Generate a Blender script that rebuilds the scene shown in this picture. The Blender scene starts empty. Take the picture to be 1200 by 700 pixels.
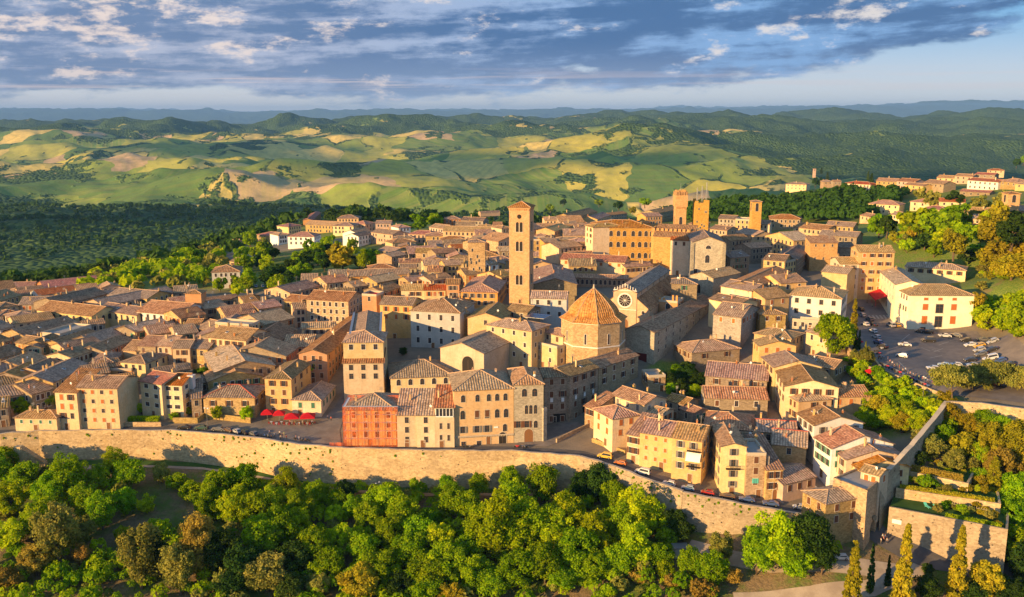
import bpy, math, random
import numpy as np
from mathutils import Vector
R = math.radians
rnd = random.Random(7)
SC = bpy.context.scene
COL = SC.collection
# ---------------------------------------------------------------- camera
FPX, CAMH, PITCH = 1080.0, 106.0, 11.26
cd = bpy.data.cameras.new('camera'); cam = bpy.data.objects.new('camera', cd); COL.objects.link(cam)
cam.location = (0, 0, CAMH); cam.rotation_euler = (R(90 - PITCH), 0, 0)
cd.sensor_width = 36; cd.lens = 36 * FPX / 1200; cd.clip_start = 1; cd.clip_end = 200000
SC.camera = cam
# ---------------------------------------------------------------- sun, sky, exposure
SUN_EL, SUN_AZ = 10.5, 52.0            # azimuth of the sun: degrees to the left of straight behind the camera
SUN_STR, SKY_STR, EXPO = 5.0, 0.15, 1.03
HAZE_D = 2.9e-5
sd = Vector((-math.sin(R(SUN_AZ)) * math.cos(R(SUN_EL)), -math.cos(R(SUN_AZ)) * math.cos(R(SUN_EL)), math.sin(R(SUN_EL))))
sl = bpy.data.lights.new('sun', 'SUN'); sl.energy = SUN_STR; sl.angle = R(0.6); sl.color = (1.0, 0.63, 0.26)
so = bpy.data.objects.new('sun', sl); COL.objects.link(so)
so.rotation_euler = (-sd).to_track_quat('-Z', 'Y').to_euler()
SC.view_settings.view_transform = 'Standard'; SC.view_settings.look = 'None'
SC.view_settings.exposure = EXPO; SC.view_settings.gamma = 1; SC.view_settings.use_curve_mapping = False
SC.cycles.max_bounces = 5; SC.cycles.diffuse_bounces = 3; SC.cycles.glossy_bounces = 2
SC.cycles.transmission_bounces = 3; SC.cycles.volume_bounces = 0; SC.cycles.transparent_max_bounces = 6

class NT:
    """tiny node-graph helper"""
    def __init__(s, tree):
        s.t = tree; tree.nodes.clear()
    def n(s, typ, ins=None, **props):
        nd = s.t.nodes.new(typ)
        for k, v in props.items(): setattr(nd, k, v)
        for k, v in (ins or {}).items():
            sock = nd.inputs[k]
            if isinstance(v, bpy.types.NodeSocket): s.t.links.new(v, sock)
            else: sock.default_value = v
        return nd
    def math(s, op, a, b=0.0, c=0.0, clamp=False):
        nd = s.n('ShaderNodeMath', {0: a, 1: b, 2: c}, operation=op, use_clamp=clamp); return nd.outputs[0]
    def vmath(s, op, a, b=(0, 0, 0)):
        return s.n('ShaderNodeVectorMath', {0: a, 1: b}, operation=op).outputs[0]
    def mix(s, f, a, b, blend='MIX'):
        nd = s.n('ShaderNodeMix', None, data_type='RGBA', blend_type=blend, clamp_factor=True)
        for i, v in ((0, f), (6, a), (7, b)):
            if isinstance(v, bpy.types.NodeSocket): s.t.links.new(v, nd.inputs[i])
            else: nd.inputs[i].default_value = (v if i == 0 else (tuple(v) + (1,))[:4])
        return nd.outputs[2]
    def noise(s, vec, scale, detail=3, rough=0.55, out=0):
        return s.n('ShaderNodeTexNoise', {'Vector': vec, 'Scale': scale, 'Detail': detail, 'Roughness': rough}).outputs[out]
    def step(s, v, a, b):
        return s.n('ShaderNodeMapRange', {'Value': v, 'From Min': a, 'From Max': b, 'To Min': 0.0, 'To Max': 1.0}, interpolation_type='SMOOTHSTEP').outputs[0]
    def ramp(s, f, stops, interp='LINEAR'):
        nd = s.n('ShaderNodeValToRGB', {'Fac': f}); cr = nd.color_ramp; cr.interpolation = interp
        while len(cr.elements) < len(stops): cr.elements.new(0.5)
        for e, (p, c) in zip(cr.elements, stops): e.position = p; e.color = (tuple(c) + (1,))[:4]
        return nd.outputs[0]
    def surf(s, color, rough=0.9, bump=None, bstr=0.3, bdist=0.1, spec=0.2, **kw):
        ins = {'Base Color': color, 'Roughness': rough, 'Specular IOR Level': spec}
        if not isinstance(color, bpy.types.NodeSocket): ins['Base Color'] = (tuple(color) + (1,))[:4]
        ins.update(kw)
        if bump is not None:
            ins['Normal'] = s.n('ShaderNodeBump', {'Height': bump, 'Strength': bstr, 'Distance': bdist}).outputs[0]
        b = s.n('ShaderNodeBsdfPrincipled', ins)
        s.n('ShaderNodeOutputMaterial', {'Surface': b.outputs[0]})
        return b
def newmat(name):
    m = bpy.data.materials.new(name); m.use_nodes = True
    return m, NT(m.node_tree)

# ---------------------------------------------------------------- world: nishita sky plus cloud bands (by direction)
W = bpy.data.worlds.new('World'); SC.world = W; W.use_nodes = True
t = NT(W.node_tree)
sky = t.n('ShaderNodeTexSky', None, sky_type='NISHITA', sun_disc=False, sun_elevation=R(SUN_EL), altitude=500, air_density=1.0, dust_density=0.6, ozone_density=2.0)
sky.sun_rotation = math.atan2(sd.x, sd.y)
geo = t.n('ShaderNodeTexCoord').outputs['Generated']
sep = t.n('ShaderNodeSeparateXYZ', {0: geo})
az = t.math('ARCTAN2', sep.outputs[0], sep.outputs[1]); el = t.math('ARCSINE', sep.outputs[2])
azd = t.math('MULTIPLY', az, 57.2958); eld = t.math('MULTIPLY', el, 57.2958)
def cvec(sx, sy, off=0.0, off2=0.0, skew=0.0):
    y = t.math('MULTIPLY', eld, sy)
    y = t.math('ADD', y, t.math('MULTIPLY', azd, skew))
    return t.n('ShaderNodeCombineXYZ', {0: t.math('ADD', t.math('MULTIPLY', azd, sx), off), 1: t.math('ADD', y, off2), 2: 3.7}).outputs[0]
# lower edge of the main cloud bank rises to the right
edge = t.math('ADD', 1.55, t.math('MULTIPLY', t.math('POWER', t.math('MAXIMUM', t.math('MULTIPLY', t.math('ADD', azd, -1.0), 0.040), 0.0), 1.5), 3.1))
n1 = t.noise(cvec(0.05, 0.42, 0, 0, -0.012), 1.0, 5, 0.55)
n2 = t.noise(cvec(0.15, 0.50, 11, 4, -0.02), 1.0, 8, 0.60)
n3 = t.noise(cvec(0.36, 0.85, 5, 9, -0.02), 1.0, 9, 0.66)
n4 = t.noise(cvec(0.10, 0.8, 8, 2, -0.035), 1.0, 7, 0.62)
above = t.math('SUBTRACT', eld, edge)
body = t.math('ADD', t.math('MULTIPLY', t.math('SUBTRACT', n1, 0.5), 4.5), t.math('ADD', t.math('MULTIPLY', t.math('SUBTRACT', n2, 0.47), 5.5), t.math('MULTIPLY', t.math('SUBTRACT', n3, 0.5), 2.2)))
m1 = t.step(t.math('ADD', above, body), -0.7, 0.35)
blue_hi = t.mix(t.step(eld, 0.2, 6.5), (0.40, 0.41, 0.41), (0.10, 0.25, 0.42))
base_sky = t.mix(t.step(eld, -0.5, 2.4), t.mix(t.step(azd, -25, 25), (0.50, 0.44, 0.39), (0.42, 0.42, 0.40)), blue_hi)
# slate-blue bodies, paler veils, warm sunlit heads
dark = t.mix(t.step(eld, 1.0, 4.5), (0.12, 0.165, 0.26), (0.035, 0.08, 0.175))
dark = t.mix(t.step(azd, 2, -26), dark, (0.085, 0.125, 0.21))
veil = t.mix(t.step(azd, -20, 16), (0.25, 0.27, 0.34), (0.12, 0.22, 0.38))
dark = t.mix(t.step(t.math('ADD', t.math('MULTIPLY', n4, 0.65), t.math('MULTIPLY', n3, 0.35)), 0.45, 0.60), dark, veil)
lsum = t.math('ADD', t.math('MULTIPLY', n3, 0.55), t.math('MULTIPLY', n2, 0.45))
bias = t.math('MULTIPLY', t.math('MULTIPLY', t.step(azd, -2, -14), t.math('MULTIPLY', t.step(eld, 2.0, 3.0), t.step(eld, 6.4, 5.0))), 0.075)
bias = t.math('ADD', bias, t.math('MULTIPLY', t.math('MULTIPLY', t.step(azd, 10, 18), t.step(eld, 4.0, 5.2)), 0.045))
lit = t.step(t.math('ADD', lsum, bias), 0.56, 0.65)
litc = t.mix(t.step(azd, -25, 20), (0.52, 0.42, 0.36), (0.47, 0.42, 0.38))
cl = t.mix(t.math('MULTIPLY', lit, 0.85), dark, litc)
skyc = t.mix(t.math('MULTIPLY', m1, 0.96), base_sky, cl)
# thin flat bands just under the bank
nb = t.noise(cvec(0.07, 3.6, 2, 1), 1.0, 6, 0.6)
bm = t.math('MULTIPLY', t.step(nb, 0.50, 0.62), t.math('MULTIPLY', t.step(eld, 1.0, 1.6), t.step(eld, 3.0, 2.1)))
skyc = t.mix(t.math('MULTIPLY', bm, t.math('ADD', 0.25, t.math('MULTIPLY', t.step(azd, 10, -10), 0.4))), skyc, (0.43, 0.34, 0.31))
# the high part of the dome (out of frame) is the plain nishita sky
final = t.mix(t.step(eld, 11, 26), skyc, t.n('ShaderNodeVectorMath', {0: sky.outputs[0], 1: (SKY_STR,) * 3}, operation='MULTIPLY').outputs[0])
bg = t.n('ShaderNodeBackground', {'Color': final, 'Strength': 1.0})
t.n('ShaderNodeOutputWorld', {'Surface': bg.outputs[0]})

# ---------------------------------------------------------------- pixel <-> world
th = R(PITCH); ct, st_ = math.cos(th), math.sin(th)
def ray(px, py):
    a = (px - 600) / FPX; b = (350 - py) / FPX
    return Vector((a, ct + b * st_, -st_ + b * ct))
def unp(px, py, z):
    d = ray(px, py); k = (z - CAMH) / d.z
    return Vector((d.x * k, d.y * k, z))
def proj(p):
    x, y, z = p[0], p[1], p[2] - CAMH
    f = y * ct - z * st_; u = y * st_ + z * ct
    if f < 1: return (-9999, -9999)
    return (600 + FPX * x / f, 350 - FPX * u / f)

# ---------------------------------------------------------------- terrain functions
def tps(pts, reg=0.5):
    P = np.array(pts, float); n = len(P)
    def U(r2): return np.where(r2 > 0, r2 * np.log(r2 + 1e-12), 0) * 0.5
    X = P[:, :2] / 100.0
    K = U(((X[:, None] - X[None]) ** 2).sum(-1)) + reg * 0.02 * np.eye(n)
    Q = np.c_[np.ones(n), X]
    A = np.zeros((n + 3, n + 3)); A[:n, :n] = K; A[:n, n:] = Q; A[n:, :n] = Q.T
    w = np.linalg.solve(A, np.r_[P[:, 2], 0, 0, 0])
    def f(x, y):
        x = np.asarray(x, float); y = np.asarray(y, float); sh = np.broadcast(x, y).shape
        q = np.stack([np.broadcast_to(x, sh).ravel(), np.broadcast_to(y, sh).ravel()], -1) / 100.0
        out = np.empty(len(q))
        for i in range(0, len(q), 20000):
            b = q[i:i + 20000]
            out[i:i + 20000] = U(((b[:, None] - X[None]) ** 2).sum(-1)) @ w[:n] + w[n] + b @ w[n + 1:]
        return out.reshape(sh)
    return f
def W_(px, py, z): v = unp(px, py, z); return (v.x, v.y, z)
UP = [W_(*p) for p in [(-150, 512, 0), (0, 506, 0), (150, 503, 0), (250, 507, 0), (330, 516, 0), (400, 522, 0), (500, 526, 0), (600, 526, 0),
      (650, 528, 0), (700, 536, -.3), (760, 560, -1.3), (830, 580, -2.6), (900, 592, -3.6), (950, 600, -4.2), (370, 500, .6), (620, 516, .4),
      (690, 493, 3), (420, 470, 3), (640, 497, 1.5), (715, 515, 1), (800, 535, -.5), (830, 560, -2),
      (800, 450, 7), (800, 430, 9), (860, 430, 10), (880, 470, 6.5), (900, 500, 3.5), (940, 560, -1), (970, 585, -4.2), (740, 420, 12.5), (700, 424, 12.5), (770, 422, 12),
      (1030, 425, 17), (1040, 438, 17), (1080, 450, 17), (1120, 458, 17), (1190, 465, 17), (1190, 430, 17), (1050, 390, 17), (1110, 400, 17), (1180, 400, 17), (1000, 370, 17.5),
      (1018, 490, 6.5), (1040, 495, 8), (985, 500, 5.5), (1062, 500, 9), (1050, 472, 12), (1085, 483, 13), (1000, 445, 12.5), (960, 488, 6),
      (1142, 385, 18), (1132, 326, 26), (1180, 335, 33), (1210, 390, 20), (1180, 262, 48), (1140, 255, 44), (1100, 227, 42), (1167, 208, 46), (935, 226, 30), (1036, 254, 33), (900, 250, 20), (1250, 330, 44)]]
UP += [(-400, 300, 1), (-400, 480, 1), (-300, 520, -2), (-200, 480, 7), (-250, 430, 6), (-250, 350, 3.5), (-120, 350, 5), (-130, 430, 9), (-60, 440, 16), (-40, 345, 9), (0, 330, 6),
       (-20, 367, 13), (0, 402, 16), (0, 450, 20), (0, 523, 23), (60, 520, 25), (0, 650, 22), (-180, 560, 8), (-230, 520, 7), (-120, 620, 9), (-60, 620, 14), (-150, 800, 7), (-50, 800, 11),
       (100, 600, 24), (150, 520, 26), (150, 700, 20), (60, 800, 12), (150, 430, 21), (75, 440, 22), (110, 380, 20), (-250, 650, -2), (-350, 800, -35), (-200, 980, -3),
       (0, 1000, -20), (150, 1000, -5), (-400, 1000, -70), (600, 1000, 45), (600, 600, 60), (600, 300, 35)]
upper = tps(UP)
LO = [W_(*p) for p in [(-150, 536, -8), (0, 535, -8), (100, 537, -9), (200, 541, -9.5), (300, 553, -10.5), (400, 567, -11.3), (480, 572, -11.5), (560, 571, -11.5), (650, 575, -11.5),
      (720, 590, -11.5), (800, 615, -12), (860, 632, -12), (930, 640, -10.5), (1000, 640, -9.2), (1026, 622, -7.8), (1050, 626, -8.5), (1120, 645, -11), (1180, 661, -13), (1230, 672, -14),
      (950, 655, -10.5), (1010, 668, -12), (1080, 662, -12),
      (-100, 690, -22), (0, 690, -22), (300, 700, -24), (600, 700, -24), (820, 700, -19), (900, 690, -17), (1000, 700, -16), (1100, 700, -16.5), (1200, 700, -17.5), (1300, 700, -19),
      (100, 560, -11), (300, 575, -13), (600, 600, -14), (450, 590, -13.5), (160, 590, -14), (1200, 590, -3), (1190, 540, 1), (1160, 505, 6), (1200, 495, 8), (1125, 520, 6)]]
LO += [(x + .5, y - 2.0, z - 6.5) for x, y, z in [W_(*p) for p in [(1112, 470, 17.8), (1130, 471, 17.8), (1150, 472, 17.8), (1180, 476, 17.8), (1210, 480, 17.8)]]]
LO += [(x + 1.5, y - 1.5, z - 8) for x, y, z in [W_(*p) for p in [(1060, 533, 10.5), (1080, 511, 13), (1100, 486, 16)]]]
LO += [(-400, 250, -18), (0, 60, -60), (-200, 60, -60), (200, 60, -55), (400, 250, -15), (400, 200, -25), (-100, 320, -9), (0, 320, -10), (60, 300, -8)]
lower = tps(LO)
def H_up(x, y): return float(upper(x, y))
def H_lo(x, y): return float(lower(x, y))
def at(px, py, h=0.0, f=None):
    """where the sight line of a pixel meets a surface h metres above the terrain"""
    f = f or upper; z = 8.0
    for _ in range(30):
        v = unp(px, py, z + h); z2 = float(f(v.x, v.y))
        if abs(z2 - z) < 0.01: break
        z = z + 0.6 * (z2 - z)
    v = unp(px, py, z + h); return Vector((v.x, v.y, z))
# the town wall: parapet line
WALLPX = [(-220, 516, 1), (-160, 513, 1), (0, 508.5, 1), (45, 505, 1), (120, 504, 1), (200, 504, 1), (250, 508, 1), (300, 513, 1), (340, 519.5, 1), (400, 524.5, 1), (500, 528, 1),
          (600, 528.5, 1), (680, 534, .8), (720, 546, .5), (757, 561, 0), (800, 576, -.8), (860, 589, -2), (900, 595, -2.8), (945, 604, -3.3), (995, 606, -3.3)]
WALLP = [unp(*p) for p in WALLPX]
WALLR = [unp(*p) for p in [(1031, 566, 6.5), (1045, 549, 8), (1060, 533, 10.5), (1080, 511, 13), (1100, 486, 16), (1112, 470, 17.8), (1150, 472, 17.9), (1210, 480, 17.9), (1420, 500, 17.9)]]
BX = np.array([p.x for p in WALLP + WALLR]); BY = np.array([p.y for p in WALLP + WALLR])
def Yb(x): return np.interp(x, BX, BY)
def fade(a, b, v):
    q = np.clip((v - a) / (b - a), 0, 1); return q * q * (3 - 2 * q)
_rs = np.random.RandomState(3); _T = _rs.rand(256, 256)
def vnoise(x, y):
    xi = np.floor(x).astype(int); yi = np.floor(y).astype(int); fx = x - xi; fy = y - yi
    fx = fx * fx * (3 - 2 * fx); fy = fy * fy * (3 - 2 * fy)
    g = lambda a, b: _T[a % 256, b % 256]
    return (g(xi, yi) * (1 - fx) + g(xi + 1, yi) * fx) * (1 - fy) + (g(xi, yi + 1) * (1 - fx) + g(xi + 1, yi + 1) * fx) * fy
def fbm(x, y, o=5, g=0.5):
    s = 0; a = 1; n = 0
    for i in range(o): s = s + a * vnoise(x * 2 ** i + 17 * i, y * 2 ** i + 31 * i); n += a; a *= g
    return s / n
def far_h(x, y):
    d = np.hypot(x - 50, y - 450)
    z = -215 + 225 * np.exp(-(d / 1150.0) ** 2)
    r = np.hypot(x, y)
    roll = fade(1500, 3200, r)
    z = z + roll * 190 * (fbm(x / 900 + 3, y / 650 + 8, 5, 0.5) - 0.46)
    z = z + roll * 100 * (fbm(x / 420 + 13, y / 330 + 28, 4, 0.5) - 0.45) * (0.5 + fbm(x / 2500, y / 2500 + 60, 2))
    # folded spurs in the middle distance
    z = z + roll * 75 * (1 - np.abs(2 * fbm(x / 1500 + 40, y / 900 + 11, 3) - 1)) ** 3
    # climb to the far ridges
    rdg = 175 + 150 * (fbm(x / 3000 + 90, y / 5000 + 2, 4) - 0.5) * 1.5 + 30 * np.tanh(x / 3000.0)
    z = z + rdg * fade(4200, 10000, y)
    z = z + 125 * (fbm(x / 1100 + 7, y / 1500 + 4, 5, 0.55) - 0.5) * 2 * fade(5000, 9000, y)
    for cx, cy, hh, wx, wy in [(900, 5600, 190, 520, 700), (1650, 8600, 120, 900, 900), (520, 5200, 90, 330, 500), (-2500, 9800, 45, 1900, 900), (-800, 9300, 55, 900, 700), (-1800, 6200, 60, 500, 400), (300, 7300, 60, 600, 400), (3400, 9000, 60, 900, 700), (2900, 6400, 90, 1200, 600), (-3600, 7400, 70, 900, 600)]:
        rr = ((x - cx) / wx) ** 2 + ((y - cy) / wy) ** 2
        z = z + hh * np.exp(-rr) * (0.8 + 0.4 * fbm(x / 260, y / 260, 4))
    z = z - 190 * fade(13000, 17000, y)
    # distant mountain chains
    m = 1150 * fade(30000, 42000, y) * (0.22 + 0.70 * fbm(x / 5200 + 21, y / 9000 + 5, 6, 0.52)) * (0.78 + 0.22 * fade(0, 14000, x) + 0.14 * fade(-8000, -17000, x))
    z = z + m
    return z
def town_w(x, y):
    return 1 - fade(0.85, 1.25, np.sqrt(((x - 60) / 640) ** 2 + ((y - 520) / 560) ** 2))
def sheet_h(x, y):
    x = np.asarray(x, float); y = np.asarray(y, float)
    w = town_w(x, y)
    near = w > 0
    z = far_h(x, y)
    xn, yn = x[near], y[near]
    up = upper(xn, yn); lo = lower(xn, yn)
    inside = yn > Yb(xn) + 1.2
    # the sheet runs just under the separate town ground
    core = 0.9 * (1 - fade(0.55, 0.8, np.sqrt(((xn - 60) / 640) ** 2 + ((yn - 520) / 560) ** 2)))
    zz = np.where(inside, up - core - 0.05, lo)
    z[near] = z[near] * (1 - w[near]) + zz * w[near]
    return z
# ---------------------------------------------------------------- materials
def wall_mat(name, base, alt, stone=0.5, blotch=0.5):
    m, t = newmat(name)
    tc = t.n('ShaderNodeTexCoord').outputs['Object']; oi = t.n('ShaderNodeObjectInfo').outputs
    v = t.vmath('ADD', tc, t.vmath('MULTIPLY', t.n('ShaderNodeCombineXYZ', {0: oi['Random'], 1: oi['Random'], 2: 0.0}).outputs[0], (90, 90, 0)))
    big = t.noise(v, 0.22, 4, 0.6); mid = t.noise(v, 1.1, 4, 0.65); fin = t.noise(v, 4.5, 3, 0.6)
    c = t.mix(t.step(big, 0.36, 0.66), base, alt)
    streak = t.noise(t.vmath('MULTIPLY', v, (1.2, 1.2, 0.16)), 1.0, 4, 0.6)
    c = t.mix(t.math('MULTIPLY', t.step(streak, 0.5, 0.72), blotch * 0.6), c, tuple(k * 0.55 for k in base))
    c = t.mix(t.math('MULTIPLY', t.step(mid, 0.46, 0.70), blotch), c, tuple(k * 0.62 for k in alt))
    if stone > 0:
        br = t.n('ShaderNodeTexVoronoi', {'Vector': t.vmath('MULTIPLY', v, (1.6, 1.6, 2.6)), 'Scale': 1.0}, feature='F1')
        c = t.mix(stone * 0.8, c, t.mix(t.n('ShaderNodeSeparateColor', {0: br.outputs['Color']}).outputs[0], tuple(k * 0.62 for k in base), tuple(min(1, k * 1.35) for k in alt)))
    hsv = t.n('ShaderNodeHueSaturation', {'Hue': t.math('ADD', 0.49, t.math('MULTIPLY', oi['Random'], 0.02)), 'Saturation': t.math('ADD', 0.85, t.math('MULTIPLY', oi['Random'], 0.3)),
             'Value': t.math('ADD', 0.82, t.math('MULTIPLY', t.math('FRACT', t.math('MULTIPLY', oi['Random'], 7.3)), 0.36)), 'Color': c}).outputs[0]
    t.surf(hsv, 0.92, t.math('ADD', fin, mid), 0.35, 0.12 if stone > 0 else 0.05)
    return m
M = {}
M['st'] = wall_mat('rubble_stone', (0.38, 0.25, 0.115), (0.47, 0.33, 0.17), 0.65, 0.5)
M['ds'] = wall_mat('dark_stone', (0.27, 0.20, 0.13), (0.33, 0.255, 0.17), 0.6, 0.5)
M['cr'] = wall_mat('cream_plaster', (0.62, 0.46, 0.26), (0.70, 0.56, 0.35), 0.12, 0.5)
M['oc'] = wall_mat('ochre_plaster', (0.58, 0.36, 0.17), (0.64, 0.43, 0.23), 0.2, 0.5)
M['pb'] = wall_mat('pinkish_beige_plaster', (0.56, 0.36, 0.21), (0.60, 0.41, 0.26), 0.25, 0.45)
M['cb'] = wall_mat('pale_gold_brick', (0.56, 0.305, 0.085), (0.63, 0.37, 0.125), 0.5, 0.35)
M['pc'] = wall_mat('pale_cream_plaster', (0.74, 0.64, 0.44), (0.80, 0.71, 0.52), 0.0, 0.3)
M['ye'] = wall_mat('yellow_plaster', (0.64, 0.46, 0.23), (0.70, 0.54, 0.31), 0.12, 0.5)
M['wh'] = wall_mat('white_plaster', (0.72, 0.68, 0.62), (0.78, 0.74, 0.68), 0.0, 0.3)
M['gw'] = wall_mat('grey_white_plaster', (0.50, 0.48, 0.44), (0.60, 0.57, 0.52), 0.0, 0.45)
M['pk'] = wall_mat('pink_plaster', (0.55, 0.35, 0.25), (0.60, 0.42, 0.31), 0.0, 0.3)
M['or'] = wall_mat('orange_plaster', (0.52, 0.25, 0.09), (0.58, 0.31, 0.12), 0.2, 0.35)
M['br'] = wall_mat('golden_brick', (0.50, 0.275, 0.095), (0.56, 0.33, 0.13), 0.55, 0.4)
M['rb'] = wall_mat('red_brick', (0.40, 0.16, 0.08), (0.45, 0.2, 0.1), 0.3, 0.3)
M['gs'] = wall_mat('grey_stone', (0.33, 0.285, 0.22), (0.42, 0.365, 0.28), 0.55, 0.45)
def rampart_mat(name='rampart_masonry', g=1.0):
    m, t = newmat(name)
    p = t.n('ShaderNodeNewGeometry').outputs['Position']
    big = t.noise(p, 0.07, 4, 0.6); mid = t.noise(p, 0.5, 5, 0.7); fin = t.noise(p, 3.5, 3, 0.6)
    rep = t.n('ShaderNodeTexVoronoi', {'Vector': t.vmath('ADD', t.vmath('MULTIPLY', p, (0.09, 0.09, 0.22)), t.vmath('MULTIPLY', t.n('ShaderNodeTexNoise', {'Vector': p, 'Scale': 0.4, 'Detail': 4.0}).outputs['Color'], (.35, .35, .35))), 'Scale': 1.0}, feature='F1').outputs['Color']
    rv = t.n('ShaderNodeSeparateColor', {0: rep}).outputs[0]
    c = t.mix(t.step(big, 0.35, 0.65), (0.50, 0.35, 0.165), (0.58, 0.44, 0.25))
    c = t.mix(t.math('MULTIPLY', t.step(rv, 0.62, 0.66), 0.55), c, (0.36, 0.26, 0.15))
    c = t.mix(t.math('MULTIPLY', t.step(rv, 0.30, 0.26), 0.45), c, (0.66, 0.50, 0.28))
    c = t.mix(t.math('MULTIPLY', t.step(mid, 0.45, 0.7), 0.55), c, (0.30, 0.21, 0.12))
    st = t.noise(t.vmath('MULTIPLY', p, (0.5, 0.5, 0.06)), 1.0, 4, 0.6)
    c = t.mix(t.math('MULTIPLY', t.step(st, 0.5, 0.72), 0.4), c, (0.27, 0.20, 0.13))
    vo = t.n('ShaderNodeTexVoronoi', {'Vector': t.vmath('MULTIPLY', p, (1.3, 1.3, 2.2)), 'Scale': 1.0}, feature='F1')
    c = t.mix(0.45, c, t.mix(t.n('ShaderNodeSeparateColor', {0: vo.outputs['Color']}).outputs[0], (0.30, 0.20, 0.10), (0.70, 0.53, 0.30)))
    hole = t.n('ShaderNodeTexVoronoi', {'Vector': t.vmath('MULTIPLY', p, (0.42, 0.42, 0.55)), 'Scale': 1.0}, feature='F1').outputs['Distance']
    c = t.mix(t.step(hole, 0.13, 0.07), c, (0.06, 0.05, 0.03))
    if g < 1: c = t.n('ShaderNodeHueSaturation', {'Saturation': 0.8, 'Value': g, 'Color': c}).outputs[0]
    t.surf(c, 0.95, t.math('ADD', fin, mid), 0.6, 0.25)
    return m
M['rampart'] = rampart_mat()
M['rampart_shade_grey'] = rampart_mat('shade_grey_rampart_masonry', 0.72)  # dimmer, greyer copy: tree shade on the right-hand walls put into the colour
def roof_mat(name, cA, cB, period=0.85, stripe=0.55, ):
    m, t = newmat(name)
    uv = t.n('ShaderNodeUVMap').outputs[0]; oi = t.n('ShaderNodeObjectInfo').outputs
    s = t.n('ShaderNodeSeparateXYZ', {0: uv})
    rr = t.math('MULTIPLY', oi['Random'], 50.0)
    vec = t.n('ShaderNodeCombineXYZ', {0: t.math('ADD', s.outputs[0], rr), 1: t.math('ADD', s.outputs[1], rr), 2: rr}).outputs[0]
    big = t.noise(vec, 0.28, 4, 0.65); mid = t.noise(vec, 1.3, 4, 0.7)
    wob = t.math('MULTIPLY', t.noise(vec, 0.5, 2, 0.5), 0.5)
    u = t.math('DIVIDE', t.math('ADD', s.outputs[0], wob), period)
    tri = t.math('PINGPONG', u, 0.5)
    strp = t.step(tri, 0.08, 0.42)
    cell = t.n('ShaderNodeTexWhiteNoise', {0: t.n('ShaderNodeCombineXYZ', {0: t.math('FLOOR', u), 1: t.math('FLOOR', t.math('DIVIDE', s.outputs[1], 0.55)), 2: 0.0}).outputs[0]}, noise_dimensions='2D').outputs[0]
    c = t.mix(t.step(big, 0.34, 0.68), cA, cB)
    c = t.mix(t.math('MULTIPLY', t.math('GREATER_THAN', cell, 0.62), 0.45), c, tuple(k * 1.5 for k in cB))
    c = t.mix(t.math('MULTIPLY', t.math('LESS_THAN', cell, 0.22), 0.5), c, tuple(k * 0.5 for k in cA))
    c = t.mix(t.math('MULTIPLY', t.math('SUBTRACT', 1.0, strp), t.math('MULTIPLY', stripe, t.math('ADD', 0.5, t.math('MULTIPLY', t.noise(vec, 0.4, 3), 1.0)))), c, tuple(k * 0.32 for k in cA))
    c = t.mix(t.math('MULTIPLY', t.step(mid, 0.5, 0.72), 0.6), c, (0.13, 0.11, 0.075))
    c = t.mix(t.math('MULTIPLY', t.step(t.noise(vec, 0.16, 5, 0.7), 0.55, 0.66), 0.45), c, (0.52, 0.36, 0.20))
    hsv = t.n('ShaderNodeHueSaturation', {'Hue': t.math('ADD', 0.488, t.math('MULTIPLY', oi['Random'], 0.026)), 'Saturation': t.math('ADD', 0.75, t.math('MULTIPLY', t.math('FRACT', t.math('MULTIPLY', oi['Random'], 5.1)), 0.45)),
            'Value': t.math('ADD', 0.8, t.math('MULTIPLY', t.math('FRACT', t.math('MULTIPLY', oi['Random'], 13.7)), 0.42)), 'Color': c}).outputs[0]
    t.surf(hsv, 0.9, t.math('ADD', strp, t.math('MULTIPLY', mid, 0.6)), 0.8, 0.16)
    return m
M['r_br'] = roof_mat('brown_tiles', (0.38, 0.20, 0.10), (0.51, 0.30, 0.16))
M['r_gr'] = roof_mat('grey_brown_tiles', (0.29, 0.185, 0.105), (0.39, 0.26, 0.155))
M['r_pk'] = roof_mat('pinkish_tiles', (0.44, 0.215, 0.12), (0.55, 0.31, 0.185))
M['r_or'] = roof_mat('orange_tiles', (0.42, 0.17, 0.07), (0.52, 0.25, 0.11), 0.85, 0.5)
M['r_rd'] = roof_mat('red_tiles', (0.42, 0.13, 0.07), (0.50, 0.18, 0.10), 0.85, 0.35)
M['r_tn'] = roof_mat('tan_tiles', (0.48, 0.28, 0.13), (0.58, 0.37, 0.19), 0.85, 0.6)
M['r_dm'] = roof_mat('dome_tiles', (0.52, 0.275, 0.115), (0.58, 0.34, 0.16), 0.9, 0.2)
def plain(name, col, rough=0.85, var=0.15, scale=1.5, metal=0.0, spec=0.2, bumpd=0.02):
    m, t = newmat(name)
    tc = t.n('ShaderNodeTexCoord').outputs['Object']
    n = t.noise(tc, scale, 4, 0.6)
    c = t.mix(n, tuple(k * (1 - var) for k in col), tuple(min(1, k * (1 + var)) for k in col))
    t.surf(c, rough, n, 0.3, bumpd, spec, Metallic=metal)
    return m
M['ridge'] = plain('ridge_tile', (0.50, 0.33, 0.20), 0.9, 0.3)
M['ridge_red'] = plain('red_ridge_tile', (0.45, 0.10, 0.06), 0.9, 0.3)
M['fascia'] = plain('eave_wood', (0.20, 0.13, 0.08), 0.9, 0.3)
M['trim'] = plain('stone_trim', (0.50, 0.42, 0.31), 0.9, 0.2)
M['trimw'] = plain('white_trim', (0.70, 0.64, 0.55), 0.85, 0.15)
M['conc'] = plain('terrace_concrete', (0.36, 0.33, 0.29), 0.9, 0.25, 0.6)
M['glass'] = plain('window_glass', (0.035, 0.04, 0.05), 0.12, 0.3, 1.0, 0, 0.6, 0.0)
M['dark'] = plain('dark_opening', (0.03, 0.025, 0.022), 0.9)
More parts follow.
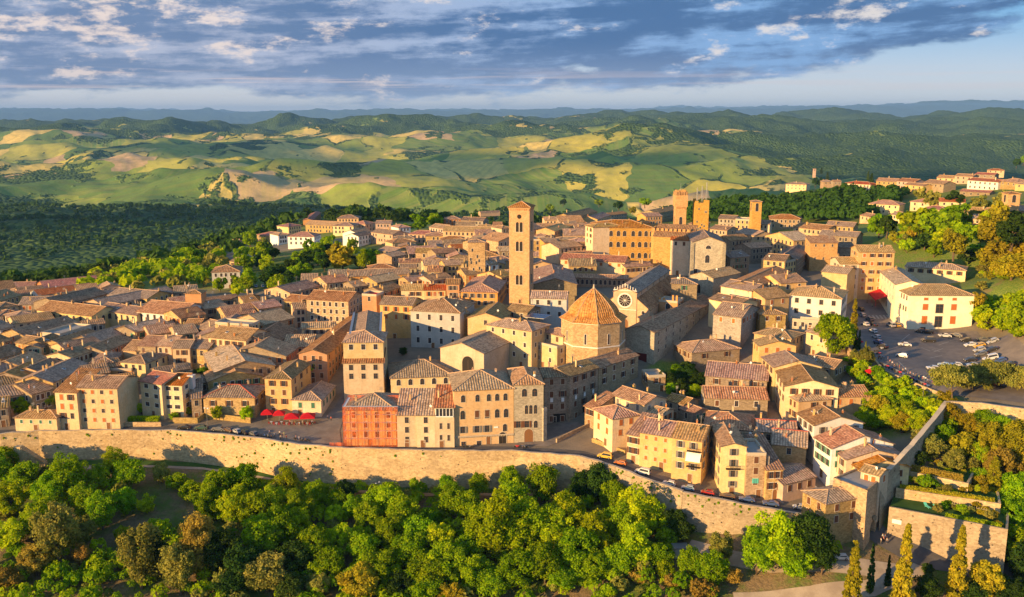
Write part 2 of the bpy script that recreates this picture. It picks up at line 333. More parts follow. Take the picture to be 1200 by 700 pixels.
M['sh_br'] = plain('brown_shutter', (0.14, 0.06, 0.03), 0.7, 0.3)
M['sh_or'] = plain('rust_orange_shutter', (0.45, 0.14, 0.035), 0.7, 0.2)
M['sh_gn'] = plain('green_shutter', (0.05, 0.16, 0.10), 0.7, 0.2)
M['sh_gy'] = plain('grey_shutter', (0.20, 0.18, 0.16), 0.7, 0.2)
M['wood'] = plain('door_wood', (0.22, 0.10, 0.04), 0.7, 0.3)
M['metal'] = plain('galvanised_metal', (0.35, 0.36, 0.37), 0.45, 0.1, 2, 0.7, 0.5)
M['whitep'] = plain('white_paint', (0.78, 0.76, 0.72), 0.6, 0.05)
M['redp'] = plain('red_canvas', (0.50, 0.010, 0.018), 0.8, 0.2)
M['netting'] = None
M['trunk'] = plain('bark', (0.13, 0.09, 0.06), 0.95, 0.4, 2.0)
M['tyre'] = plain('rubber', (0.02, 0.02, 0.02), 0.9)
M['solar'] = plain('solar_glass', (0.02, 0.04, 0.10), 0.2, 0.2, 3, 0.0, 0.6)
def ground_mat():
    m, t = newmat('town_ground')
    p = t.n('ShaderNodeNewGeometry').outputs['Position']
    n = t.noise(p, 0.12, 4, 0.6); f = t.noise(p, 1.7, 4, 0.65)
    c = t.mix(t.step(n, 0.35, 0.65), (0.20, 0.165, 0.12), (0.26, 0.21, 0.15))
    c = t.mix(t.math('MULTIPLY', t.step(f, 0.45, 0.7), 0.5), c, (0.14, 0.12, 0.09))
    a = t.n('ShaderNodeAttribute', None, attribute_name='green').outputs['Fac']
    g = t.mix(t.step(f, 0.35, 0.65), (0.07, 0.15, 0.015), (0.24, 0.27, 0.05))
    g = t.mix(t.step(n, 0.5, 0.7), g, (0.22, 0.17, 0.07))
    c = t.mix(a, c, g)
    t.surf(c, 0.95, f, 0.4, 0.15)
    return m
M['tground'] = ground_mat()
def asphalt(name, a, b):
    m, t = newmat(name)
    p = t.n('ShaderNodeNewGeometry').outputs['Position']
    n = t.noise(p, 0.25, 5, 0.6); f = t.noise(p, 3.0, 3, 0.6)
    c = t.mix(t.step(n, 0.35, 0.65), a, b); c = t.mix(t.math('MULTIPLY', t.step(f, 0.5, 0.7), 0.3), c, tuple(k * 0.7 for k in a))
    t.surf(c, 0.9, f, 0.2, 0.03); return m
M['road'] = asphalt('road_asphalt', (0.085, 0.08, 0.078), (0.125, 0.115, 0.105))
M['carpark'] = asphalt('car_park_asphalt', (0.155, 0.135, 0.125), (0.21, 0.18, 0.16))
M['paving'] = asphalt('stone_paving', (0.19, 0.155, 0.125), (0.26, 0.215, 0.17))
M['path'] = asphalt('gravel_path', (0.33, 0.26, 0.19), (0.42, 0.34, 0.25))
M['paint'] = plain('road_paint', (0.34, 0.32, 0.29), 0.8, 0.3)
M['lawn'] = asphalt('lawn_grass', (0.03, 0.085, 0.012), (0.06, 0.12, 0.02))
def land_mat():
    m, t = newmat('land')
    p = t.n('ShaderNodeNewGeometry').outputs['Position']; s = t.n('ShaderNodeSeparateXYZ', {0: p})
    wob = t.n('ShaderNodeTexNoise', {'Vector': p, 'Scale': 0.0016, 'Detail': 4.0}).outputs['Color']
    q = t.vmath('ADD', t.vmath('MULTIPLY', p, (1, 0.72, 0)), t.vmath('MULTIPLY', t.vmath('SUBTRACT', wob, (.5, .5, .5)), (330, 330, 0)))
    wob2 = t.n('ShaderNodeTexNoise', {'Vector': p, 'Scale': 0.007, 'Detail': 3.0}).outputs['Color']
    q = t.vmath('ADD', q, t.vmath('MULTIPLY', t.vmath('SUBTRACT', wob2, (.5, .5, .5)), (70, 70, 0)))
    vo = t.n('ShaderNodeTexVoronoi', {'Vector': q, 'Scale': 1 / 300.0}, feature='F1')
    ce = t.n('ShaderNodeSeparateColor', {0: vo.outputs['Color']}).outputs
    fields = t.ramp(ce[0], [(0.0, (0.14, 0.24, 0.035)), (0.15, (0.30, 0.37, 0.05)), (0.30, (0.55, 0.48, 0.07)), (0.48, (0.78, 0.58, 0.15)), (0.66, (0.13, 0.23, 0.045)), (0.78, (0.45, 0.44, 0.07)), (0.90, (0.64, 0.43, 0.22))], 'CONSTANT')
    tex = t.noise(p, 0.02, 5, 0.65)
    lrg = t.noise(p, 0.0011, 4, 0.6)
    fields = t.mix(t.math('MULTIPLY', t.step(lrg, 0.45, 0.65), 0.45), fields, (0.13, 0.21, 0.045))
    ang = t.math('MULTIPLY', ce[1], 6.283)
    lin = t.math('ADD', t.math('MULTIPLY', s.outputs[0], t.math('COSINE', ang)), t.math('MULTIPLY', s.outputs[1], t.math('SINE', ang)))
    row = t.noise(t.n('ShaderNodeCombineXYZ', {0: t.math('MULTIPLY', lin, 0.045), 1: ce[2], 2: 0.0}).outputs[0], 1.0, 3, 0.6)
    fields = t.mix(t.math('MULTIPLY', t.step(row, 0.42, 0.62), 0.32), fields, t.mix(ce[2], (0.22, 0.24, 0.05), (0.50, 0.42, 0.14)))
    fields = t.mix(t.math('MULTIPLY', t.step(tex, 0.4, 0.7), 0.35), fields, (0.12, 0.13, 0.04))
    hd = t.n('ShaderNodeTexVoronoi', {'Vector': q, 'Scale': 1 / 300.0}, feature='DISTANCE_TO_EDGE').outputs['Distance']
    fa = t.n('ShaderNodeAttribute', None, attribute_name='forest').outputs['Fac']
    fn = t.noise(p, 0.0021, 6, 0.6); fn2 = t.noise(p, 0.011, 4, 0.6)
    fm = t.step(t.math('ADD', t.math('ADD', t.math('MULTIPLY', fn, 1.3), t.math('MULTIPLY', fn2, 0.5)), t.math('MULTIPLY', fa, 0.8)), 1.19, 1.23)
    hedge = t.math('MULTIPLY', t.step(hd, 0.034, 0.014), t.step(t.noise(p, 0.004, 3), 0.5, 0.6))
    dots = t.n('ShaderNodeTexVoronoi', {'Vector': p, 'Scale': 0.012}, feature='F1').outputs['Distance']
    dm = t.math('MULTIPLY', t.step(dots, 0.16, 0.10), t.step(fn2, 0.5, 0.58))
    fm = t.math('MAXIMUM', fm, t.math('MAXIMUM', hedge, dm))
    crown = t.n('ShaderNodeTexVoronoi', {'Vector': t.vmath('MULTIPLY', p, (1, 1, 0.4)), 'Scale': 0.07}, feature='F1')
    cc = t.n('ShaderNodeSeparateColor', {0: crown.outputs['Color']}).outputs[0]
    fcol = t.mix(cc, (0.03, 0.07, 0.018), (0.085, 0.14, 0.028))
    fcol = t.mix(t.step(tex, 0.45, 0.7), fcol, (0.06, 0.11, 0.025))
    c = t.mix(fm, fields, fcol)
    # near slope below the walls: dry grass, earth and green scrub
    nn = t.noise(p, 0.09, 5, 0.65); nf = t.noise(p, 1.2, 5, 0.7)
    near = t.mix(t.step(nn, 0.42, 0.62), (0.24, 0.17, 0.09), (0.10, 0.16, 0.025))
    near = t.mix(t.math('MULTIPLY', t.step(nf, 0.45, 0.65), 0.6), near, (0.13, 0.09, 0.05))
    na = t.n('ShaderNodeAttribute', None, attribute_name='near').outputs['Fac']
    c = t.mix(na, c, near)
    hgt = t.math('ADD', t.math('MULTIPLY', t.math('SUBTRACT', 1.0, crown.outputs['Distance']), t.math('MULTIPLY', fm, 9.0)), t.math('MULTIPLY', tex, 4.0))
    hgt = t.math('MULTIPLY', hgt, t.math('SUBTRACT', 1.0, na))
    hgt = t.math('ADD', hgt, t.math('MULTIPLY', t.math('MULTIPLY', nf, na), 0.5))
    t.surf(c, 0.95, hgt, 0.9, 1.0, 0.1)
    return m
M['land'] = land_mat()
def leaf_mat(name, a, b, c3, trans=0.35):
    m, t = newmat(name)
    oi = t.n('ShaderNodeObjectInfo').outputs
    cid = t.n('ShaderNodeAttribute', None, attribute_name='tone').outputs['Fac']
    c = t.mix(cid, a, b)
    tc = t.n('ShaderNodeTexCoord').outputs['Object']
    c = t.mix(t.math('MULTIPLY', t.step(t.noise(tc, 0.5, 3), 0.5, 0.68), 0.6), c, c3)
    hsv = t.n('ShaderNodeHueSaturation', {'Hue': t.math('ADD', 0.482, t.math('MULTIPLY', oi['Random'], 0.036)), 'Saturation': 1.0,
              'Value': t.math('ADD', 0.75, t.math('MULTIPLY', t.math('FRACT', t.math('MULTIPLY', oi['Random'], 9.7)), 0.5)), 'Color': c}).outputs[0]
    d = t.n('ShaderNodeBsdfDiffuse', {'Color': hsv}).outputs[0]; tr = t.n('ShaderNodeBsdfTranslucent', {'Color': hsv}).outputs[0]
    mx = t.n('ShaderNodeMixShader', {0: trans, 1: d, 2: tr}).outputs[0]
    t.n('ShaderNodeOutputMaterial', {'Surface': mx}); return m
LEAF = {'green': leaf_mat('leaf_green', (0.12, 0.26, 0.006), (0.38, 0.54, 0.010), (0.48, 0.57, 0.012), .5),
        'bright': leaf_mat('leaf_bright', (0.22, 0.37, 0.006), (0.54, 0.64, 0.010), (0.62, 0.65, 0.012), .5),
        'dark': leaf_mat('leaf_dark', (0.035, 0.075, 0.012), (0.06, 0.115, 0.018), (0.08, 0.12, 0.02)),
        'olive': leaf_mat('leaf_olive', (0.13, 0.16, 0.025), (0.38, 0.36, 0.07), (0.46, 0.40, 0.07)),
        'gold': leaf_mat('leaf_gold', (0.22, 0.21, 0.015), (0.47, 0.40, 0.02), (0.46, 0.33, 0.02)),
        'rust': leaf_mat('leaf_rust', (0.26, 0.17, 0.03), (0.42, 0.29, 0.05), (0.30, 0.24, 0.04))}
def objcol_mat(name, rough, spec, metal=0.0, coat=0.0):
    m, t = newmat(name)
    c = t.n('ShaderNodeObjectInfo').outputs['Color']
    tc = t.n('ShaderNodeTexCoord').outputs['Object']
    n = t.noise(tc, 1.5, 3)
    c = t.mix(t.math('MULTIPLY', n, 0.25), c, (0.2, 0.17, 0.13))
    b = t.surf(c, rough, None, spec=spec, Metallic=metal); b.inputs['Coat Weight'].default_value = coat
    return m
M['paintc'] = objcol_mat('car_paint', 0.35, 0.5, 0.1, 0.4)
M['cloth'] = objcol_mat('cloth', 0.9, 0.1)
M['skin'] = plain('skin', (0.45, 0.27, 0.18), 0.7, 0.1)
# ---------------------------------------------------------------- mesh helpers
class MB:
    def __init__(s): s.v = []; s.f = []; s.m = []; s.uv = []
    def poly(s, pts, mi=0, uv=None):
        i = len(s.v); s.v += [tuple(p) for p in pts]; s.f.append(list(range(i, i + len(pts)))); s.m.append(mi); s.uv.append(uv)
    def box(s, x0, x1, y0, y1, z0, z1, mi=0, rot=0.0, c=(0, 0)):
        P = [(x0, y0), (x1, y0), (x1, y1), (x0, y1)]
        if rot:
            cr, sr = math.cos(rot), math.sin(rot)
            P = [(c[0] + (x - c[0]) * cr - (y - c[1]) * sr, c[1] + (x - c[0]) * sr + (y - c[1]) * cr) for x, y in P]
        s.prism(P, z0, z1, mi)
    def prism(s, P, z0, z1, mi=0, top=None, cap=None):
        """P counter-clockwise plan polygon; top: other plan polygon for the upper rim"""
        T = top or P; n = len(P)
        for k in range(n):
            a, b = P[k], P[(k + 1) % n]; c, d = T[(k + 1) % n], T[k]
            s.poly([(a[0], a[1], z0), (b[0], b[1], z0), (c[0], c[1], z1), (d[0], d[1], z1)], mi)
        s.poly([(x, y, z1) for x, y in T], mi if cap is None else cap)
        s.poly([(x, y, z0) for x, y in reversed(P)], mi)
    def tube(s, pts, r, seg=6, mi=0, cap=True):
        """pts: list of Vector, r: list of radii"""
        rings = []
        for i, p in enumerate(pts):
            p = Vector(p); d = (Vector(pts[min(i + 1, len(pts) - 1)]) - Vector(pts[max(i - 1, 0)])).normalized()
            u = d.cross(Vector((0, 0, 1)));
            if u.length < 0.1: u = d.cross(Vector((1, 0, 0)))
            u.normalize(); w = d.cross(u); rr = r[i] if isinstance(r, (list, tuple)) else r
            base = len(s.v)
            for k in range(seg):
                a = 2 * math.pi * k / seg; s.v.append(tuple(p + u * math.cos(a) * rr + w * math.sin(a) * rr))
            rings.append(base)
        for a, b in zip(rings, rings[1:]):
            for k in range(seg):
                s.f.append([a + k, a + (k + 1) % seg, b + (k + 1) % seg, b + k]); s.m.append(mi); s.uv.append(None)
        if cap:
            for base, fl in ((rings[0], 1), (rings[-1], 0)):
                s.f.append([base + k for k in (range(seg) if not fl else reversed(range(seg)))]); s.m.append(mi); s.uv.append(None)
    def sphere(s, c, r, seg=8, rings=5, mi=0, sz=1.0):
        base = len(s.v)
        for j in range(rings + 1):
            a = math.pi * j / rings
            for k in range(seg):
                b = 2 * math.pi * k / seg
                s.v.append((c[0] + r * math.sin(a) * math.cos(b), c[1] + r * math.sin(a) * math.sin(b), c[2] + r * sz * math.cos(a)))
        for j in range(rings):
            for k in range(seg):
                a = base + j * seg + k; b = base + j * seg + (k + 1) % seg
                s.f.append([a, a + seg, b + seg, b]); s.m.append(mi); s.uv.append(None)
    def mesh(s, name, mats, smooth=False):
        me = bpy.data.meshes.new(name); me.from_pydata(s.v, [], s.f)
        for m in (mats if isinstance(mats, (list, tuple)) else [mats]): me.materials.append(m)
        me.polygons.foreach_set('material_index', s.m)
        if any(u is not None for u in s.uv):
            ul = me.uv_layers.new(name='UVMap'); buf = []
            for f, u in zip(s.f, s.uv):
                buf += [c for p in (u if u is not None else [(0, 0)] * len(f)) for c in p]
            ul.data.foreach_set('uv', buf)
        if smooth: me.polygons.foreach_set('use_smooth', [True] * len(s.f))
        me.update(); return me
    def build(s, name, mats, parent=None, smooth=False, loc=None, rz=0.0):
        return inst(name, s.mesh(name, mats, smooth), parent, loc, rz)
def inst(name, me, parent=None, loc=None, rz=0.0, scale=None):
    o = bpy.data.objects.new(name, me); COL.objects.link(o)
    if parent is not None: o.parent = parent
    if loc is not None: o.location = loc
    if rz: o.rotation_euler = (0, 0, rz)
    if scale is not None: o.scale = scale if hasattr(scale, '__len__') else (scale,) * 3
    return o
THINGS = []
def thing(name, loc, rz=0.0, label=None, cat=None, group=None):
    o = inst(name, None, None, loc, rz)
    if cat: o['category'] = cat
    if label: o['label'] = label
    if group: o['group'] = group
    THINGS.append(o); return o
def tagt(o, label, cat, group=None):
    o['category'] = cat
    if label: o['label'] = label
    if group: o['group'] = group
    THINGS.append(o); return o
def struct(o, kind='structure', label=None):
    o['kind'] = kind
    if label: o['label'] = label
    return o
def np_mesh(name, V, F, mats, attrs=None, smooth=True):
    """V (n,3), F (m,4) quads"""
    me = bpy.data.meshes.new(name); n, m, k = len(V), len(F), F.shape[1]
    me.vertices.add(n); me.vertices.foreach_set('co', V.astype(np.float32).ravel())
    me.loops.add(m * k); me.loops.foreach_set('vertex_index', F.astype(np.int32).ravel())
    me.polygons.add(m); me.polygons.foreach_set('loop_start', np.arange(0, m * k, k, dtype=np.int32))
    me.polygons.foreach_set('use_smooth', np.full(m, smooth))
    for mt in (mats if isinstance(mats, (list, tuple)) else [mats]): me.materials.append(mt)
    for nm, val in (attrs or {}).items():
        a = me.attributes.new(nm, 'FLOAT', 'POINT'); a.data.foreach_set('value', val.astype(np.float32))
    me.update(calc_edges=True); return me
def grid_faces(nr, nc):
    i = np.arange(nr - 1)[:, None] * nc + np.arange(nc - 1)[None]
    return np.stack([i, i + 1, i + nc + 1, i + nc], -1).reshape(-1, 4)

# ---------------------------------------------------------------- terrain meshes
# big sheet: polar grid to the horizon and beyond the distant mountains
angs = np.radians(np.concatenate([np.linspace(-180, -50, 60)[:-1], np.linspace(-50, -31, 60)[:-1], np.linspace(-31, 31, 760), np.linspace(31, 50, 60)[1:], np.linspace(50, 180, 60)[1:]]))
rad = np.concatenate([np.linspace(4, 180, 12)[:-1], np.linspace(180, 420, 130)[:-1], np.geomspace(420, 1500, 110)[:-1], np.geomspace(1500, 16000, 330)[:-1], np.geomspace(16000, 60000, 70)])
AA, RR = np.meshgrid(angs, rad)
GX, GY = RR * np.sin(AA), RR * np.cos(AA)
GZ = sheet_h(GX, GY)
r_ = np.hypot(GX, GY)
pxs = 600 + FPX * GX / np.maximum(GY * ct - (GZ - CAMH) * st_, 1)
fo = 0.55 * (1 - fade(2700 - 500 * fade(300, 700, pxs) , 3600 - 500 * fade(300, 700, pxs), r_)) + 0.23
fo = fo + 0.40 * fade(6500, 8800, GY) * (1 - .35 * fade(800, 1500, GX) * fade(9500, 8200, GY))
fo = fo + 0.45 * np.exp(-(((GX - 900) / 480) ** 2 + ((GY - 5600) / 700) ** 2)) + 0.50 * fade(700, 1500, GX - (GY - 3000) * .12) * fade(3300, 4200, GY) * (1 - .6 * fade(6000, 7200, GY) * (1 - fade(7600, 8600, GY)))
fo = fo + 0.16 * fade(-1200, -2200, GX) * (1 - fade(4200, 5200, GY)) + 0.5 * fade(16000, 20000, GY)
nearm = 1 - fade(330, 420, GY) ; nearm = nearm * (GY > -50) + (GY <= -50)
land = inst('ground', np_mesh('ground', np.stack([GX, GY, GZ], -1).reshape(-1, 3), grid_faces(*GX.shape)[:, ::-1], M['land'], {'forest': fo.ravel(), 'near': nearm.ravel()}))
struct(land, label='rolling land of fields, woods and slopes around the town')
# town ground: conforms to the wall line
xs = np.linspace(-420, 420, 421); ts = np.concatenate([np.linspace(0, 0.3, 90)[:-1], np.linspace(0.3, 1, 120)])
yb = Yb(xs) + 0.1
TX = np.broadcast_to(xs, (len(ts), len(xs))); TY = yb[None] + ts[:, None] * (900 - yb[None])
TZ = upper(TX, TY)
PXY = None
def green_zone(X, Y):
    g = np.zeros(X.shape)
    for cx, cy, rx, ry in GREENS:
        g = np.maximum(g, 1 - fade(0.75, 1.0, np.sqrt(((X - cx) / rx) ** 2 + ((Y - cy) / ry) ** 2)))
    return g
def G_(px, py, rx, ry): v = at(px, py); return (v.x, v.y, rx, ry)
GREENS = [G_(1180, 310, 55, 95), G_(1040, 475, 20, 24), G_(1075, 478, 16, 16), G_(1020, 495, 14, 14), G_(800, 445, 15, 18), (-130, 600, 110, 110), (-330, 560, 160, 190), (-200, 560, 60, 60), (230, 560, 90, 90), (330, 700, 200, 160), (120, 800, 260, 70), (-160, 820, 200, 90), G_(1200, 370, 16, 30)]
town = inst('town_ground', np_mesh('town_ground', np.stack([TX, TY, TZ], -1).reshape(-1, 3), grid_faces(*TX.shape), M['tground'], {'green': green_zone(TX, TY).ravel()}))
struct(town, label='sloping town ground of lanes and small yards')
def inpoly(x, y, P):
    c = False; j = len(P) - 1
    for i in range(len(P)):
        if (P[i][1] > y) != (P[j][1] > y) and x < (P[j][0] - P[i][0]) * (y - P[i][1]) / (P[j][1] - P[i][1] + 1e-9) + P[i][0]: c = not c
        j = i
    return c
def sheet(name, poly_px, mat, dz, f=None, label=None, step=1.5, world=None):
    """a draped sheet: boundary points given where they stand, surface follows the terrain"""
    f = f or upper
    P = world or [tuple(at(*p[:2], f=f)[:2]) for p in poly_px]
    import bmesh
    bm = bmesh.new(); vs = [bm.verts.new((x, y, 0)) for x, y in P]; fc = bm.faces.new(vs)
    bmesh.ops.triangulate(bm, faces=[fc])
    xs_ = [p[0] for p in P]; ys_ = [p[1] for p in P]
    for ax, lo, hi in ((0, min(xs_), max(xs_)), (1, min(ys_), max(ys_))):
        st = max(step, (hi - lo) / 90)
        k = lo + st
        while k < hi:
            co = (k, 0, 0) if ax == 0 else (0, k, 0); no = (1, 0, 0) if ax == 0 else (0, 1, 0)
            bmesh.ops.bisect_plane(bm, geom=bm.verts[:] + bm.edges[:] + bm.faces[:], plane_co=co, plane_no=no, dist=1e-4); k += st
    co = np.array([v.co[:] for v in bm.verts]); z = f(co[:, 0], co[:, 1])
    for v, zz in zip(bm.verts, z): v.co.z = zz + dz
    bmesh.ops.recalc_face_normals(bm, faces=bm.faces[:])
    if bm.faces and sum(fa.normal.z for fa in bm.faces) < 0: bmesh.ops.reverse_faces(bm, faces=bm.faces[:])
    me = bpy.data.meshes.new(name); bm.to_mesh(me); bm.free(); me.materials.append(mat)
    o = inst(name, me); struct(o, label=label); return o
def ribbon(name, pts, width, mat, dz, f=None, label=None):
    f = f or upper; pts = [Vector((p[0], p[1], 0)) for p in pts]; L = []
    for a, b in zip(pts, pts[1:]):
        n = max(1, int((b - a).length / 2.0))
        L += [a.lerp(b, k / n) for k in range(n)]
    L.append(pts[-1]); V = []
    nw = 4
    for i, p in enumerate(L):
        d = (L[min(i + 2, len(L) - 1)] - L[max(i - 2, 0)]).normalized(); q = Vector((d.y, -d.x, 0))
        w = width
        for k in range(nw + 1):
            r = p + q * w * (k / nw - 0.5); V.append((r.x, r.y, 0))
    V = np.array(V); V[:, 2] = f(V[:, 0], V[:, 1]) + dz
    F = grid_faces(len(L), nw + 1)
    me = np_mesh(name, V, F[:, ::-1], mat); o = inst(name, me)
    if me.polygons[0].normal.z < 0: me.flip_normals()
    return struct(o, label=label)
# ---------------------------------------------------------------- haze
hz = MB(); hz.box(-46000, 46000, -3000, 60500, -420, 620)
m = bpy.data.materials.new('haze'); m.use_nodes = True; t = NT(m.node_tree)
pv = t.n('ShaderNodeVolumePrincipled', {'Color': (0.26, 0.52, 1.0, 1), 'Density': HAZE_D, 'Anisotropy': 0.0}); t.n('ShaderNodeOutputMaterial', {'Volume': pv.outputs[0]})
HZ = hz.build('haze', m); struct(HZ, 'stuff')

# unseen cumulus added outside view and haze, placed so their shadows dim chosen hills
def shade_clouds():
    g = random.Random(12); mb = MB(); alt = 1900.0
    for px, py, z, rx, ry in [(30, 300, -100, 420, 260), (150, 250, -140, 380, 200), (330, 148, 60, 1200, 700), (120, 160, -20, 900, 600), (1040, 190, -60, 800, 600), (700, 150, 0, 500, 350), (860, 215, -120, 420, 260)]:
        p = unp(px, py, z); c = p + sd * ((alt - z) / sd.z)
        for k in range(16):
            a = g.uniform(0, 6.28); q = math.sqrt(g.random()) * .75
            mb.sphere((c.x + math.cos(a) * q * rx, c.y + math.sin(a) * q * ry, alt + g.uniform(-40, 60)), g.uniform(.28, .5) * min(rx, ry), 10, 6, 0, .28)
    m, t = newmat('shade_cloud_vapour'); t.surf((.9, .9, .9), 1.0)
    struct(mb.build('shade_clouds', m, None, True), 'stuff', 'unseen cumulus added beyond the view to shade the hills')
shade_clouds()
# ---------------------------------------------------------------- roads, paving, car park
def wl(n0, n1, off):
    """points along the front wall, pushed off metres inward"""
    out = []
    for x in np.linspace(n0, n1, 60): out.append((x, float(Yb(x)) + off))
    return out
rd = wl(BX[1], unp(948, 604, -3.3).x, 3.6)
ribbon('road', rd, 5.6, M['road'], 0.06, label='asphalt lane along the inside of the town wall')
sheet('paving', [(296, 509), (318, 497), (372, 497), (392, 478), (402, 460), (408, 470), (398, 505), (400, 522.5), (340, 519)], M['paving'], 0.10, label='paved widening before the cafe')
sheet('paving', [(604, 521), (640, 499), (655, 497), (688, 494), (690, 503), (662, 516), (640, 524)], M['paving'], 0.10, label='pale paved forecourt below the curved row')
sheet('paving', [(700, 426), (668, 424), (655, 412), (735, 392), (762, 396), (768, 424)], M['paving'], 0.08, label='paved square around the baptistery')
sheet('car_park', [(995, 360), (1008, 352), (1018, 352), (1030, 352), (1066, 388), (1145, 388), (1200, 405), (1240, 430), (1230, 476), (1180, 470), (1140, 466), (1112, 464), (1085, 455), (1058, 444), (1035, 436), (1022, 420), (1005, 395)], M['carpark'], 0.08, label='asphalt car park on the terrace')
for i, (x0, x1, y) in enumerate([(1017, 1038, 372), (1018, 1040, 374.5)]):
    pass
# crossing, arrows and bay lines
def pline(a, b, w, dz=0.13, f=None):
    A = at(*a, f=f); B = at(*b, f=f); d = (B - A).normalized(); q = Vector((d.y, -d.x, 0)) * w / 2; mb = MB()
    n = max(1, int((B - A).length / 3)); 
    for k in range(n):
        p = A.lerp(B, k / n); r = A.lerp(B, (k + 1) / n); z = lambda v: float(upper(v.x, v.y)) + dz
        c = [p - q, p + q, r + q, r - q]; mb.poly([(v.x, v.y, z(v)) for v in c])
    return mb
pm = MB()
def addp(m): 
    o = len(pm.v); pm.v += m.v; pm.f += [[i + o for i in f] for f in m.f]; pm.m += m.m; pm.uv += m.uv
for k in range(6): addp(pline((1018 + k * 4.3, 370 - k * .05), (1021 + k * 4.4, 374), .8))
for a, b in [((1053, 424), (1062, 434)), ((1062, 434), (1074, 440)), ((1074, 440), (1092, 447)), ((1092, 447), (1110, 452)), ((1108, 398), (1122, 401)), ((1100, 405), (1112, 401)), ((1066, 392), (1055, 401)), ((1080, 408), (1090, 412)), ((1092, 410), (1102, 413)), ((1094, 413), (1105, 409)), ((1090, 420), (1104, 417))]: addp(pline(a, b, .35))
struct(pm.build('road_marking', M['paint']), label='worn white arrows, crossing and bay lines on the car park')
# street between the right-hand rows
sheet('street', [(948, 590), (936, 566), (905, 520), (893, 495), (884, 470), (872, 440), (862, 420), (872, 412), (888, 440), (902, 470), (915, 500), (950, 545), (985, 575), (975, 592)], M['paving'], 0.07, label='narrow shaded street between the right-hand rows')
# roads outside the wall
ribbon('road', [tuple(at(px, py, f=lower)[:2]) for px, py in [(806, 640), (860, 655), (905, 662), (950, 660), (990, 662), (1030, 668), (1060, 672)]], 5.5, M['path'], 0.12, lower, 'dusty lower road under the right-hand wall')
ribbon('road', [tuple(at(px, py, f=lower)[:2]) for px, py in [(1022, 622), (1040, 634), (1060, 645), (1085, 655), (1110, 657), (1150, 668), (1200, 681), (1260, 700)]], 7.0, M['road'], 0.16, lower, 'asphalt road leaving the stone gate')
ribbon('road', [tuple(at(px, py, f=lower)[:2]) for px, py in [(1098, 656), (1060, 672), (1020, 690), (950, 697), (860, 703)]], 4.5, M['path'], 0.13, lower, 'gravel track among the cypresses')
ribbon('path', [tuple(at(px, py, f=lower)[:2]) for px, py in [(60, 551), (100, 548), (160, 546), (240, 549), (330, 562), (400, 573), (470, 580), (560, 579), (640, 580), (700, 584)]], 2.0, M['path'], 0.10, lower, 'gravel footpath at the foot of the wall')
ribbon('lawn', [tuple(at(px, py, f=lower)[:2]) for px, py in [(80, 542), (160, 542.5), (240, 545.5), (330, 559), (400, 569), (470, 575), (560, 575), (640, 575)]], 3.0, M['lawn'], 0.11, lower, 'green verge at the foot of the wall')

# ---------------------------------------------------------------- town wall
def rampart(name, pts, label, thick=1.3, par=0.9, base=None, topmat=1, mt='rampart'):
    """pts Vector(x,y,ztop ground); builds parapet + face with a slight batter"""
    L = []
    for a, b in zip(pts, pts[1:]):
        n = max(1, int((b - a).length / 3.0)); L += [a.lerp(b, k / n) for k in range(n)]
    L.append(pts[-1]); mb = MB(); prof = []
    for i, p in enumerate(L):
        d = (L[min(i + 1, len(L) - 1)] - L[max(i - 1, 0)]); d.z = 0; d.normalize(); out = Vector((d.y, -d.x, 0))
        zt = p.z + rnd.uniform(-.2, .2); zb = (float(lower(p.x, p.y)) if base is None else base) - 1.5
        hb = (zt - zb)
        prof.append([(p + out * (hb * 0.05 + .15), zb), (p + out * 0.16, zt - 1.2), (p + out * 0.16, zt), (p - out * (thick - .5), zt), (p - out * (thick - .5), zt - 2.2)])
    for A, B in zip(prof, prof[1:]):
        for k in range(4):
            c = [A[k], B[k], B[k + 1], A[k + 1]]
            mb.poly([(v.x, v.y, z) for v, z in c], 1 if k == 2 else 0)
    o = mb.build(name, [M[mt], M['trim']]); return tagt(o, label, 'wall', 'stretches of the town wall')
rampart('town_wall', WALLP[:13], 'high golden stone town wall below the lane, tufts growing from its joints')
rampart('town_wall', WALLP[12:16], 'lower golden stone wall beside the sloping lane of parked cars', mt='rampart_shade_grey')
rampart('town_wall', WALLP[15:], 'shaded stone wall with scrub running down to the gate house', mt='rampart_shade_grey')
rampart('town_wall', WALLR[:6], 'old stone town wall climbing from the gate to the car park', 1.8, mt='rampart_shade_grey')
rampart('retaining_wall', WALLR[5:], 'golden retaining wall under the umbrella pines')
# buttress steps on the right part of the front wall
cp = [at(px, py) for px, py in [(1021, 418), (1028, 428), (1036, 437), (1058, 446), (1085, 457), (1112, 467)]]
mb = MB()
for a, b in zip(cp, cp[1:]):
    d = (b - a); d.z = 0; d.normalize(); q = Vector((d.y, -d.x, 0)) * 0.35
    P = [a + q, b + q, b - q, a - q]; lo_ = [min(a.z, b.z) - 4] * 4
    za, zb = a.z + 1.0, b.z + 1.0; T = [za, zb, zb, za]
    for k in range(4):
        n = (k + 1) % 4; mb.poly([(P[k].x, P[k].y, lo_[k]), (P[n].x, P[n].y, lo_[n]), (P[n].x, P[n].y, T[n]), (P[k].x, P[k].y, T[k])])
    mb.poly([(P[k].x, P[k].y, T[k]) for k in range(4)])
tagt(mb.build('parapet_wall', M['rampart']), 'curved pale parapet between the car park and the bushy garden below', 'wall')
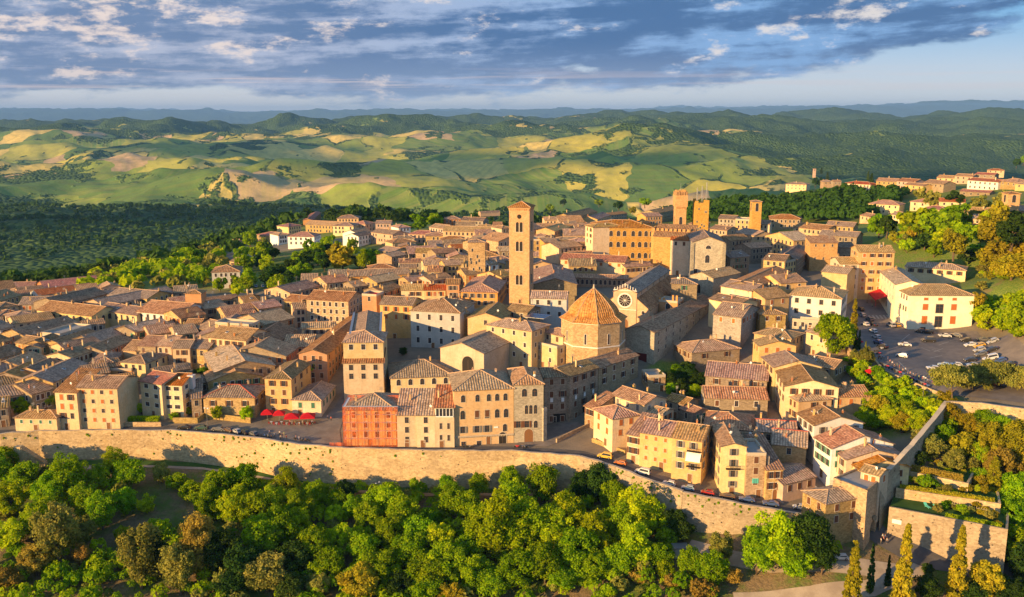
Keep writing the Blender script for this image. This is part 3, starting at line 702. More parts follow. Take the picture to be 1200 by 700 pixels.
# wild tufts on the wall face: children of the first two walls
tuft = MB(); rr_ = random.Random(5)
for k in range(26):
    a = rr_.uniform(0, 6.28); p = Vector((rr_.uniform(-.35, .35), rr_.uniform(-.35, 0), rr_.uniform(-.4, .3))); s = .16
    u = Vector((math.cos(a), math.sin(a) * .5, rr_.uniform(-.6, .6))) * s; w = Vector((rr_.uniform(-.5, .5), rr_.uniform(-.5, .5), 1)) * s
    tuft.poly([p - u - w, p + u - w, p + u + w, p - u + w])
tuft_me = tuft.mesh('tuft', LEAF['green'])
def wall_tufts(wallo, P, n, seed, zr=(0.2, 0.85)):
    r = random.Random(seed)
    for _ in range(n):
        i = r.randrange(len(P) - 1); tt = r.random(); p = P[i].lerp(P[i + 1], tt); zb = H_lo(p.x, p.y)
        if r.random() < .45: zz = r.uniform(.82, .97)
        else: zz = r.uniform(*zr)
        d = (P[i + 1] - P[i]); d.z = 0; d.normalize(); out = Vector((d.y, -d.x, 0)); z = zb + (p.z - zb) * zz
        s = r.uniform(.3, .95)
        inst('tuft', tuft_me, wallo, (p.x + out.x * (.2 + .05 * (p.z - z)), p.y + out.y * (.2 + .05 * (p.z - z)), z), math.atan2(d.y, d.x), s)
WO = [o for o in THINGS if o.name.startswith('town_wall')]
wall_tufts(WO[0], WALLP[6:10], 46, 1); wall_tufts(WO[0], WALLP[2:12], 34, 2); wall_tufts(WO[1], WALLP[12:16], 40, 3); wall_tufts(WO[2], WALLP[15:19], 26, 4)
# stairs to the wall foot at the far left
def lowp(px, py): return at(px, py, f=lower)
mb = MB(); a = unp(22, 520, -1.5); b = unp(52, 539, -8.5); n = 16
for k in range(n):
    p = a.lerp(b, k / n); mb.box(p.x, p.x + 2.2, p.y - 3.4, p.y - 1.2, H_lo(p.x, p.y - 2) - 1, p.z, 0)
tagt(mb.build('stairway', M['rampart']), 'stone stairway going down the outside of the wall at far left', 'stairs')

# ---------------------------------------------------------------- gate: tower, arch, terraces
def gate():
    top = 6.6
    P = {'fl': unp(977, 562, top), 'fm': unp(1016, 577, top), 'fr': unp(1034, 561, top), 'bl': unp(1008, 549, top)}
    c = (P['fl'] + P['fm'] + P['fr'] + P['bl']) / 4; zb = H_lo(P['fm'].x, P['fm'].y) - 1
    root = thing('town_gate', (c.x, c.y, zb + 1), 0, 'massive stone gate tower with flat roof terrace and arched passage', 'gate')
    L = lambda v, s=1.0: ((v.x - c.x) * s, (v.y - c.y) * s)
    order = ['fl', 'fm', 'fr', 'bl']; T = [L(P[k]) for k in order]; B = [L(P[k], 1.10) for k in order]
    h = top - zb - 1
    w = MB()
    for k in range(4):
        if order[k] == 'fm': continue
        n = (k + 1) % 4; w.poly([(*B[k], -1), (*B[n], -1), (*T[n], h), (*T[k], h)])
    # right face with an arched opening, in face coordinates s along, z up
    a0, b0, a1, b1 = Vector((*B[1], -1)), Vector((*B[2], -1)), Vector((*T[1], h)), Vector((*T[2], h))
    def fp(s, z): tt = (z + 1) / (h + 1); return a0.lerp(a1, tt).lerp(b0.lerp(b1, tt), s)
    Ls = (b0 - a0).length; hw = 2.0 / Ls; sc_ = 0.5; zs = 4.0
    arch = [(sc_ - hw, -1), (sc_ - hw, zs)] + [(sc_ - hw * math.cos(math.pi * k / 8), zs + 2.1 * math.sin(math.pi * k / 8)) for k in range(1, 8)] + [(sc_ + hw, zs), (sc_ + hw, -1)]
    w.poly([fp(0, -1), fp(sc_ - hw, -1), fp(sc_ - hw, zs), fp(0, zs)]); w.poly([fp(sc_ + hw, -1), fp(1, -1), fp(1, zs), fp(sc_ + hw, zs)])
    w.poly([fp(0, zs), fp(arch[1][0], zs)] + [fp(*q) for q in arch[2:6]] + [fp(sc_, h), fp(0, h)])
    w.poly([fp(sc_, h)] + [fp(*q) for q in arch[5:9]] + [fp(sc_ + hw, zs), fp(1, zs), fp(1, h)])
    nrm = (fp(1, 0) - fp(0, 0)).cross(Vector((0, 0, 1))).normalized()
    inw = [fp(*q) - nrm * 7.0 for q in arch]
    for k in range(len(arch) - 1): w.poly([fp(*arch[k]), fp(*arch[k + 1]), inw[k + 1], inw[k]])
    w.poly(inw)
    w.build('wall', M['st'], root)
    tr = MB()
    for k in range(4):
        n = (k + 1) % 4; a, b = Vector((*T[k], h)), Vector((*T[n], h)); d = (b - a).normalized(); q = Vector((d.y, -d.x, 0))
        Q = [a + q * .1, b + q * .1, b - q * .45, a - q * .45]
        tr.prism([(v.x, v.y) for v in Q], h - 0.02, h + .55)
    tr.build('parapet', M['st'], root)
    f = MB(); f.poly([(*p, h + 0.01) for p in T]); f.build('terrace', M['conc'], root)
    o = MB()
    for k in range(2):
        q = fp(0.5, zs + 3.0) + nrm * .3
        o.box(q.x - .5, q.x + .5, q.y - .5, q.y + .5, q.z - .5, q.z + .6)
        break
    o.build('carved_head', M['ds'], root)
gate()
# garden terraces held by retaining walls right of the gate
def terrace(pa, pb, z, depth, hedge=None):
    A, B = unp(*pa, z), unp(*pb, z); d = (B - A); d.z = 0; d.normalize(); q = Vector((-d.y, d.x, 0)) * depth
    P = [A, B, B + q, A + q]; zb = min(H_lo(p.x, p.y) for p in P) - 2
    return P, zb
TERR = []
for i, (pa, pb, z, dep, lab) in enumerate([((1042, 596), (1178, 622), -0.6, 12, 'tall retaining wall of the lawn terrace beside the gate road'),
                                          ((1050, 574), (1170, 592), 1.8, 9, 'middle retaining wall above the lawn with two green chairs'),
                                          ((1058, 553), (1132, 568), 4.0, 13, 'upper short retaining wall behind the trimmed hedge')]):
    P, zb = terrace(pa, pb, z, dep)
    d = (P[1] - P[0]).normalized(); q = Vector((-d.y, d.x, 0))
    w = MB(); w.prism([(P[0].x, P[0].y), (P[1].x, P[1].y), (P[1] + q * .6).xy[:], (P[0] + q * .6).xy[:]], zb, z + (.45))
    e = P[1]; w.prism([(e.x, e.y), (e.x + d.x * .6, e.y + d.y * .6), (P[2] + d * .6).xy[:], P[2].xy[:]], zb, z + .45)
    tagt(w.build('retaining_wall', M['rampart_shade_grey' if i == 0 else 'rampart']), lab, 'wall', 'terrace walls beside the gate')
    s = MB(); s.prism([(P[0] + q * .6).xy[:], (P[1] + q * .6).xy[:], P[2].xy[:], P[3].xy[:]], zb, z)
    struct(s.build('lawn', M['lawn'] if i < 2 else M['lawn']), label='grass terrace beside the gate')
    TERR.append((P, z))
# ---------------------------------------------------------------- windows, doors (shared meshes, facing -y, origin bottom centre)
def mesh_window(w, h, frame, arch=False, cross=True, sill=True):
    mb = MB(); t_ = .14
    if not arch:
        mb.box(-w / 2 - t_, -w / 2, -.07, .02, 0, h + t_); mb.box(w / 2, w / 2 + t_, -.07, .02, 0, h + t_); mb.box(-w / 2, w / 2, -.07, .02, h, h + t_)
        mb.poly([(-w / 2, -.015, 0), (w / 2, -.015, 0), (w / 2, -.015, h), (-w / 2, -.015, h)], 1)
    else:
        r = w / 2; A = [(-r, 0)] + [(-r * math.cos(math.pi * k / 8), h - r + r * math.sin(math.pi * k / 8)) for k in range(9)] + [(r, 0)]
        r2 = r + t_; Bq = [(-r2, 0)] + [(-r2 * math.cos(math.pi * k / 8), h - r + r2 * math.sin(math.pi * k / 8)) for k in range(9)] + [(r2, 0)]
        for k in range(len(A) - 1):
            mb.poly([(A[k][0], -.07, A[k][1]), (A[k + 1][0], -.07, A[k + 1][1]), (Bq[k + 1][0], -.07, Bq[k + 1][1]), (Bq[k][0], -.07, Bq[k][1])])
            mb.poly([(Bq[k][0], -.07, Bq[k][1]), (Bq[k + 1][0], -.07, Bq[k + 1][1]), (Bq[k + 1][0], .02, Bq[k + 1][1]), (Bq[k][0], .02, Bq[k][1])])
        mb.poly([(x, -.015, z) for x, z in A], 1)
    if cross: mb.box(-.03, .03, -.04, -.016, 0, h * (.75 if arch else 1), 2); mb.box(-w / 2 + .02, w / 2 - .02, -.035, -.016, h * .6, h * .6 + .05, 2)
    if sill: mb.box(-w / 2 - .22, w / 2 + .22, -.16, .02, -.12, 0)
    return mb.mesh('window', [M[frame], M['glass'], M['wood']])
def mesh_shutters(w, h, mat, closed=False):
    mb = MB()
    y0, y1 = (-.10, -.03) if closed else (-.13, -.075)
    mb.box(-w / 4 + .01, w / 4 - .01, y0, y1, .01, h)
    for k in range(int(h / .22)): mb.box(-w / 4 + .06, w / 4 - .06, y0 - .02, y0, .1 + k * .22, .2 + k * .22)
    return mb.mesh('shutter', M[mat])
WM = {}
def shutters(o, sk, w, h):
    me = winmesh(sk, w, h); x = w / 4 if sk.startswith('shut') else w * .75 + .05
    inst('shutter', me, o, (-x, 0, 0)); inst('shutter', me, o, (x, 0, 0))
def winmesh(kind, w=1.0, h=1.6, fr='trim'):
    k = (kind, w, h, fr)
    if k not in WM:
        if kind in ('pane', 'arch'): WM[k] = mesh_window(w, h, fr, kind == 'arch')
        elif kind == 'slit': WM[k] = mesh_window(w, h, fr, False, False, False)
        elif kind.startswith('open'): WM[k] = mesh_shutters(w, h, kind[5:])
        elif kind.startswith('shut'): WM[k] = mesh_shutters(w, h, kind[5:], True)
    return WM[k]
def door_mesh(w, h, arch, mat='wood'):
    k = ('door', w, h, arch, mat)
    if k not in WM:
        mb = MB(); t_ = .2; r = w / 2
        if arch:
            A = [(-r, 0)] + [(-r * math.cos(math.pi * q / 8), h - r + r * math.sin(math.pi * q / 8)) for q in range(9)] + [(r, 0)]
        else: A = [(-r, 0), (-r, h), (r, h), (r, 0)]
        s = (r + t_) / r
        for q in range(len(A) - 1):
            a, b = A[q], A[q + 1]; c_ = (h - r if arch else h - t_)
            f = lambda p: (p[0] * s, p[1] if p[1] < c_ else c_ + (p[1] - c_) * (s if arch else 2))
            mb.poly([(a[0], -.10, a[1]), (b[0], -.10, b[1]), (f(b)[0], -.10, f(b)[1]), (f(a)[0], -.10, f(a)[1])])
            mb.poly([(f(a)[0], -.10, f(a)[1]), (f(b)[0], -.10, f(b)[1]), (f(b)[0], .02, f(b)[1]), (f(a)[0], .02, f(a)[1])])
        mb.poly([(x, -.03, z) for x, z in A], 1)
        mb.box(-.03, .03, -.05, -.031, 0, h - r * .6, 2)
        WM[k] = mb.mesh('door', [M['trim'], M[mat], M['fascia']])
    return WM[k]
handle_me = None
def get_handle():
    global handle_me
    if handle_me is None:
        mb = MB(); mb.box(-.04, .04, -.14, -.04, -.12, .12); handle_me = mb.mesh('handle', M['metal'])
    return handle_me
def chimney_mesh(i):
    k = ('chim', i)
    if k not in WM:
        mb = MB(); s = [.55, .75, .5, .45][i]; hh = [1.5, 1.3, 2.0, 1.0][i]
        mb.box(-s / 2, s / 2, -s / 2, s / 2, -1.5, hh)
        mb.box(-s / 2 - .1, s / 2 + .1, -s / 2 - .1, s / 2 + .1, hh, hh + .12)
        if i in (0, 2):
            for a in (-1, 1): mb.box(a * s * .32 - .07, a * s * .32 + .07, -s * .4, s * .4, hh + .12, hh + .42)
            mb.box(-s / 2 - .05, s / 2 + .05, -s / 2 - .05, s / 2 + .05, hh + .42, hh + .54, 1)
        else: mb.tube([(0, 0, hh + .1), (0, 0, hh + .6)], [.14, .12], 6, 1)
        WM[k] = mb.mesh('chimney', [M[['oc', 'st', 'cr', 'rb'][i]], M['ridge']])
    return WM[k]
def antenna_mesh():
    if 'ant' not in WM:
        mb = MB(); mb.tube([(0, 0, -.5), (0, 0, 3.0)], .045, 4)
        for z, l in ((2.9, .7), (2.6, .55), (2.2, .8)):
            mb.tube([(-l, 0, z), (l, 0, z)], .03, 4)
            for q in range(5): mb.tube([(-l + q * l / 2, -.35, z), (-l + q * l / 2, .35, z)], .02, 3)
        WM['ant'] = mb.mesh('antenna', M['metal'])
    return WM['ant']
def dish_mesh():
    if 'dish' not in WM:
        mb = MB(); mb.tube([(0, 0, -.4), (0, 0, .6)], .05, 5); n = 10; rings = []
        for j, r in enumerate((0.02, .25, .45)):
            rings.append([(r * math.cos(6.283 * k / n), -.3 + r * r * .6, .75 + r * math.sin(6.283 * k / n)) for k in range(n)])
        for a, b in zip(rings, rings[1:]):
            for k in range(n): mb.poly([a[k], a[(k + 1) % n], b[(k + 1) % n], b[k]])
        mb.tube([(0, -.3, .75), (0, -.7, .72)], .03, 4)
        WM['dish'] = mb.mesh('satellite_dish', M['whitep'])
    return WM['dish']
def skylight_mesh():
    if 'sky' not in WM:
        mb = MB(); mb.box(-.5, .5, -.6, .6, 0, .14); mb.poly([(-.42, -.52, .145), (.42, -.52, .145), (.42, .52, .145), (-.42, .52, .145)], 1)
        WM['sky'] = mb.mesh('skylight', [M['whitep'], M['glass']])
    return WM['sky']
# ---------------------------------------------------------------- roofs
def roof_mesh(w, d, h, kind, pitch, mat, over=.45, ridge='ridge', thick=.2):
    """footprint centred; returns mesh and a height function"""
    mb = MB(); X, Y = w / 2 + over, d / 2 + over; tp = math.tan(R(pitch)); z0 = h - over * tp
    faces = []; ridges = []
    if kind == 'g': zr = z0 + Y * tp; faces = [[(-X, -Y, z0), (X, -Y, z0), (X, 0, zr), (-X, 0, zr)], [(X, Y, z0), (-X, Y, z0), (-X, 0, zr), (X, 0, zr)]]; ridges = [((-X, 0, zr), (X, 0, zr))]; hf = lambda x, y: zr - abs(y) * tp
    elif kind == 'p': zr = z0 + X * tp; faces = [[(-X, Y, z0), (-X, -Y, z0), (0, -Y, zr), (0, Y, zr)], [(X, -Y, z0), (X, Y, z0), (0, Y, zr), (0, -Y, zr)]]; ridges = [((0, -Y, zr), (0, Y, zr))]; hf = lambda x, y: zr - abs(x) * tp
    elif kind == 'm': zr = z0 + 2 * Y * tp; faces = [[(-X, -Y, z0), (X, -Y, z0), (X, Y, zr), (-X, Y, zr)]]; hf = lambda x, y: z0 + (y + Y) * tp
    elif kind == 'n': zr = z0 + 2 * X * tp; faces = [[(-X, Y, z0), (-X, -Y, z0), (X, -Y, zr), (X, Y, zr)]]; hf = lambda x, y: z0 + (x + X) * tp      # falls to the left
    elif kind in ('h', 'hp'):
        m = min(X, Y); zr = z0 + m * tp
        if X >= Y: a, b = (-X + Y, 0, zr), (X - Y, 0, zr)
        else: a, b = (0, -Y + X, zr), (0, Y - X, zr)
        if kind == 'hp' and Y > X: b = (0, Y, zr)
        C = [(-X, -Y, z0), (X, -Y, z0), (X, Y, z0), (-X, Y, z0)]
        if X > Y: faces = [[C[0], C[1], b, a], [C[1], C[2], b], [C[2], C[3], a, b], [C[3], C[0], a]]
        elif X == Y: faces = [[C[0], C[1], a], [C[1], C[2], a], [C[2], C[3], a], [C[3], C[0], a]]
        else: faces = [[C[0], C[1], a], [C[1], C[2], b, a], [C[3], C[0], a, b]] + ([[C[2], C[3], b]] if kind == 'h' else [])
        ridges = [(a, b)] if (Vector(a) - Vector(b)).length > .1 else []
        ends = [a, b, b, a] if X >= Y else [a, a, b, b]
        for c_, e in zip(C, ends):
            if not (kind == 'hp' and c_[1] > 0): ridges.append((c_, e))
        hf = lambda x, y: z0 + min(X - abs(x), Y - abs(y)) * tp
    for f in faces:
        P = [Vector(p) for p in f]; n = (P[1] - P[0]).cross(P[2] - P[0]).normalized()
        e = Vector((0, 0, 1)).cross(n).normalized(); s = n.cross(e)
        mb.poly(f, 0, [(p.dot(e), p.dot(s)) for p in P])
        lo_ = [(p.x, p.y, p.z - thick) for p in P]; mb.poly(list(reversed(lo_)), 1)
        for k in range(len(P)):
            q = (k + 1) % len(P)
            ex = lambda v: abs(abs(v.x) - X) < .01 or abs(abs(v.y) - Y) < .01
            if ex(P[k]) and ex(P[q]): mb.poly([lo_[k], lo_[q], P[q], P[k]], 1)
    for a, b in ridges:
        a, b = Vector(a), Vector(b); mb.tube([a + Vector((0, 0, .03)), b + Vector((0, 0, .03))], .17, 5, 2)
    return mb.mesh('roof', [M[mat], M['fascia'], M[ridge]]), hf
def wall_mesh(w, d, h, kind, pitch, deep, mat, over=.45):
    mb = MB(); x, y = w / 2, d / 2; tp = math.tan(R(pitch)); hh = h - .12
    P = [(-x, -y), (x, -y), (x, y), (-x, y)]
    for k in range(4):
        a, b = P[k], P[(k + 1) % 4]; top = [(b[0], b[1], hh), (a[0], a[1], hh)]
        if kind == 'g' and k in (1, 3): top = [(b[0], b[1], hh), (a[0], 0, hh + y * tp), (a[0], a[1], hh)]
        if kind in ('p',) and k in (0, 2): top = [(b[0], b[1], hh), (0, a[1], hh + x * tp), (a[0], a[1], hh)]
        if kind == 'hp' and k == 2: top = [(b[0], b[1], hh), (0, a[1], hh + x * tp), (a[0], a[1], hh)]
        if kind == 'm': top = [(b[0], b[1], hh + (b[1] + y) * tp), (a[0], a[1], hh + (a[1] + y) * tp)]
        if kind == 'n': top = [(b[0], b[1], hh + (b[0] + x) * tp), (a[0], a[1], hh + (a[0] + x) * tp)]
        mb.poly([(a[0], a[1], -deep), (b[0], b[1], -deep)] + top)
    return mb.mesh('wall', M[mat])
FOOT = []       # footprints (cx, cy, ux, uy, w/2, d/2)
NH = 0
def put_windows(root, w, d, h, side, rows, cols, kind, shut, ww, wh, fr, z_top, sth, skip=(), r=None, margin=1.0, doorflag=False, near=True):
    L = w if side in ('f', 'b') else d
    for i in range(rows):
        z = z_top - i * sth - wh
        if z < .4: break
        for j in range(cols):
            if (i, j) in skip or (r and r.random() < .07): continue
            s = -L / 2 + margin + (L - 2 * margin) * ((j + .5) / cols) + (r.uniform(-.25, .25) if r else 0)
            if side == 'f': loc, rz = (s, -d / 2, z), 0
            elif side == 'r': loc, rz = (w / 2, s, z), math.pi / 2
            elif side == 'l': loc, rz = (-w / 2, -s, z), -math.pi / 2
            else: loc, rz = (-s, d / 2, z), math.pi
            o = inst('window', winmesh(kind, ww, wh, fr), root, loc, rz)
            if shut and near:
                sk = shut if isinstance(shut, str) else (r or rnd).choice(shut)
                if sk: shutters(o, sk, ww, wh)
WALLNAME = {'st': 'stone', 'ds': 'dark stone', 'cr': 'cream', 'oc': 'ochre', 'ye': 'yellow', 'wh': 'white', 'gw': 'grey-white', 'pk': 'pink', 'or': 'orange', 'br': 'golden brick', 'pb': 'beige', 'pc': 'pale cream', 'rb': 'red brick', 'gs': 'grey stone'}
ROOFNAME = {'r_br': 'brown', 'r_gr': 'grey-brown', 'r_pk': 'pinkish', 'r_or': 'orange', 'r_rd': 'red', 'r_tn': 'tan', 'r_dm': 'orange'}
KINDNAME = {'g': 'gable', 'p': 'gable', 'h': 'hip', 'hp': 'hip', 'm': 'lean-to', 'n': 'lean-to', 'f': 'terrace'}
HOUSES = []
def house(A, B, d, h, kind='g', wall='st', roof='r_br', pitch=None, rows=None, cols=None, win=None, shut='auto', label=None, cat='house', ww=1.25, wh=1.95, fr=None,
          sides='flr', sth=3.3, chim=None, door=True, topgap=.9, seed=None, name=None, skip=(), ridge='ridge', near=True, srows=None, scols=None, group='houses of the old town', ant=None, arch_door=False, over=.45, deep=None):
    """A, B world points (x, y, ground z) of the front left and front right corner"""
    global NH
    NH += 1; r = random.Random(NH * 13 + 5 if seed is None else seed)
    A = Vector(A); B = Vector(B); ax = Vector((B.x - A.x, B.y - A.y, 0)); w = ax.length; ax.normalize(); ay = Vector((-ax.y, ax.x, 0))
    zb = A.z; c = Vector((A.x, A.y, 0)) + ax * w / 2 + ay * d / 2
    cs = [Vector((A.x, A.y, 0)) + ax * w * i + ay * d * j for i in (0, 1) for j in (0, 1)]
    low = min(H_up(v.x, v.y) for v in cs)
    dp = max(1.0, zb - low + 1.0) if deep is None else deep
    pitch = pitch or r.uniform(15, 19)
    root = thing(name or ('palazzo' if h > 13 and w > 12 else 'house'), (c.x, c.y, zb), math.atan2(ax.y, ax.x), label, cat, group)
    FOOT.append((c.x, c.y, ax.x, ax.y, w / 2, d / 2))
    inst('wall', wall_mesh(w, d, h, kind, pitch, dp, wall), root)
    if kind == 'f':
        mb = MB(); mb.poly([(-w / 2, -d / 2, h - .5), (w / 2, -d / 2, h - .5), (w / 2, d / 2, h - .5), (-w / 2, d / 2, h - .5)], 0)
        for (x0, x1, y0, y1) in ((-w / 2, w / 2, -d / 2 - .05, -d / 2 + .3), (-w / 2, w / 2, d / 2 - .3, d / 2 + .05), (-w / 2 - .05, -w / 2 + .3, -d / 2 + .3, d / 2 - .3), (w / 2 - .3, w / 2 + .05, -d / 2 + .3, d / 2 - .3)):
            mb.box(x0, x1, y0, y1, h - .6, h + .35, 1)
        ro = mb.build('roof', [M[roof] if roof in ('conc', 'redp') else M['conc'], M['trim']], root); hf = lambda x, y: h - .5
    else:
        me, hf = roof_mesh(w, d, h, kind, pitch, roof, over, ridge); ro = inst('roof', me, root)
    # windows
    nr = rows if rows is not None else max(1, int((h - .6) / sth)); nc = cols if cols is not None else max(1, int(round(w / 3.3)))
    if shut == 'auto': shut = r.choice([['open_sh_br', 'shut_sh_br', 'open_sh_br'], ['shut_sh_or', 'open_sh_or'], ['open_sh_gy', None], [None], ['open_sh_gn', 'shut_sh_gn', None], ['shut_sh_br', None, None]])
    fr = fr or ('trim' if r.random() < .6 else 'trimw'); kindw = win or 'pane'
    lowf = d if kind in ('g',) else 0
    if 'f' in sides: put_windows(root, w, d, h, 'f', nr, nc, kindw, shut, ww, wh, fr, h - topgap, sth, skip, r if cols is None else None, 1.0 if cols is None else .6, near=near)
    sr = srows if srows is not None else nr
    sc2 = scols if scols is not None else max(1, int(round(d / 4.2)))
    yaw = math.atan2(ax.y, ax.x)
    if 'r' in sides and (ax.x * (c.x) + ax.y * c.y) < w / 2: put_windows(root, w, d, h, 'r', sr, sc2, kindw, shut, ww, wh, fr, h - topgap, sth, (), r, near=near)
    if 'l' in sides and (-(ax.x * c.x + ax.y * c.y)) < w / 2: put_windows(root, w, d, h, 'l', sr, sc2, kindw, shut, ww, wh, fr, h - topgap, sth, (), r, near=near)
    if door and 'f' in sides and near:
        s = r.uniform(-w * .3, w * .3); ad = arch_door
        o = inst('door', door_mesh(1.3 if not ad else 2.2, 2.4 if not ad else 3.4, bool(ad)), root, (s, -d / 2, 0)); inst('handle', get_handle(), o, (.35, 0, 1.05))
    nch = chim if chim is not None else (r.choice([0, 1, 1, 2, 2, 3]) if near else r.choice([0, 1]))
    for k in range(nch):
        x, y = r.uniform(-w * .38, w * .38), r.uniform(-d * .38, d * .38)
        inst('chimney', chimney_mesh(r.randrange(4)), ro, (x, y, hf(x, y)), r.choice([0, .3, -.2]))
    if near and kind != 'f':
        if r.random() < (.45 if ant is None else ant): x, y = r.uniform(-w * .3, w * .3), r.uniform(-d * .3, d * .3); inst('antenna', antenna_mesh(), ro, (x, y, hf(x, y)), r.uniform(0, 3))
        if r.random() < .3: x, y = r.uniform(-w * .35, w * .35), r.uniform(-d * .35, 0); inst('satellite_dish', dish_mesh(), ro, (x, y, hf(x, y)), r.uniform(-.6, .3))
        if r.random() < .22 and kind in ('g',) and d > 8: inst('skylight', skylight_mesh(), ro, (r.uniform(-w * .3, w * .3), -d * .25, hf(0, d * .25) + .05)).rotation_euler = (R(pitch), 0, 0)
    HOUSES.append(dict(o=root, w=w, d=d, h=h, kind=kind, wall=wall, roof=roof, label=label, c=c, zb=zb, hf=hf, ro=ro, rz=yaw))
    return HOUSES[-1]
def Hs(ax, ay, bx, by, d, h=None, kind='g', wall='st', roof='r_br', base=None, **kw):
    """corner eaves seen at pixels (ax,ay),(bx,by); h eave height, or base = pixel row of the foot at A"""
    if base is not None:
        lo_, hi_ = 2.0, 40.0
        for _ in range(30):
            mid = (lo_ + hi_) / 2; v = at(ax, ay, mid); p = proj((v.x, v.y, v.z))
            if p[1] < base: lo_ = mid
            else: hi_ = mid
        h = (lo_ + hi_) / 2
    a = at(ax, ay, h); b = unp(bx, by, a.z + h)
    return house(a, b, d, h, kind, wall, roof, **kw)
# ---------------------------------------------------------------- landmarks
PAR = 'open_sh_br'
# ---- front row along the wall lane
Hs(17, 489, 66, 490, 9, kind='h', wall='ye', roof='r_br', base=505.5, rows=2, cols=4, shut='shut_sh_gn', ww=.9, wh=1.2, chim=2, label='low yellow house with green shutters at the left end of the lane')
Hs(64, 459, 89.5, 460, 15, kind='m', wall='ye', roof='r_br', base=503.5, rows=3, cols=2, shut=[None, 'shut_sh_or', 'open_sh_br'], chim=1, label='tall pale stone block with lean-to roof beside the four-storey yellow block', sides='fr')
Hs(89.5, 454, 137, 455, 15, kind='g', wall='ye', roof='r_br', base=502.5, rows=4, cols=4, shut=['shut_sh_or', 'shut_sh_or', None, 'shut_sh_br'], ww=1.1, wh=1.35, chim=1, label='four-storey yellow stone block with rust shutters and grey side wall', name='palazzo', sides='f')
HH = Hs(164, 446, 189, 450, 14, kind='g', wall='cr', roof='r_rd', base=487, rows=3, cols=2, shut=None, win='pane', ww=1.8, wh=1.5, fr='trimw', chim=1, label='left half of the modern cream house with the bright red roof', over=.6)
Hs(190, 450, 213, 451, 14, h=HH['h'] - .4, kind='g', wall='cr', roof='r_rd', rows=3, cols=2, shut=None, ww=2.0, wh=1.4, fr='trimw', chim=0, label='right half of the modern cream house with the bright red roof', over=.6, seed=5)
o = HOUSES[-1]; mb = MB(); mb.box(-.9, .9, -1, 1, -8, 1.6); mb.box(-1.1, 1.1, -1.2, 1.2, 1.6, 1.9, 1); mb.build('chimney', [M['gw'], M['trimw']], o['ro'], False, (o['w'] / 2 + .6, -1, o['h']))
Hs(238, 465, 298, 465.5, 15, kind='h', wall='st', roof='r_br', base=490, rows=1, cols=3, shut='open_sh_br', topgap=1.4, ridge='ridge_red', chim=2, label='low stone house with red-edged hip roof and two clipped trees in front')
Hs(224, 467, 236, 466, 12, kind='m', wall='st', roof='r_gr', base=492, rows=1, cols=1, chim=1, label='narrow stone wing left of the red-edged hip roof')
Hs(310, 443, 341, 444, 21, kind='hp', wall='oc', roof='r_gr', base=485, rows=3, cols=2, shut=['open_sh_br', 'shut_sh_br'], chim=2, label='tall narrow ochre stone house directly behind the left red parasols', scols=3)
Hs(342, 468, 376, 469, 18, kind='hp', wall='cr', roof='r_gr', base=487.5, rows=1, cols=2, shut='shut_sh_gn', topgap=1.1, chim=0, label='low cream cafe building behind the right red parasols', group='houses of the old town', name='house')
# double pavilion
Hs(402, 401, 449, 400.5, 15, kind='h', wall='cr', roof='r_or', base=470, rows=1, cols=3, shut=None, win='pane', ww=1.5, wh=2, chim=0, label='tall cream pavilion house with an upper orange hip roof', sides='f', topgap=.9, pitch=20)
a_ = HOUSES[-1]
Hs(402, 425, 449, 424.5, 7.5, kind='m', pitch=24, wall='cr', roof='r_or', base=473, rows=2, cols=3, shut=None, ww=1.5, wh=2, chim=0, label='front bay of the pavilion house, under its own orange skirt roof', topgap=.9)
# big hip roof with arched loggia
Hs(458, 443, 531, 440, 20, kind='h', wall='cr', roof='r_tn', base=470, rows=1, cols=5, shut=None, win='arch', ww=1.5, wh=2.3, chim=2, label='cream house with arched windows and broad striped hip roof above the front row', pitch=21, topgap=.7, sides='fl', fr='trimw')
# scaffolded house
SCF = Hs(405, 480, 464, 480, 17, kind='h', pitch=20, wall='oc', roof='r_tn', base=522.5, rows=4, cols=4, shut=None, chim=1, label='house wrapped in orange netting and scaffolding', sides='fl')
Hs(465, 486, 488, 486, 13, kind='m', wall='cr', roof='r_br', base=524, rows=3, cols=1, shut=None, chim=1, label='narrow cream house immediately right of the orange scaffolding', sides='f', pitch=20)
Hs(488, 486, 509.5, 486, 13, kind='m', wall='ye', roof='r_br', base=524.5, rows=3, cols=1, shut=None, chim=0, label='smooth pale yellow house second from the orange scaffolding', sides='f', pitch=20)
Hs(509.5, 477, 532, 477, 11, kind='m', wall='ye', roof='r_rd', base=524.5, rows=3, cols=2, shut=None, chim=1, label='yellow house with a white glazed veranda under its red roof', sides='f', pitch=20, topgap=5.5, sth=4.0, ww=.8)
q = HOUSES[-1]; mb = MB(); w2 = q['w'] / 2 - .3
mb.box(-w2, w2, -.25, .05, -3.4, -3.1); mb.box(-w2, w2, -.25, .05, -.5, -.2)
for k in range(6): x = -w2 + 2 * w2 * k / 5; mb.box(x - .1, x + .1, -.22, .05, -3.1, -.5)
mb.poly([(-w2, -.05, -3.1), (w2, -.05, -3.1), (w2, -.05, -.5), (-w2, -.05, -.5)], 1)
mb.build('veranda', [M['whitep'], M['glass']], q['o'], False, (0, -q['d'] / 2 - .02, q['h']))
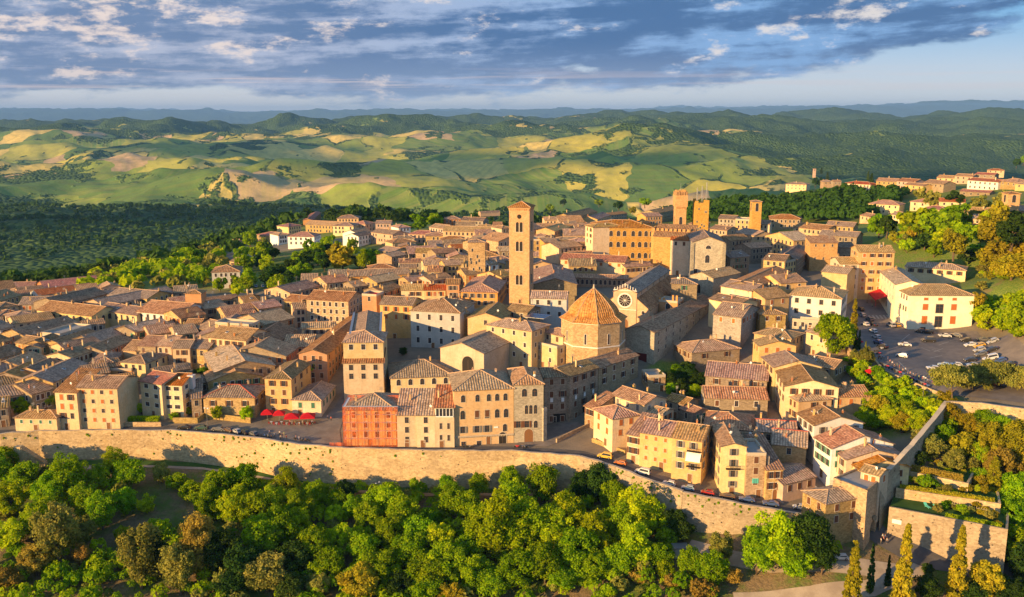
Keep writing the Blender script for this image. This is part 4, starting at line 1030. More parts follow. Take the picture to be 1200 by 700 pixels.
# ochre five-row palazzo
q = Hs(532, 457.5, 602, 454.5, 20, kind='h', wall='pb', roof='r_tn', base=523, rows=0, cols=1, shut=None, chim=2, label='tall ochre palazzo with two rows of arched windows in the front row', name='palazzo', pitch=21, door=False, sides='f')
def facade(q, rows, top, fr='trim'):
    for z, kind, w, h, xs_, sh in rows:
        w, h = round(w * 1.2, 2), round(h * 1.12, 2)
        for x in xs_:
            if kind.startswith('shut'): sh, kind = kind, 'pane'
            o = inst('window', winmesh(kind, w, h, fr), q['o'], (q['w'] * (x - .5), -q['d'] / 2, q['h'] - z - h))
            if sh: shutters(o, sh, w, h)
facade(q, [(1.8, 'arch', 1.1, 2.1, (.15, .39, .58, .72, .86), None), (7.0, 'arch', 1.25, 2.6, (.14, .38, .55, .72, .87), None), (7.2, 'shut_sh_br', 1.1, 2.0, (.38, .55), None),
           (12.4, 'pane', 1.2, 2.0, (.14, .38, .55), 'open_sh_gy'), (12.2, 'arch', 1.1, 2.2, (.85,), None), (17.6, 'pane', 1.2, 1.3, (.15, .41), None)], 0)
inst('door', door_mesh(1.3, 2.9, True), q['o'], (q['w'] * .07, -q['d'] / 2, 0)); inst('door', door_mesh(2.4, 4.0, True, 'dark'), q['o'], (q['w'] * .31, -q['d'] / 2, 0))
mb = MB(); mb.box(-q['w'] / 2 - .03, q['w'] / 2 + .03, -.3, .05, 0, .3)
for k in range(36): x = -q['w'] / 2 + q['w'] * (k + .5) / 36; mb.box(x - .12, x + .12, -.25, .05, -.4, 0)
mb.build('string_course', M['trim'], q['o'], False, (0, -q['d'] / 2, q['h'] - 15.9))
mb = MB(); mb.box(-.7, .7, -.25, .0, 0, .5); mb.build('plaque', M['whitep'], q['o'], False, (q['w'] * .2, -q['d'] / 2 + .1, q['h'] - 13.4))
# grey stone palazzo right of it
q = Hs(602.5, 450.5, 637, 449.5, 19, kind='h', wall='gs', roof='r_tn', base=519, rows=0, cols=1, shut=None, chim=1, label='grey stone palazzo with triple arched window between the ochre palazzo and curved row', name='palazzo', pitch=21, door=False, sides='f')
facade(q, [(1.6, 'arch', 1.4, 2.4, (.35, .7), None), (7.2, 'arch', .9, 2.7, (.42, .57, .73), None), (12.6, 'pane', 1.2, 2.0, (.15, .44), 'open_sh_br'), (12.6, 'arch', 1.1, 2.2, (.74,), None)], 0)
inst('door', door_mesh(2.9, 4.6, True), q['o'], (0, -q['d'] / 2, 0))
Hs(637, 480, 641, 479, 8, kind='f', wall='gs', base=518, rows=0, chim=0, label='thin stone buttress block at the right corner of the grey palazzo', door=False, sides='', near=False)
# the curved brown row
g_ = 'curved row of tall brown houses'
for i, (a, b, bs, cl, lab) in enumerate([((638, 442), (668, 440.5), 497, 2, 'left end house of the tall curved brown row'), ((668, 440.5), (701, 430), 494, 3, 'middle house of the curved brown row with towels at its windows'), ((701.5, 431), (748, 416), 470, 4, 'right house of the curved brown row below the baptistery')]):
    q = Hs(*a, *b, 11, kind='g', wall='ds', roof='r_gr', base=bs, rows=4 if i < 2 else 2, cols=cl, shut=['open_sh_br', 'shut_sh_br'], label=lab, chim=2, name='palazzo', sth=4.4 if i < 2 else 3.6, ww=1.3, wh=2.0, sides='f', over=.5)
    if i < 2:
        for k in range(cl):
            x = -q['w'] / 2 + .6 + (q['w'] - 1.2) * ((k + .5) / cl); mb = MB(); mb.box(x - .5, x + .5, -.35, -.28, -1.4, 0); mb.build('towel', M['whitep'], q['o'], False, (0, -q['d'] / 2, q['h'] - 7.6))
        mb = MB(); mb.poly([(-2.2, -.04, 0), (2.2, -.04, 0), (2.2, -.04, 3.2), (-2.2, -.04, 3.2)], 0); mb.build('garage_door', M['dark'], q['o'], False, (q['w'] * .1, -q['d'] / 2, .2))
# ---- houses right of the forecourt
Hs(696, 478.5, 718, 490.5, 10, kind='h', wall='ye', roof='r_pk', base=514, rows=2, cols=2, shut='shut_sh_or', chim=0, label='square yellow house with pyramid roof and sunlit left face', pitch=22)
Hs(685, 475, 697, 479, 10, kind='m', wall='st', roof='r_br', base=498, rows=1, cols=2, shut='open_sh_br', chim=1, label='narrow brown wing left of the yellow pyramid-roofed house')
Hs(717, 462, 755, 474, 11, kind='g', wall='ye', roof='r_pk', h=9, rows=1, cols=3, shut='shut_sh_gy', chim=3, label='yellow gabled house with washing, behind the pyramid-roofed one')
Hs(735, 508, 750, 511, 12, kind='m', wall='ye', roof='r_pk', base=541, rows=3, cols=2, shut='open_sh_br', chim=1, label='narrow yellow house at the left end of the block above the sloping lane')
Hs(750, 506, 788, 512, 15, kind='g', wall='ye', roof='r_pk', base=546, rows=3, cols=3, shut='shut_sh_or', ww=.9, wh=1.2, chim=3, label='bright yellow house with nine rust shutters above the sloping lane')
Hs(788, 512, 823, 517, 15, kind='g', wall='oc', roof='r_br', base=561, rows=3, cols=2, shut='open_sh_gy', chim=2, label='ochre house with white awning and balconies beside the dark alley', scols=3)
q = HOUSES[-1]; mb = MB(); mb.poly([(0, 0, 0), (q['w'] * .48, 0, 0), (q['w'] * .48, -1.6, -2.4), (0, -1.6, -2.4)]); mb.build('awning', M['whitep'], q['o'], False, (0, -q['d'] / 2 - .05, q['h'] - 3.9))
mb = MB(); mb.box(0, q['w'] * .46, -1.2, 0, -.15, 0)
for k in range(13): x = .1 + (q['w'] * .46 - .2) * k / 12; mb.box(x - .03, x + .03, -1.2, -1.15, 0, 1)
mb.box(0, q['w'] * .46, -1.22, -1.15, 1, 1.07); bal_me = mb.mesh('balcony', [M['dark']])
for zz in (8.2,): inst('balcony', bal_me, q['o'], (q['w'] * .02, -q['d'] / 2, q['h'] - zz))
inst('balcony', bal_me, q['o'], (q['w'] * .02, -q['d'] / 2, q['h'] - 3.4))
Hs(753, 481, 776, 486, 8, h=8, kind='g', wall='ye', roof='r_tn', rows=1, cols=2, chim=2, label='small yellow house with sunlit tan roof behind the nine-shutter house')
Hs(760, 441, 780, 440, 8, h=6, kind='f', wall='st', rows=1, cols=1, chim=0, label='small stone house with planted roof terrace below the hospital wall')
Hs(780, 468, 803, 474, 8, h=6, kind='g', wall='ds', roof='r_br', rows=1, cols=2, label='low brown house between the walled garden and the yellow block')
Hs(797, 478, 812, 484, 7, h=6, kind='g', wall='ds', roof='r_pk', rows=1, cols=1, label='tiny pinkish-roofed house at the edge of the walled garden')
Hs(846, 522.5, 875, 523, 18, kind='p', wall='ye', roof='r_tn', base=579, rows=4, cols=1, shut='open_sh_gy', label='tall narrow golden house right of the dark alley, with laundry balcony', scols=4, chim=1)
inst('balcony', bal_me, HOUSES[-1]['o'], (-2.2, -HOUSES[-1]['d'] / 2, HOUSES[-1]['h'] - 6.8))
Hs(875.5, 532, 898, 532, 12, kind='f', wall='st', base=583, rows=3, cols=1, shut='shut_sh_br', label='stone house with small roof terrace and turquoise panel', chim=1)
q = HOUSES[-1]; mb = MB(); mb.box(-.9, .9, -.12, 0, 0, 1.5); mb.build('panel', plain('turquoise_panel', (.12, .5, .42), .6), q['o'], False, (0, -q['d'] / 2, q['h'] - 9))
Hs(898.5, 550, 918, 549, 16, kind='m', wall='st', roof='r_br', base=586, rows=2, cols=2, shut='open_sh_br', label='brown stone house with steep lean-to roof at the lane end', arch_door=True)
Hs(918, 567, 956, 558, 12, kind='g', wall='pk', roof='r_pk', base=590, rows=2, cols=3, shut='shut_sh_br', label='pinkish low house closing the lane before the gate street')
Hs(870, 516, 891, 517, 8, h=10, kind='g', wall='ds', roof='r_gr', rows=1, cols=1, label='small grey-roofed house behind the stone house with terrace')
Hs(905, 520, 945, 524, 16, h=8.5, kind='g', wall='st', roof='r_br', rows=1, cols=1, ridge='ridge_red', label='stone house with red-ridged roof beside the shaded street')
Hs(888, 505, 934, 508, 13, h=9, kind='g', wall='ds', roof='r_pk', rows=1, cols=2, ridge='ridge_red', label='pinkish-roofed house directly behind the red-ridged one')
# row left of the shaded street
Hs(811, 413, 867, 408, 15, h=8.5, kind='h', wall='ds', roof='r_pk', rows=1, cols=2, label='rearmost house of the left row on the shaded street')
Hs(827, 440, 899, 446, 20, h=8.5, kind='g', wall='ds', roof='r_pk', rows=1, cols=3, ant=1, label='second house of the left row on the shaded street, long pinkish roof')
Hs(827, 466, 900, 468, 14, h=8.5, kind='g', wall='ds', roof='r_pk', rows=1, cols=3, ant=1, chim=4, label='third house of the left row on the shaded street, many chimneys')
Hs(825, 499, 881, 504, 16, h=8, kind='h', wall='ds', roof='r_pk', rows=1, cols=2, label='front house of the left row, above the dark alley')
# row right of the shaded street
Hs(884, 390, 927, 397, 12, h=9, kind='h', wall='st', roof='r_tn', rows=1, cols=2, label='tan hip-roofed house below the white palazzo')
Hs(890, 405, 933, 405, 9, h=10, kind='p', wall='oc', roof='r_tn', rows=1, cols=3, shut='shut_sh_or', label='ochre gable house facing down the shaded street')
Hs(893, 418, 907, 430, 17, h=11, kind='g', wall='cr', roof='r_pk', rows=2, cols=3, shut='open_sh_br', label='cream house with rosy roof on the right of the shaded street')
Hs(907, 430, 921, 452, 17, h=10.5, kind='g', wall='cr', roof='r_tn', rows=2, cols=4, shut='open_sh_br', label='long cream street house with tan roof on the right row')
Hs(945, 388, 970, 395, 10, h=9, kind='g', wall='ye', roof='r_tn', rows=1, cols=2, label='yellow house half hidden by the big round bright tree')
Hs(940, 425, 977, 432, 12, h=8, kind='g', wall='st', roof='r_br', rows=1, cols=3, label='brown-roofed house between the round tree and the street row')
Hs(935, 466, 1020, 464, 12, h=10.5, kind='g', wall='oc', roof='r_pk', rows=1, cols=6, shut=['shut_sh_or', None], chim=5, label='long ochre house with broad rosy roof beside the bushy garden')
Hs(922, 462, 936, 470, 12, h=10, kind='h', wall='oc', roof='r_tn', rows=2, cols=2, label='small sunlit hip-roofed house at the left end of the long rosy roof')
Hs(934.5, 484, 954.5, 498, 16, h=11, kind='g', wall='wh', roof='r_pk', rows=2, cols=3, shut='open_sh_gy', label='white-walled house on the shaded street', chim=2)
Hs(955, 512, 975, 525, 20, h=11, kind='g', wall='wh', roof='r_pk', rows=2, cols=3, shut='open_sh_gn', label='second white house down the street, grey shutters', chim=2)
Hs(975, 525, 992, 538, 18, h=10.5, kind='g', wall='cr', roof='r_pk', rows=2, cols=2, shut='open_sh_br', label='cream house with brown shutters nearing the gate', chim=2)
Hs(992.5, 538.5, 1008, 550, 15, h=10, kind='g', wall='cr', roof='r_or', rows=2, cols=2, shut='shut_sh_br', label='cream house with orange roof next to the gate tower', chim=1)
Hs(1009, 551, 1031, 557, 6, h=13, kind='g', wall='cr', roof='r_tn', rows=1, cols=2, shut='shut_sh_or', label='tiny striped-roof lodge perched over the gate tower terrace', chim=0)
# gate house, standing on the outer level
def HL(ax, ay, bx, by, d, z, h, **kw):
    a = unp(ax, ay, z + h); a.z = z; b = unp(bx, by, z + h)
    return house(a, b, d, h, **kw)
HL(941, 575, 968, 590, 13, -9.5, 13.5, kind='h', wall='st', roof='r_tn', rows=2, cols=2, shut='shut_sh_br', label='golden stone gate house with striped hip roof left of the gate tower', chim=0, srows=2, scols=2, door=False, deep=2)
# ---- centre, second rank
Hs(411, 393, 445, 392, 38, h=20, kind='p', wall='cr', roof='r_tn', rows=1, cols=1, shut=None, win='arch', ww=2.2, wh=2.2, label='long hall with tan vaulted roof and pale gutters behind the pavilion house', cat='hall', chim=0, srows=0, over=.3, ant=0, name='long_hall', door=False)
q = HOUSES[-1]; mb = MB()
for s in (-1, 1): mb.box(s * (q['w'] / 2 + .2) - .45, s * (q['w'] / 2 + .2) + .45, -q['d'] / 2, q['d'] / 2, -.2, .55)
mb.build('gutter', M['metal'], q['o'], False, (0, 0, q['h'] + .1))
Hs(424, 345, 441, 346, 8, h=17, kind='f', wall='or', roof='redp', rows=1, cols=1, label='small orange tower house with a red roof terrace', chim=0, near=True)
Hs(445, 356.5, 483, 358, 14, h=15, kind='g', wall='oc', roof='r_gr', rows=2, cols=3, label='dark-roofed wing between the long hall and the grey-white palazzo', chim=1, ww=1.2, wh=2)
Hs(481, 363.5, 539, 366.5, 21, kind='h', wall='gw', roof='r_br', base=407, rows=3, cols=4, shut=None, ww=1.3, wh=2.3, fr='trimw', label='broad grey-white palazzo with three rows of tall windows', name='palazzo', chim=1, pitch=19, sth=4.9, sides='f', topgap=1.4)
Hs(539, 369, 551, 367, 9, h=13, kind='m', wall='st', roof='r_tn', rows=0, label='narrow tan annexe right of the grey-white palazzo')
Hs(516, 407, 567, 414, 30, h=13, kind='p', wall='cr', roof='r_tn', rows=0, label='cream church-like building with a huge arch in its gable', name='oratory', cat='chapel', chim=0, sides='', door=False, ant=0, srows=0)
q = HOUSES[-1]; inst('arch_opening', door_mesh(5.0, 9.0, True, 'dark'), q['o'], (q['w'] * .14, -q['d'] / 2, 2.0))
Hs(548, 372, 590, 374, 22, h=13, kind='p', wall='oc', roof='r_tn', rows=1, cols=1, label='sunlit gabled building behind the church-like arch', chim=0)
Hs(594, 363, 618, 366, 11, h=12, kind='g', wall='ds', roof='r_gr', rows=1, cols=2, label='dark low house at the foot of the bell tower')
q = Hs(570, 380, 623, 388, 13, kind='h', wall='cr', roof='r_pk', base=424, rows=3, cols=4, shut=None, ww=1.1, wh=1.7, label='three-storey cream palazzo left of the baptistery', name='palazzo', sth=4.2, chim=1, sides='fr')
Hs(623.5, 400, 653, 407, 12, kind='f', wall='cr', roof='conc', base=428, rows=2, cols=2, shut=None, ww=1.1, wh=1.7, label='cream house with large railed roof terrace beside the baptistery', chim=0, sth=4)
q = HOUSES[-1]; mb = MB(); mb.box(-4.2, 4.2, -4, 4, .3, .45, 0); mb.poly([(-4, -3.9, .46), (4, -3.9, .46), (4, 3.9, .46), (-4, 3.9, .46)], 1)
mb.build('solar_panel', [M['metal'], M['solar']], HOUSES[-2]['ro'], False, (3, 10, HOUSES[-2]['h'] + 1.5), .15)
Hs(635, 388, 660, 394, 9, h=12, kind='h', wall='cr', roof='r_br', rows=1, cols=2, label='brown-roofed rear wing of the terrace house by the baptistery')
# cloister block behind the campanile
Hs(622, 349, 664, 350, 12, kind='g', wall='gw', roof='r_pk', base=386, rows=2, cols=3, shut=None, label='grey plaster house between bell tower and baptistery', sides='f', sth=5, chim=0)
Hs(625, 333, 676, 333, 40, h=13, kind='p', wall='ds', roof='r_br', rows=0, label='large dark gabled roof behind the bell tower', sides='', chim=2, door=False)
Hs(657, 303.5, 732, 307.5, 12, kind='g', wall='cr', roof='r_rd', base=321, rows=1, cols=7, shut='shut_sh_or', ww=1.4, wh=1.6, label='long cream wing with plum-red roof above the cathedral cloister', name='palazzo', sides='f', pitch=22, chim=3)
Hs(668, 325, 735, 327, 8, h=5, kind='g', wall='ds', roof='r_pk', rows=1, cols=12, shut=None, win='arch', ww=1.3, wh=2.4, label='low arcaded cloister wing with rosy roof behind the baptistery dome', chim=0, sides='f', door=False)
Hs(733, 313, 765, 311, 9, h=6, kind='g', wall='oc', roof='r_pk', rows=1, cols=5, label='low ochre house right of the plum-red roof')
# hospital range
q = Hs(767, 389.5, 838, 352, 12, h=13, kind='g', wall='gs', roof='r_pk', rows=3, cols=9, shut=None, ww=1.0, wh=1.5, label='very long stone range with small windows running up from the baptistery square', name='hospital_range', cat='building', chim=2, sides='f', deep=9, door=False)
mb = MB(); mb.box(-2.6, 2.6, -.1, .1, 0, 4); mb.build('garage_door', plain('dark_red_door', (.12, .02, .02), .6), q['o'], False, (-q['w'] / 2 - .03, -.5, 0), math.pi / 2)
Hs(836, 368, 869, 372, 22, h=13, kind='g', wall='gs', roof='r_br', rows=1, cols=2, label='stone house at the right end of the long stone range')
Hs(831, 350, 866, 357, 12, h=12, kind='g', wall='cr', roof='r_gr', rows=0, label='pale gable house rising behind the end of the long stone range', door=False)
Hs(845, 335, 881, 341, 14, h=13, kind='g', wall='cr', roof='r_tn', rows=0, label='cream house with sunlit gable, higher behind the pale gable house', door=False)
Hs(886, 337, 926, 318, 14, h=13, kind='g', wall='ds', roof='r_pk', rows=2, cols=6, label='long dark house with broad rosy roof facing the upper street', shut='open_sh_br')
Hs(787, 332, 817, 333, 12, h=14, kind='h', wall='ds', roof='r_gr', rows=1, cols=1, label='dark stone chapel block behind the cathedral', door=False)
Hs(809, 322, 836, 326, 22, h=12, kind='p', wall='gs', roof='r_tn', rows=0, label='grey transept-like building with arched doorway', door=False, chim=0)
inst('arch_opening', door_mesh(3.2, 4.5, True, 'dark'), HOUSES[-1]['o'], (-2, -11, 4))
# ---- white palazzo group
q = Hs(925.5, 345, 986.5, 350, 20, kind='h', wall='wh', roof='r_tn', base=376, rows=2, cols=4, shut=None, ww=1.5, wh=2.0, fr='trim', label='bright white palazzo with stone-framed windows above the terraces', name='palazzo', sth=4.5, chim=2, sides='fr', topgap=1.3)
Hs(926, 374, 965, 377, 5, h=4.5, kind='f', wall='gs', rows=1, cols=4, label='stone terrace wing under the white palazzo', chim=0)
Hs(897, 350, 925, 347, 16, h=12, kind='g', wall='oc', roof='r_tn', rows=1, cols=2, shut='shut_sh_or', label='ochre house attached left of the white palazzo')
Hs(891, 368, 921, 368, 12, h=9, kind='h', wall='st', roof='r_br', rows=1, cols=2, win='arch', label='stone house with arched window left of the white palazzo terrace')
Hs(915, 332, 945, 330, 16, h=13, kind='g', wall='oc', roof='r_tn', rows=1, cols=2, chim=4, label='chimney-crowded house behind the white palazzo')
Hs(963, 318, 993, 321, 14, h=14, kind='g', wall='cr', roof='r_tn', rows=0, label='cream house with sunlit gable between white palazzo and stone tower', door=False)
Hs(950, 284.5, 982, 284.5, 9, kind='m', wall='cb', roof='r_or', base=318, rows=2, cols=3, shut=None, ww=.8, wh=1.3, label='square medieval tower house of rough stone with a sloping orange roof', name='tower_house', cat='tower', chim=0, door=False, sth=7)
Hs(1007, 295, 1048.5, 295.5, 14, kind='g', wall='oc', roof='r_tn', base=351, rows=5, cols=4, shut=['open_sh_br', 'shut_sh_or'], ww=1.3, wh=1.7, label='tall five-storey palazzo at the head of the car park street', name='palazzo', sth=3.9, chim=2, sides='fl')
Hs(985, 309, 1007, 309, 14, kind='g', wall='cr', roof='r_tn', base=351, rows=3, cols=2, shut='open_sh_gy', label='cream house joined to the left side of the five-storey palazzo', sth=4.5)
q = Hs(1027, 314, 1050, 333, 12, h=13, kind='g', wall='pc', roof='r_tn', rows=2, cols=7, shut=None, ww=1.1, wh=1.7, fr='trimw', label='long cream wing with many windows lining the upper car park', name='palazzo', chim=1, sides='f', sth=4.8)
mb = MB(); mb.poly([(-9, 0, 0), (9, 0, 0), (9, -5, -2), (-9, -5, -2)]); mb.poly([(-9, -5, -2), (9, -5, -2), (9, -5, -2.5), (-9, -5, -2.5)])
for x in (-8.9, 0, 8.9): mb.tube([(x, -4.9, -5), (x, -4.9, -2.1)], .06, 5)
mb.build('awning', M['redp'], q['o'], False, (-q['w'] * .02, -q['d'] / 2 - .05, 5))
q = Hs(1066, 345.5, 1142, 346, 17, kind='h', wall='pc', roof='r_tn', base=386, rows=2, scols=5, shut=None, cols=1, label='large cream hall with orange shutters at the end of the car park', name='palazzo', chim=0, sides='l', sth=4.8, door=False, pitch=20)
facade(q, [(1.3, 'shut_sh_or', 1.4, .9, (.26, .48, .70), None), (4.0, 'shut_sh_or', 1.8, 2.2, (.26, .70), None), (9.2, 'shut_sh_or', 1.8, 2.9, (.26, .70), None), (4.0, 'pane', 2.6, 3.4, (.48,), None), (9.2, 'pane', 2.6, 4.2, (.48,), None), (14, 'pane', 1.6, 1.4, (.25,), None)], 0)
Hs(1061, 312, 1132, 317, 13, kind='h', wall='ye', roof='r_tn', base=334, rows=1, cols=6, shut='open_sh_br', label='yellow hip-roofed house behind the large cream hall', chim=4, ww=1.3, wh=1.8)
# far right upper houses
FR = 'houses among the trees on the far right ridge'
for (a, b, c, d, dep, bs, k, wl_, rf, rw, cl, lab) in [
    (1018, 238.5, 1054, 240.5, 15, 254, 'h', 'cr', 'r_rd', 2, 5, 'cream three-storey villa with red hip roof standing among dark trees'),
    (1067, 236, 1096, 238, 14, 248, 'h', 'ye', 'r_rd', 2, 3, 'yellow villa with red hip roof right of the cream villa'),
    (1081, 244.5, 1110, 246, 12, 253, 'h', 'oc', 'r_rd', 1, 3, 'lower ochre house in front of the yellow villa'),
    (1101, 236, 1131, 237, 12, 247, 'g', 'cr', 'r_rd', 1, 3, 'cream house with bright red roof between yellow villa and tan roofs'),
    (1124, 248, 1165, 250, 14, 260, 'g', 'ye', 'r_tn', 1, 5, 'yellow house with wide tan roof below the ridge'),
    (1140, 256, 1178, 258, 12, 266, 'g', 'oc', 'r_tn', 1, 4, 'ochre house with tan roof nearest the golden tree'),
    (1165, 244, 1200, 247, 14, 258, 'g', 'st', 'r_tn', 1, 4, 'stone house beside the little bell gable'),
    (990, 214.5, 1020, 216.5, 13, 225, 'h', 'cr', 'r_rd', 2, 7, 'cream block with red roof left on the ridge line'),
    (1027, 212, 1051, 213, 14, 224, 'g', 'st', 'r_pk', 2, 4, 'grey-pink block left of the ridge terrace'),
    (1051, 212, 1072, 213.5, 14, 226, 'g', 'pk', 'r_pk', 2, 4, 'pinkish block in the middle of the ridge terrace'),
    (1060, 216, 1082, 218, 10, 228, 'g', 'oc', 'r_pk', 2, 3, 'ochre block stepping forward of the ridge terrace'),
    (1082, 214, 1106, 216, 14, 226, 'g', 'ds', 'r_br', 1, 4, 'dark brown block at the right end of the ridge terrace'),
    (1098, 208, 1120, 209, 12, 216, 'g', 'oc', 'r_br', 1, 3, 'small ochre house with brown roof high on the ridge'),
    (1119, 206, 1140, 207, 12, 216, 'g', 'pk', 'r_pk', 2, 3, 'rosy house high on the ridge left of the white terrace'),
    (1134, 211, 1170, 213.5, 13, 223, 'g', 'wh', 'r_rd', 2, 6, 'long white terrace with red roof on the right ridge'),
    (1143, 204, 1166, 205, 10, 212, 'g', 'ds', 'r_rd', 1, 3, 'reddish-roofed house behind the long white terrace'),
    (1157, 199.5, 1177, 200, 12, 207, 'h', 'ye', 'r_rd', 1, 3, 'topmost yellow house with red roof on the right ridge'),
    (1172, 212, 1192, 214, 14, 222, 'h', 'st', 'r_br', 1, 3, 'brown hip-roofed house near the right frame edge on the ridge'),
    (1190, 215, 1215, 217, 12, 224, 'h', 'ye', 'r_br', 1, 3, 'yellowish house cut by the right frame edge on the ridge'),
    (1125, 224, 1160, 226, 10, 231, 'g', 'ds', 'r_rd', 1, 4, 'long low red-roofed house below the white terrace'),
    (921, 215.5, 945, 216.5, 16, 226, 'h', 'ye', 'r_gr', 2, 5, 'yellow monastery block with grey roof alone on the wooded ridge'),
    (965, 213, 976, 213, 10, 223, 'h', 'st', 'r_pk', 1, 2, 'small stone house among cypresses on the ridge'),
    (977, 213, 986, 213, 9, 222, 'g', 'ds', 'r_pk', 1, 2, 'small dark house behind cypresses left of the cream block'),
    (1044, 251, 1060, 253, 10, 262, 'g', 'ye', 'r_tn', 1, 2, 'small yellowish house right below the cream villa'),
    (1008, 252, 1019, 254, 10, 262, 'g', 'oc', 'r_or', 1, 2, 'little house with a vivid orange roof left of the cream villa')]:
    Hs(a, b, c, d, dep, kind=k, wall=wl_, roof=rf, base=bs, rows=rw, cols=cl, label=lab, shut=[None, 'shut_sh_br'], chim=1, near=False, group=FR, sth=3.6, ww=1.2, wh=1.7, sides='fl')
# ---- priori palace and neighbours
q = Hs(694, 266.5, 766, 267, 24, kind='h', wall='br', roof='r_or', base=306, rows=0, cols=1, label='great golden palace with rows of twin windows under a shallow orange roof', name='town_palace', cat='palace', sides='', door=False, chim=3, pitch=14)
facade(q, [(z, 'arch', 1.6, 2.7, xs_, None) for z, xs_ in ((1.9, (.05, .13, .31, .43, .53, .67, .78, .88, .97)), (8.1, (.05, .13, .31, .43, .53, .67, .78, .88, .97)), (14.3, (.67, .78, .88, .97)))], 0)
Hs(686, 264, 695, 266.5, 18, kind='h', wall='ye', roof='r_tn', base=304, rows=3, cols=2, label='yellow house attached to the left side of the golden palace', sides='fl')
Hs(766, 276.5, 812, 278.5, 14, kind='m', wall='br', roof='r_br', base=318, rows=1, cols=2, label='golden stone block under the battlement right of the palace', sides='', door=False, chim=0)
Hs(786, 281, 808, 282, 4, kind='m', wall='cr', roof='r_rd', base=322, rows=1, cols=2, label='cream annexe with red lean-to roof under the battlement', chim=0)
Hs(800, 292, 816, 291, 8, kind='n', wall='gw', roof='r_br', base=313, rows=1, cols=1, label='small grey-white annexe at the foot of the tall grey church front', chim=0, door=False)
# battlement wall
def crenel(root, w, d, z, n, mat, m=.8, t_=.5, hh=1.1, sides=('f', 'b', 'l', 'r'), tail=False):
    mb = MB()
    for s in sides:
        L = w if s in 'fb' else d; k = n if s in 'fb' else max(2, int(round(n * d / w)))
        for i in range(k):
            c_ = -L / 2 + L * (i + .5) / k; hw = L / k * .32
            if s == 'f': b_ = (c_ - hw, c_ + hw, -d / 2, -d / 2 + t_)
            elif s == 'b': b_ = (c_ - hw, c_ + hw, d / 2 - t_, d / 2)
            elif s == 'l': b_ = (-w / 2, -w / 2 + t_, c_ - hw, c_ + hw)
            else: b_ = (w / 2 - t_, w / 2, c_ - hw, c_ + hw)
            mb.box(*b_, z + .002, z + hh)
    return mb.build('battlement', M[mat], root)
def tower(px, pt, w, d, ztop_h, label, mat='br', name='bell_tower', cat='tower', yaw=0.0, base=None, f=None):
    """px: centre column of the front, pt: row of the top; ztop_h: height over ground"""
    v = at(px, pt, ztop_h)
    root = thing(name, (v.x, v.y + d / 2, v.z), yaw, label, cat)
    FOOT.append((v.x, v.y + d / 2, 1, 0, w / 2, d / 2))
    return root, v
# campanile
def campanile():
    h = 50.5; root, v = tower(611.3, 242.5, 8.6, 8.6, h, 'tall square brick bell tower with small pyramid roof and paired openings', yaw=R(-13))
    w = 4.55; m = MB(); m.box(-w, w, -w, w, -2, h); 
    for z in (h - 12.5, h - 24, 14): m.box(-w - .12, w + .12, -w - .12, w + .12, z, z + .35)
    m.box(-w - .3, w + .3, -w - .3, w + .3, h - .9, h + .003)
    for k in range(9):
        x = -w + (k + .5) * 2 * w / 9
        for s in (0, 1, 2, 3):
            b_ = [(x - .18, x + .18, -w - .28, -w), (w, w + .28, x - .18, x + .18), (x - .18, x + .18, w, w + .28), (-w - .28, -w, x - .18, x + .18)][s]; m.box(*b_, h - 1.6, h - .9)
    m.build('wall', M['cb'], root)
    me, _ = roof_mesh(2 * w, 2 * w, h + .1, 'h', 24, 'r_or', .7); inst('roof', me, root)
    mb = MB(); mb.tube([(0, 0, h + 1.5), (0, 0, h + 3.4)], .06, 4); mb.build('finial', M['metal'], root)
    big = MB(); W2, H2 = .62, 4.3
    for s in (-1, 1):
        A = [(-W2, 0)] + [(-W2 * math.cos(math.pi * k / 8), H2 - W2 + W2 * math.sin(math.pi * k / 8)) for k in range(9)] + [(W2, 0)]
        big.poly([(x + s * .85, -.02, z) for x, z in A], 1)
    big.box(-.16, .16, -.12, -.0, 0, H2 - .5, 0); big.box(-1.7, 1.7, -.15, 0, -.25, 0, 0)
    for s in (-1, 1): big.box(s * 1.62 - .1, s * 1.62 + .1, -.12, 0, 0, H2 - .4, 0)
    me = big.mesh('window', [M['trim'], M['dark']])
    for z in (h - 11.0, h - 19.5, h - 34.5):
        for rz, lx, ly in ((0, 0, -w), (math.pi / 2, w, 0), (-math.pi / 2, -w, 0), (math.pi, 0, w)): inst('window', me, root, (lx, ly, z), rz)
    oc = MB(); oc.poly([(1.0 * math.cos(k * .524), -.02, 1.0 * math.sin(k * .524)) for k in range(12)], 0)
    inst('round_window', oc.mesh('round_window', M['dark']), root, (0, -w, h - 4.3))
campanile()
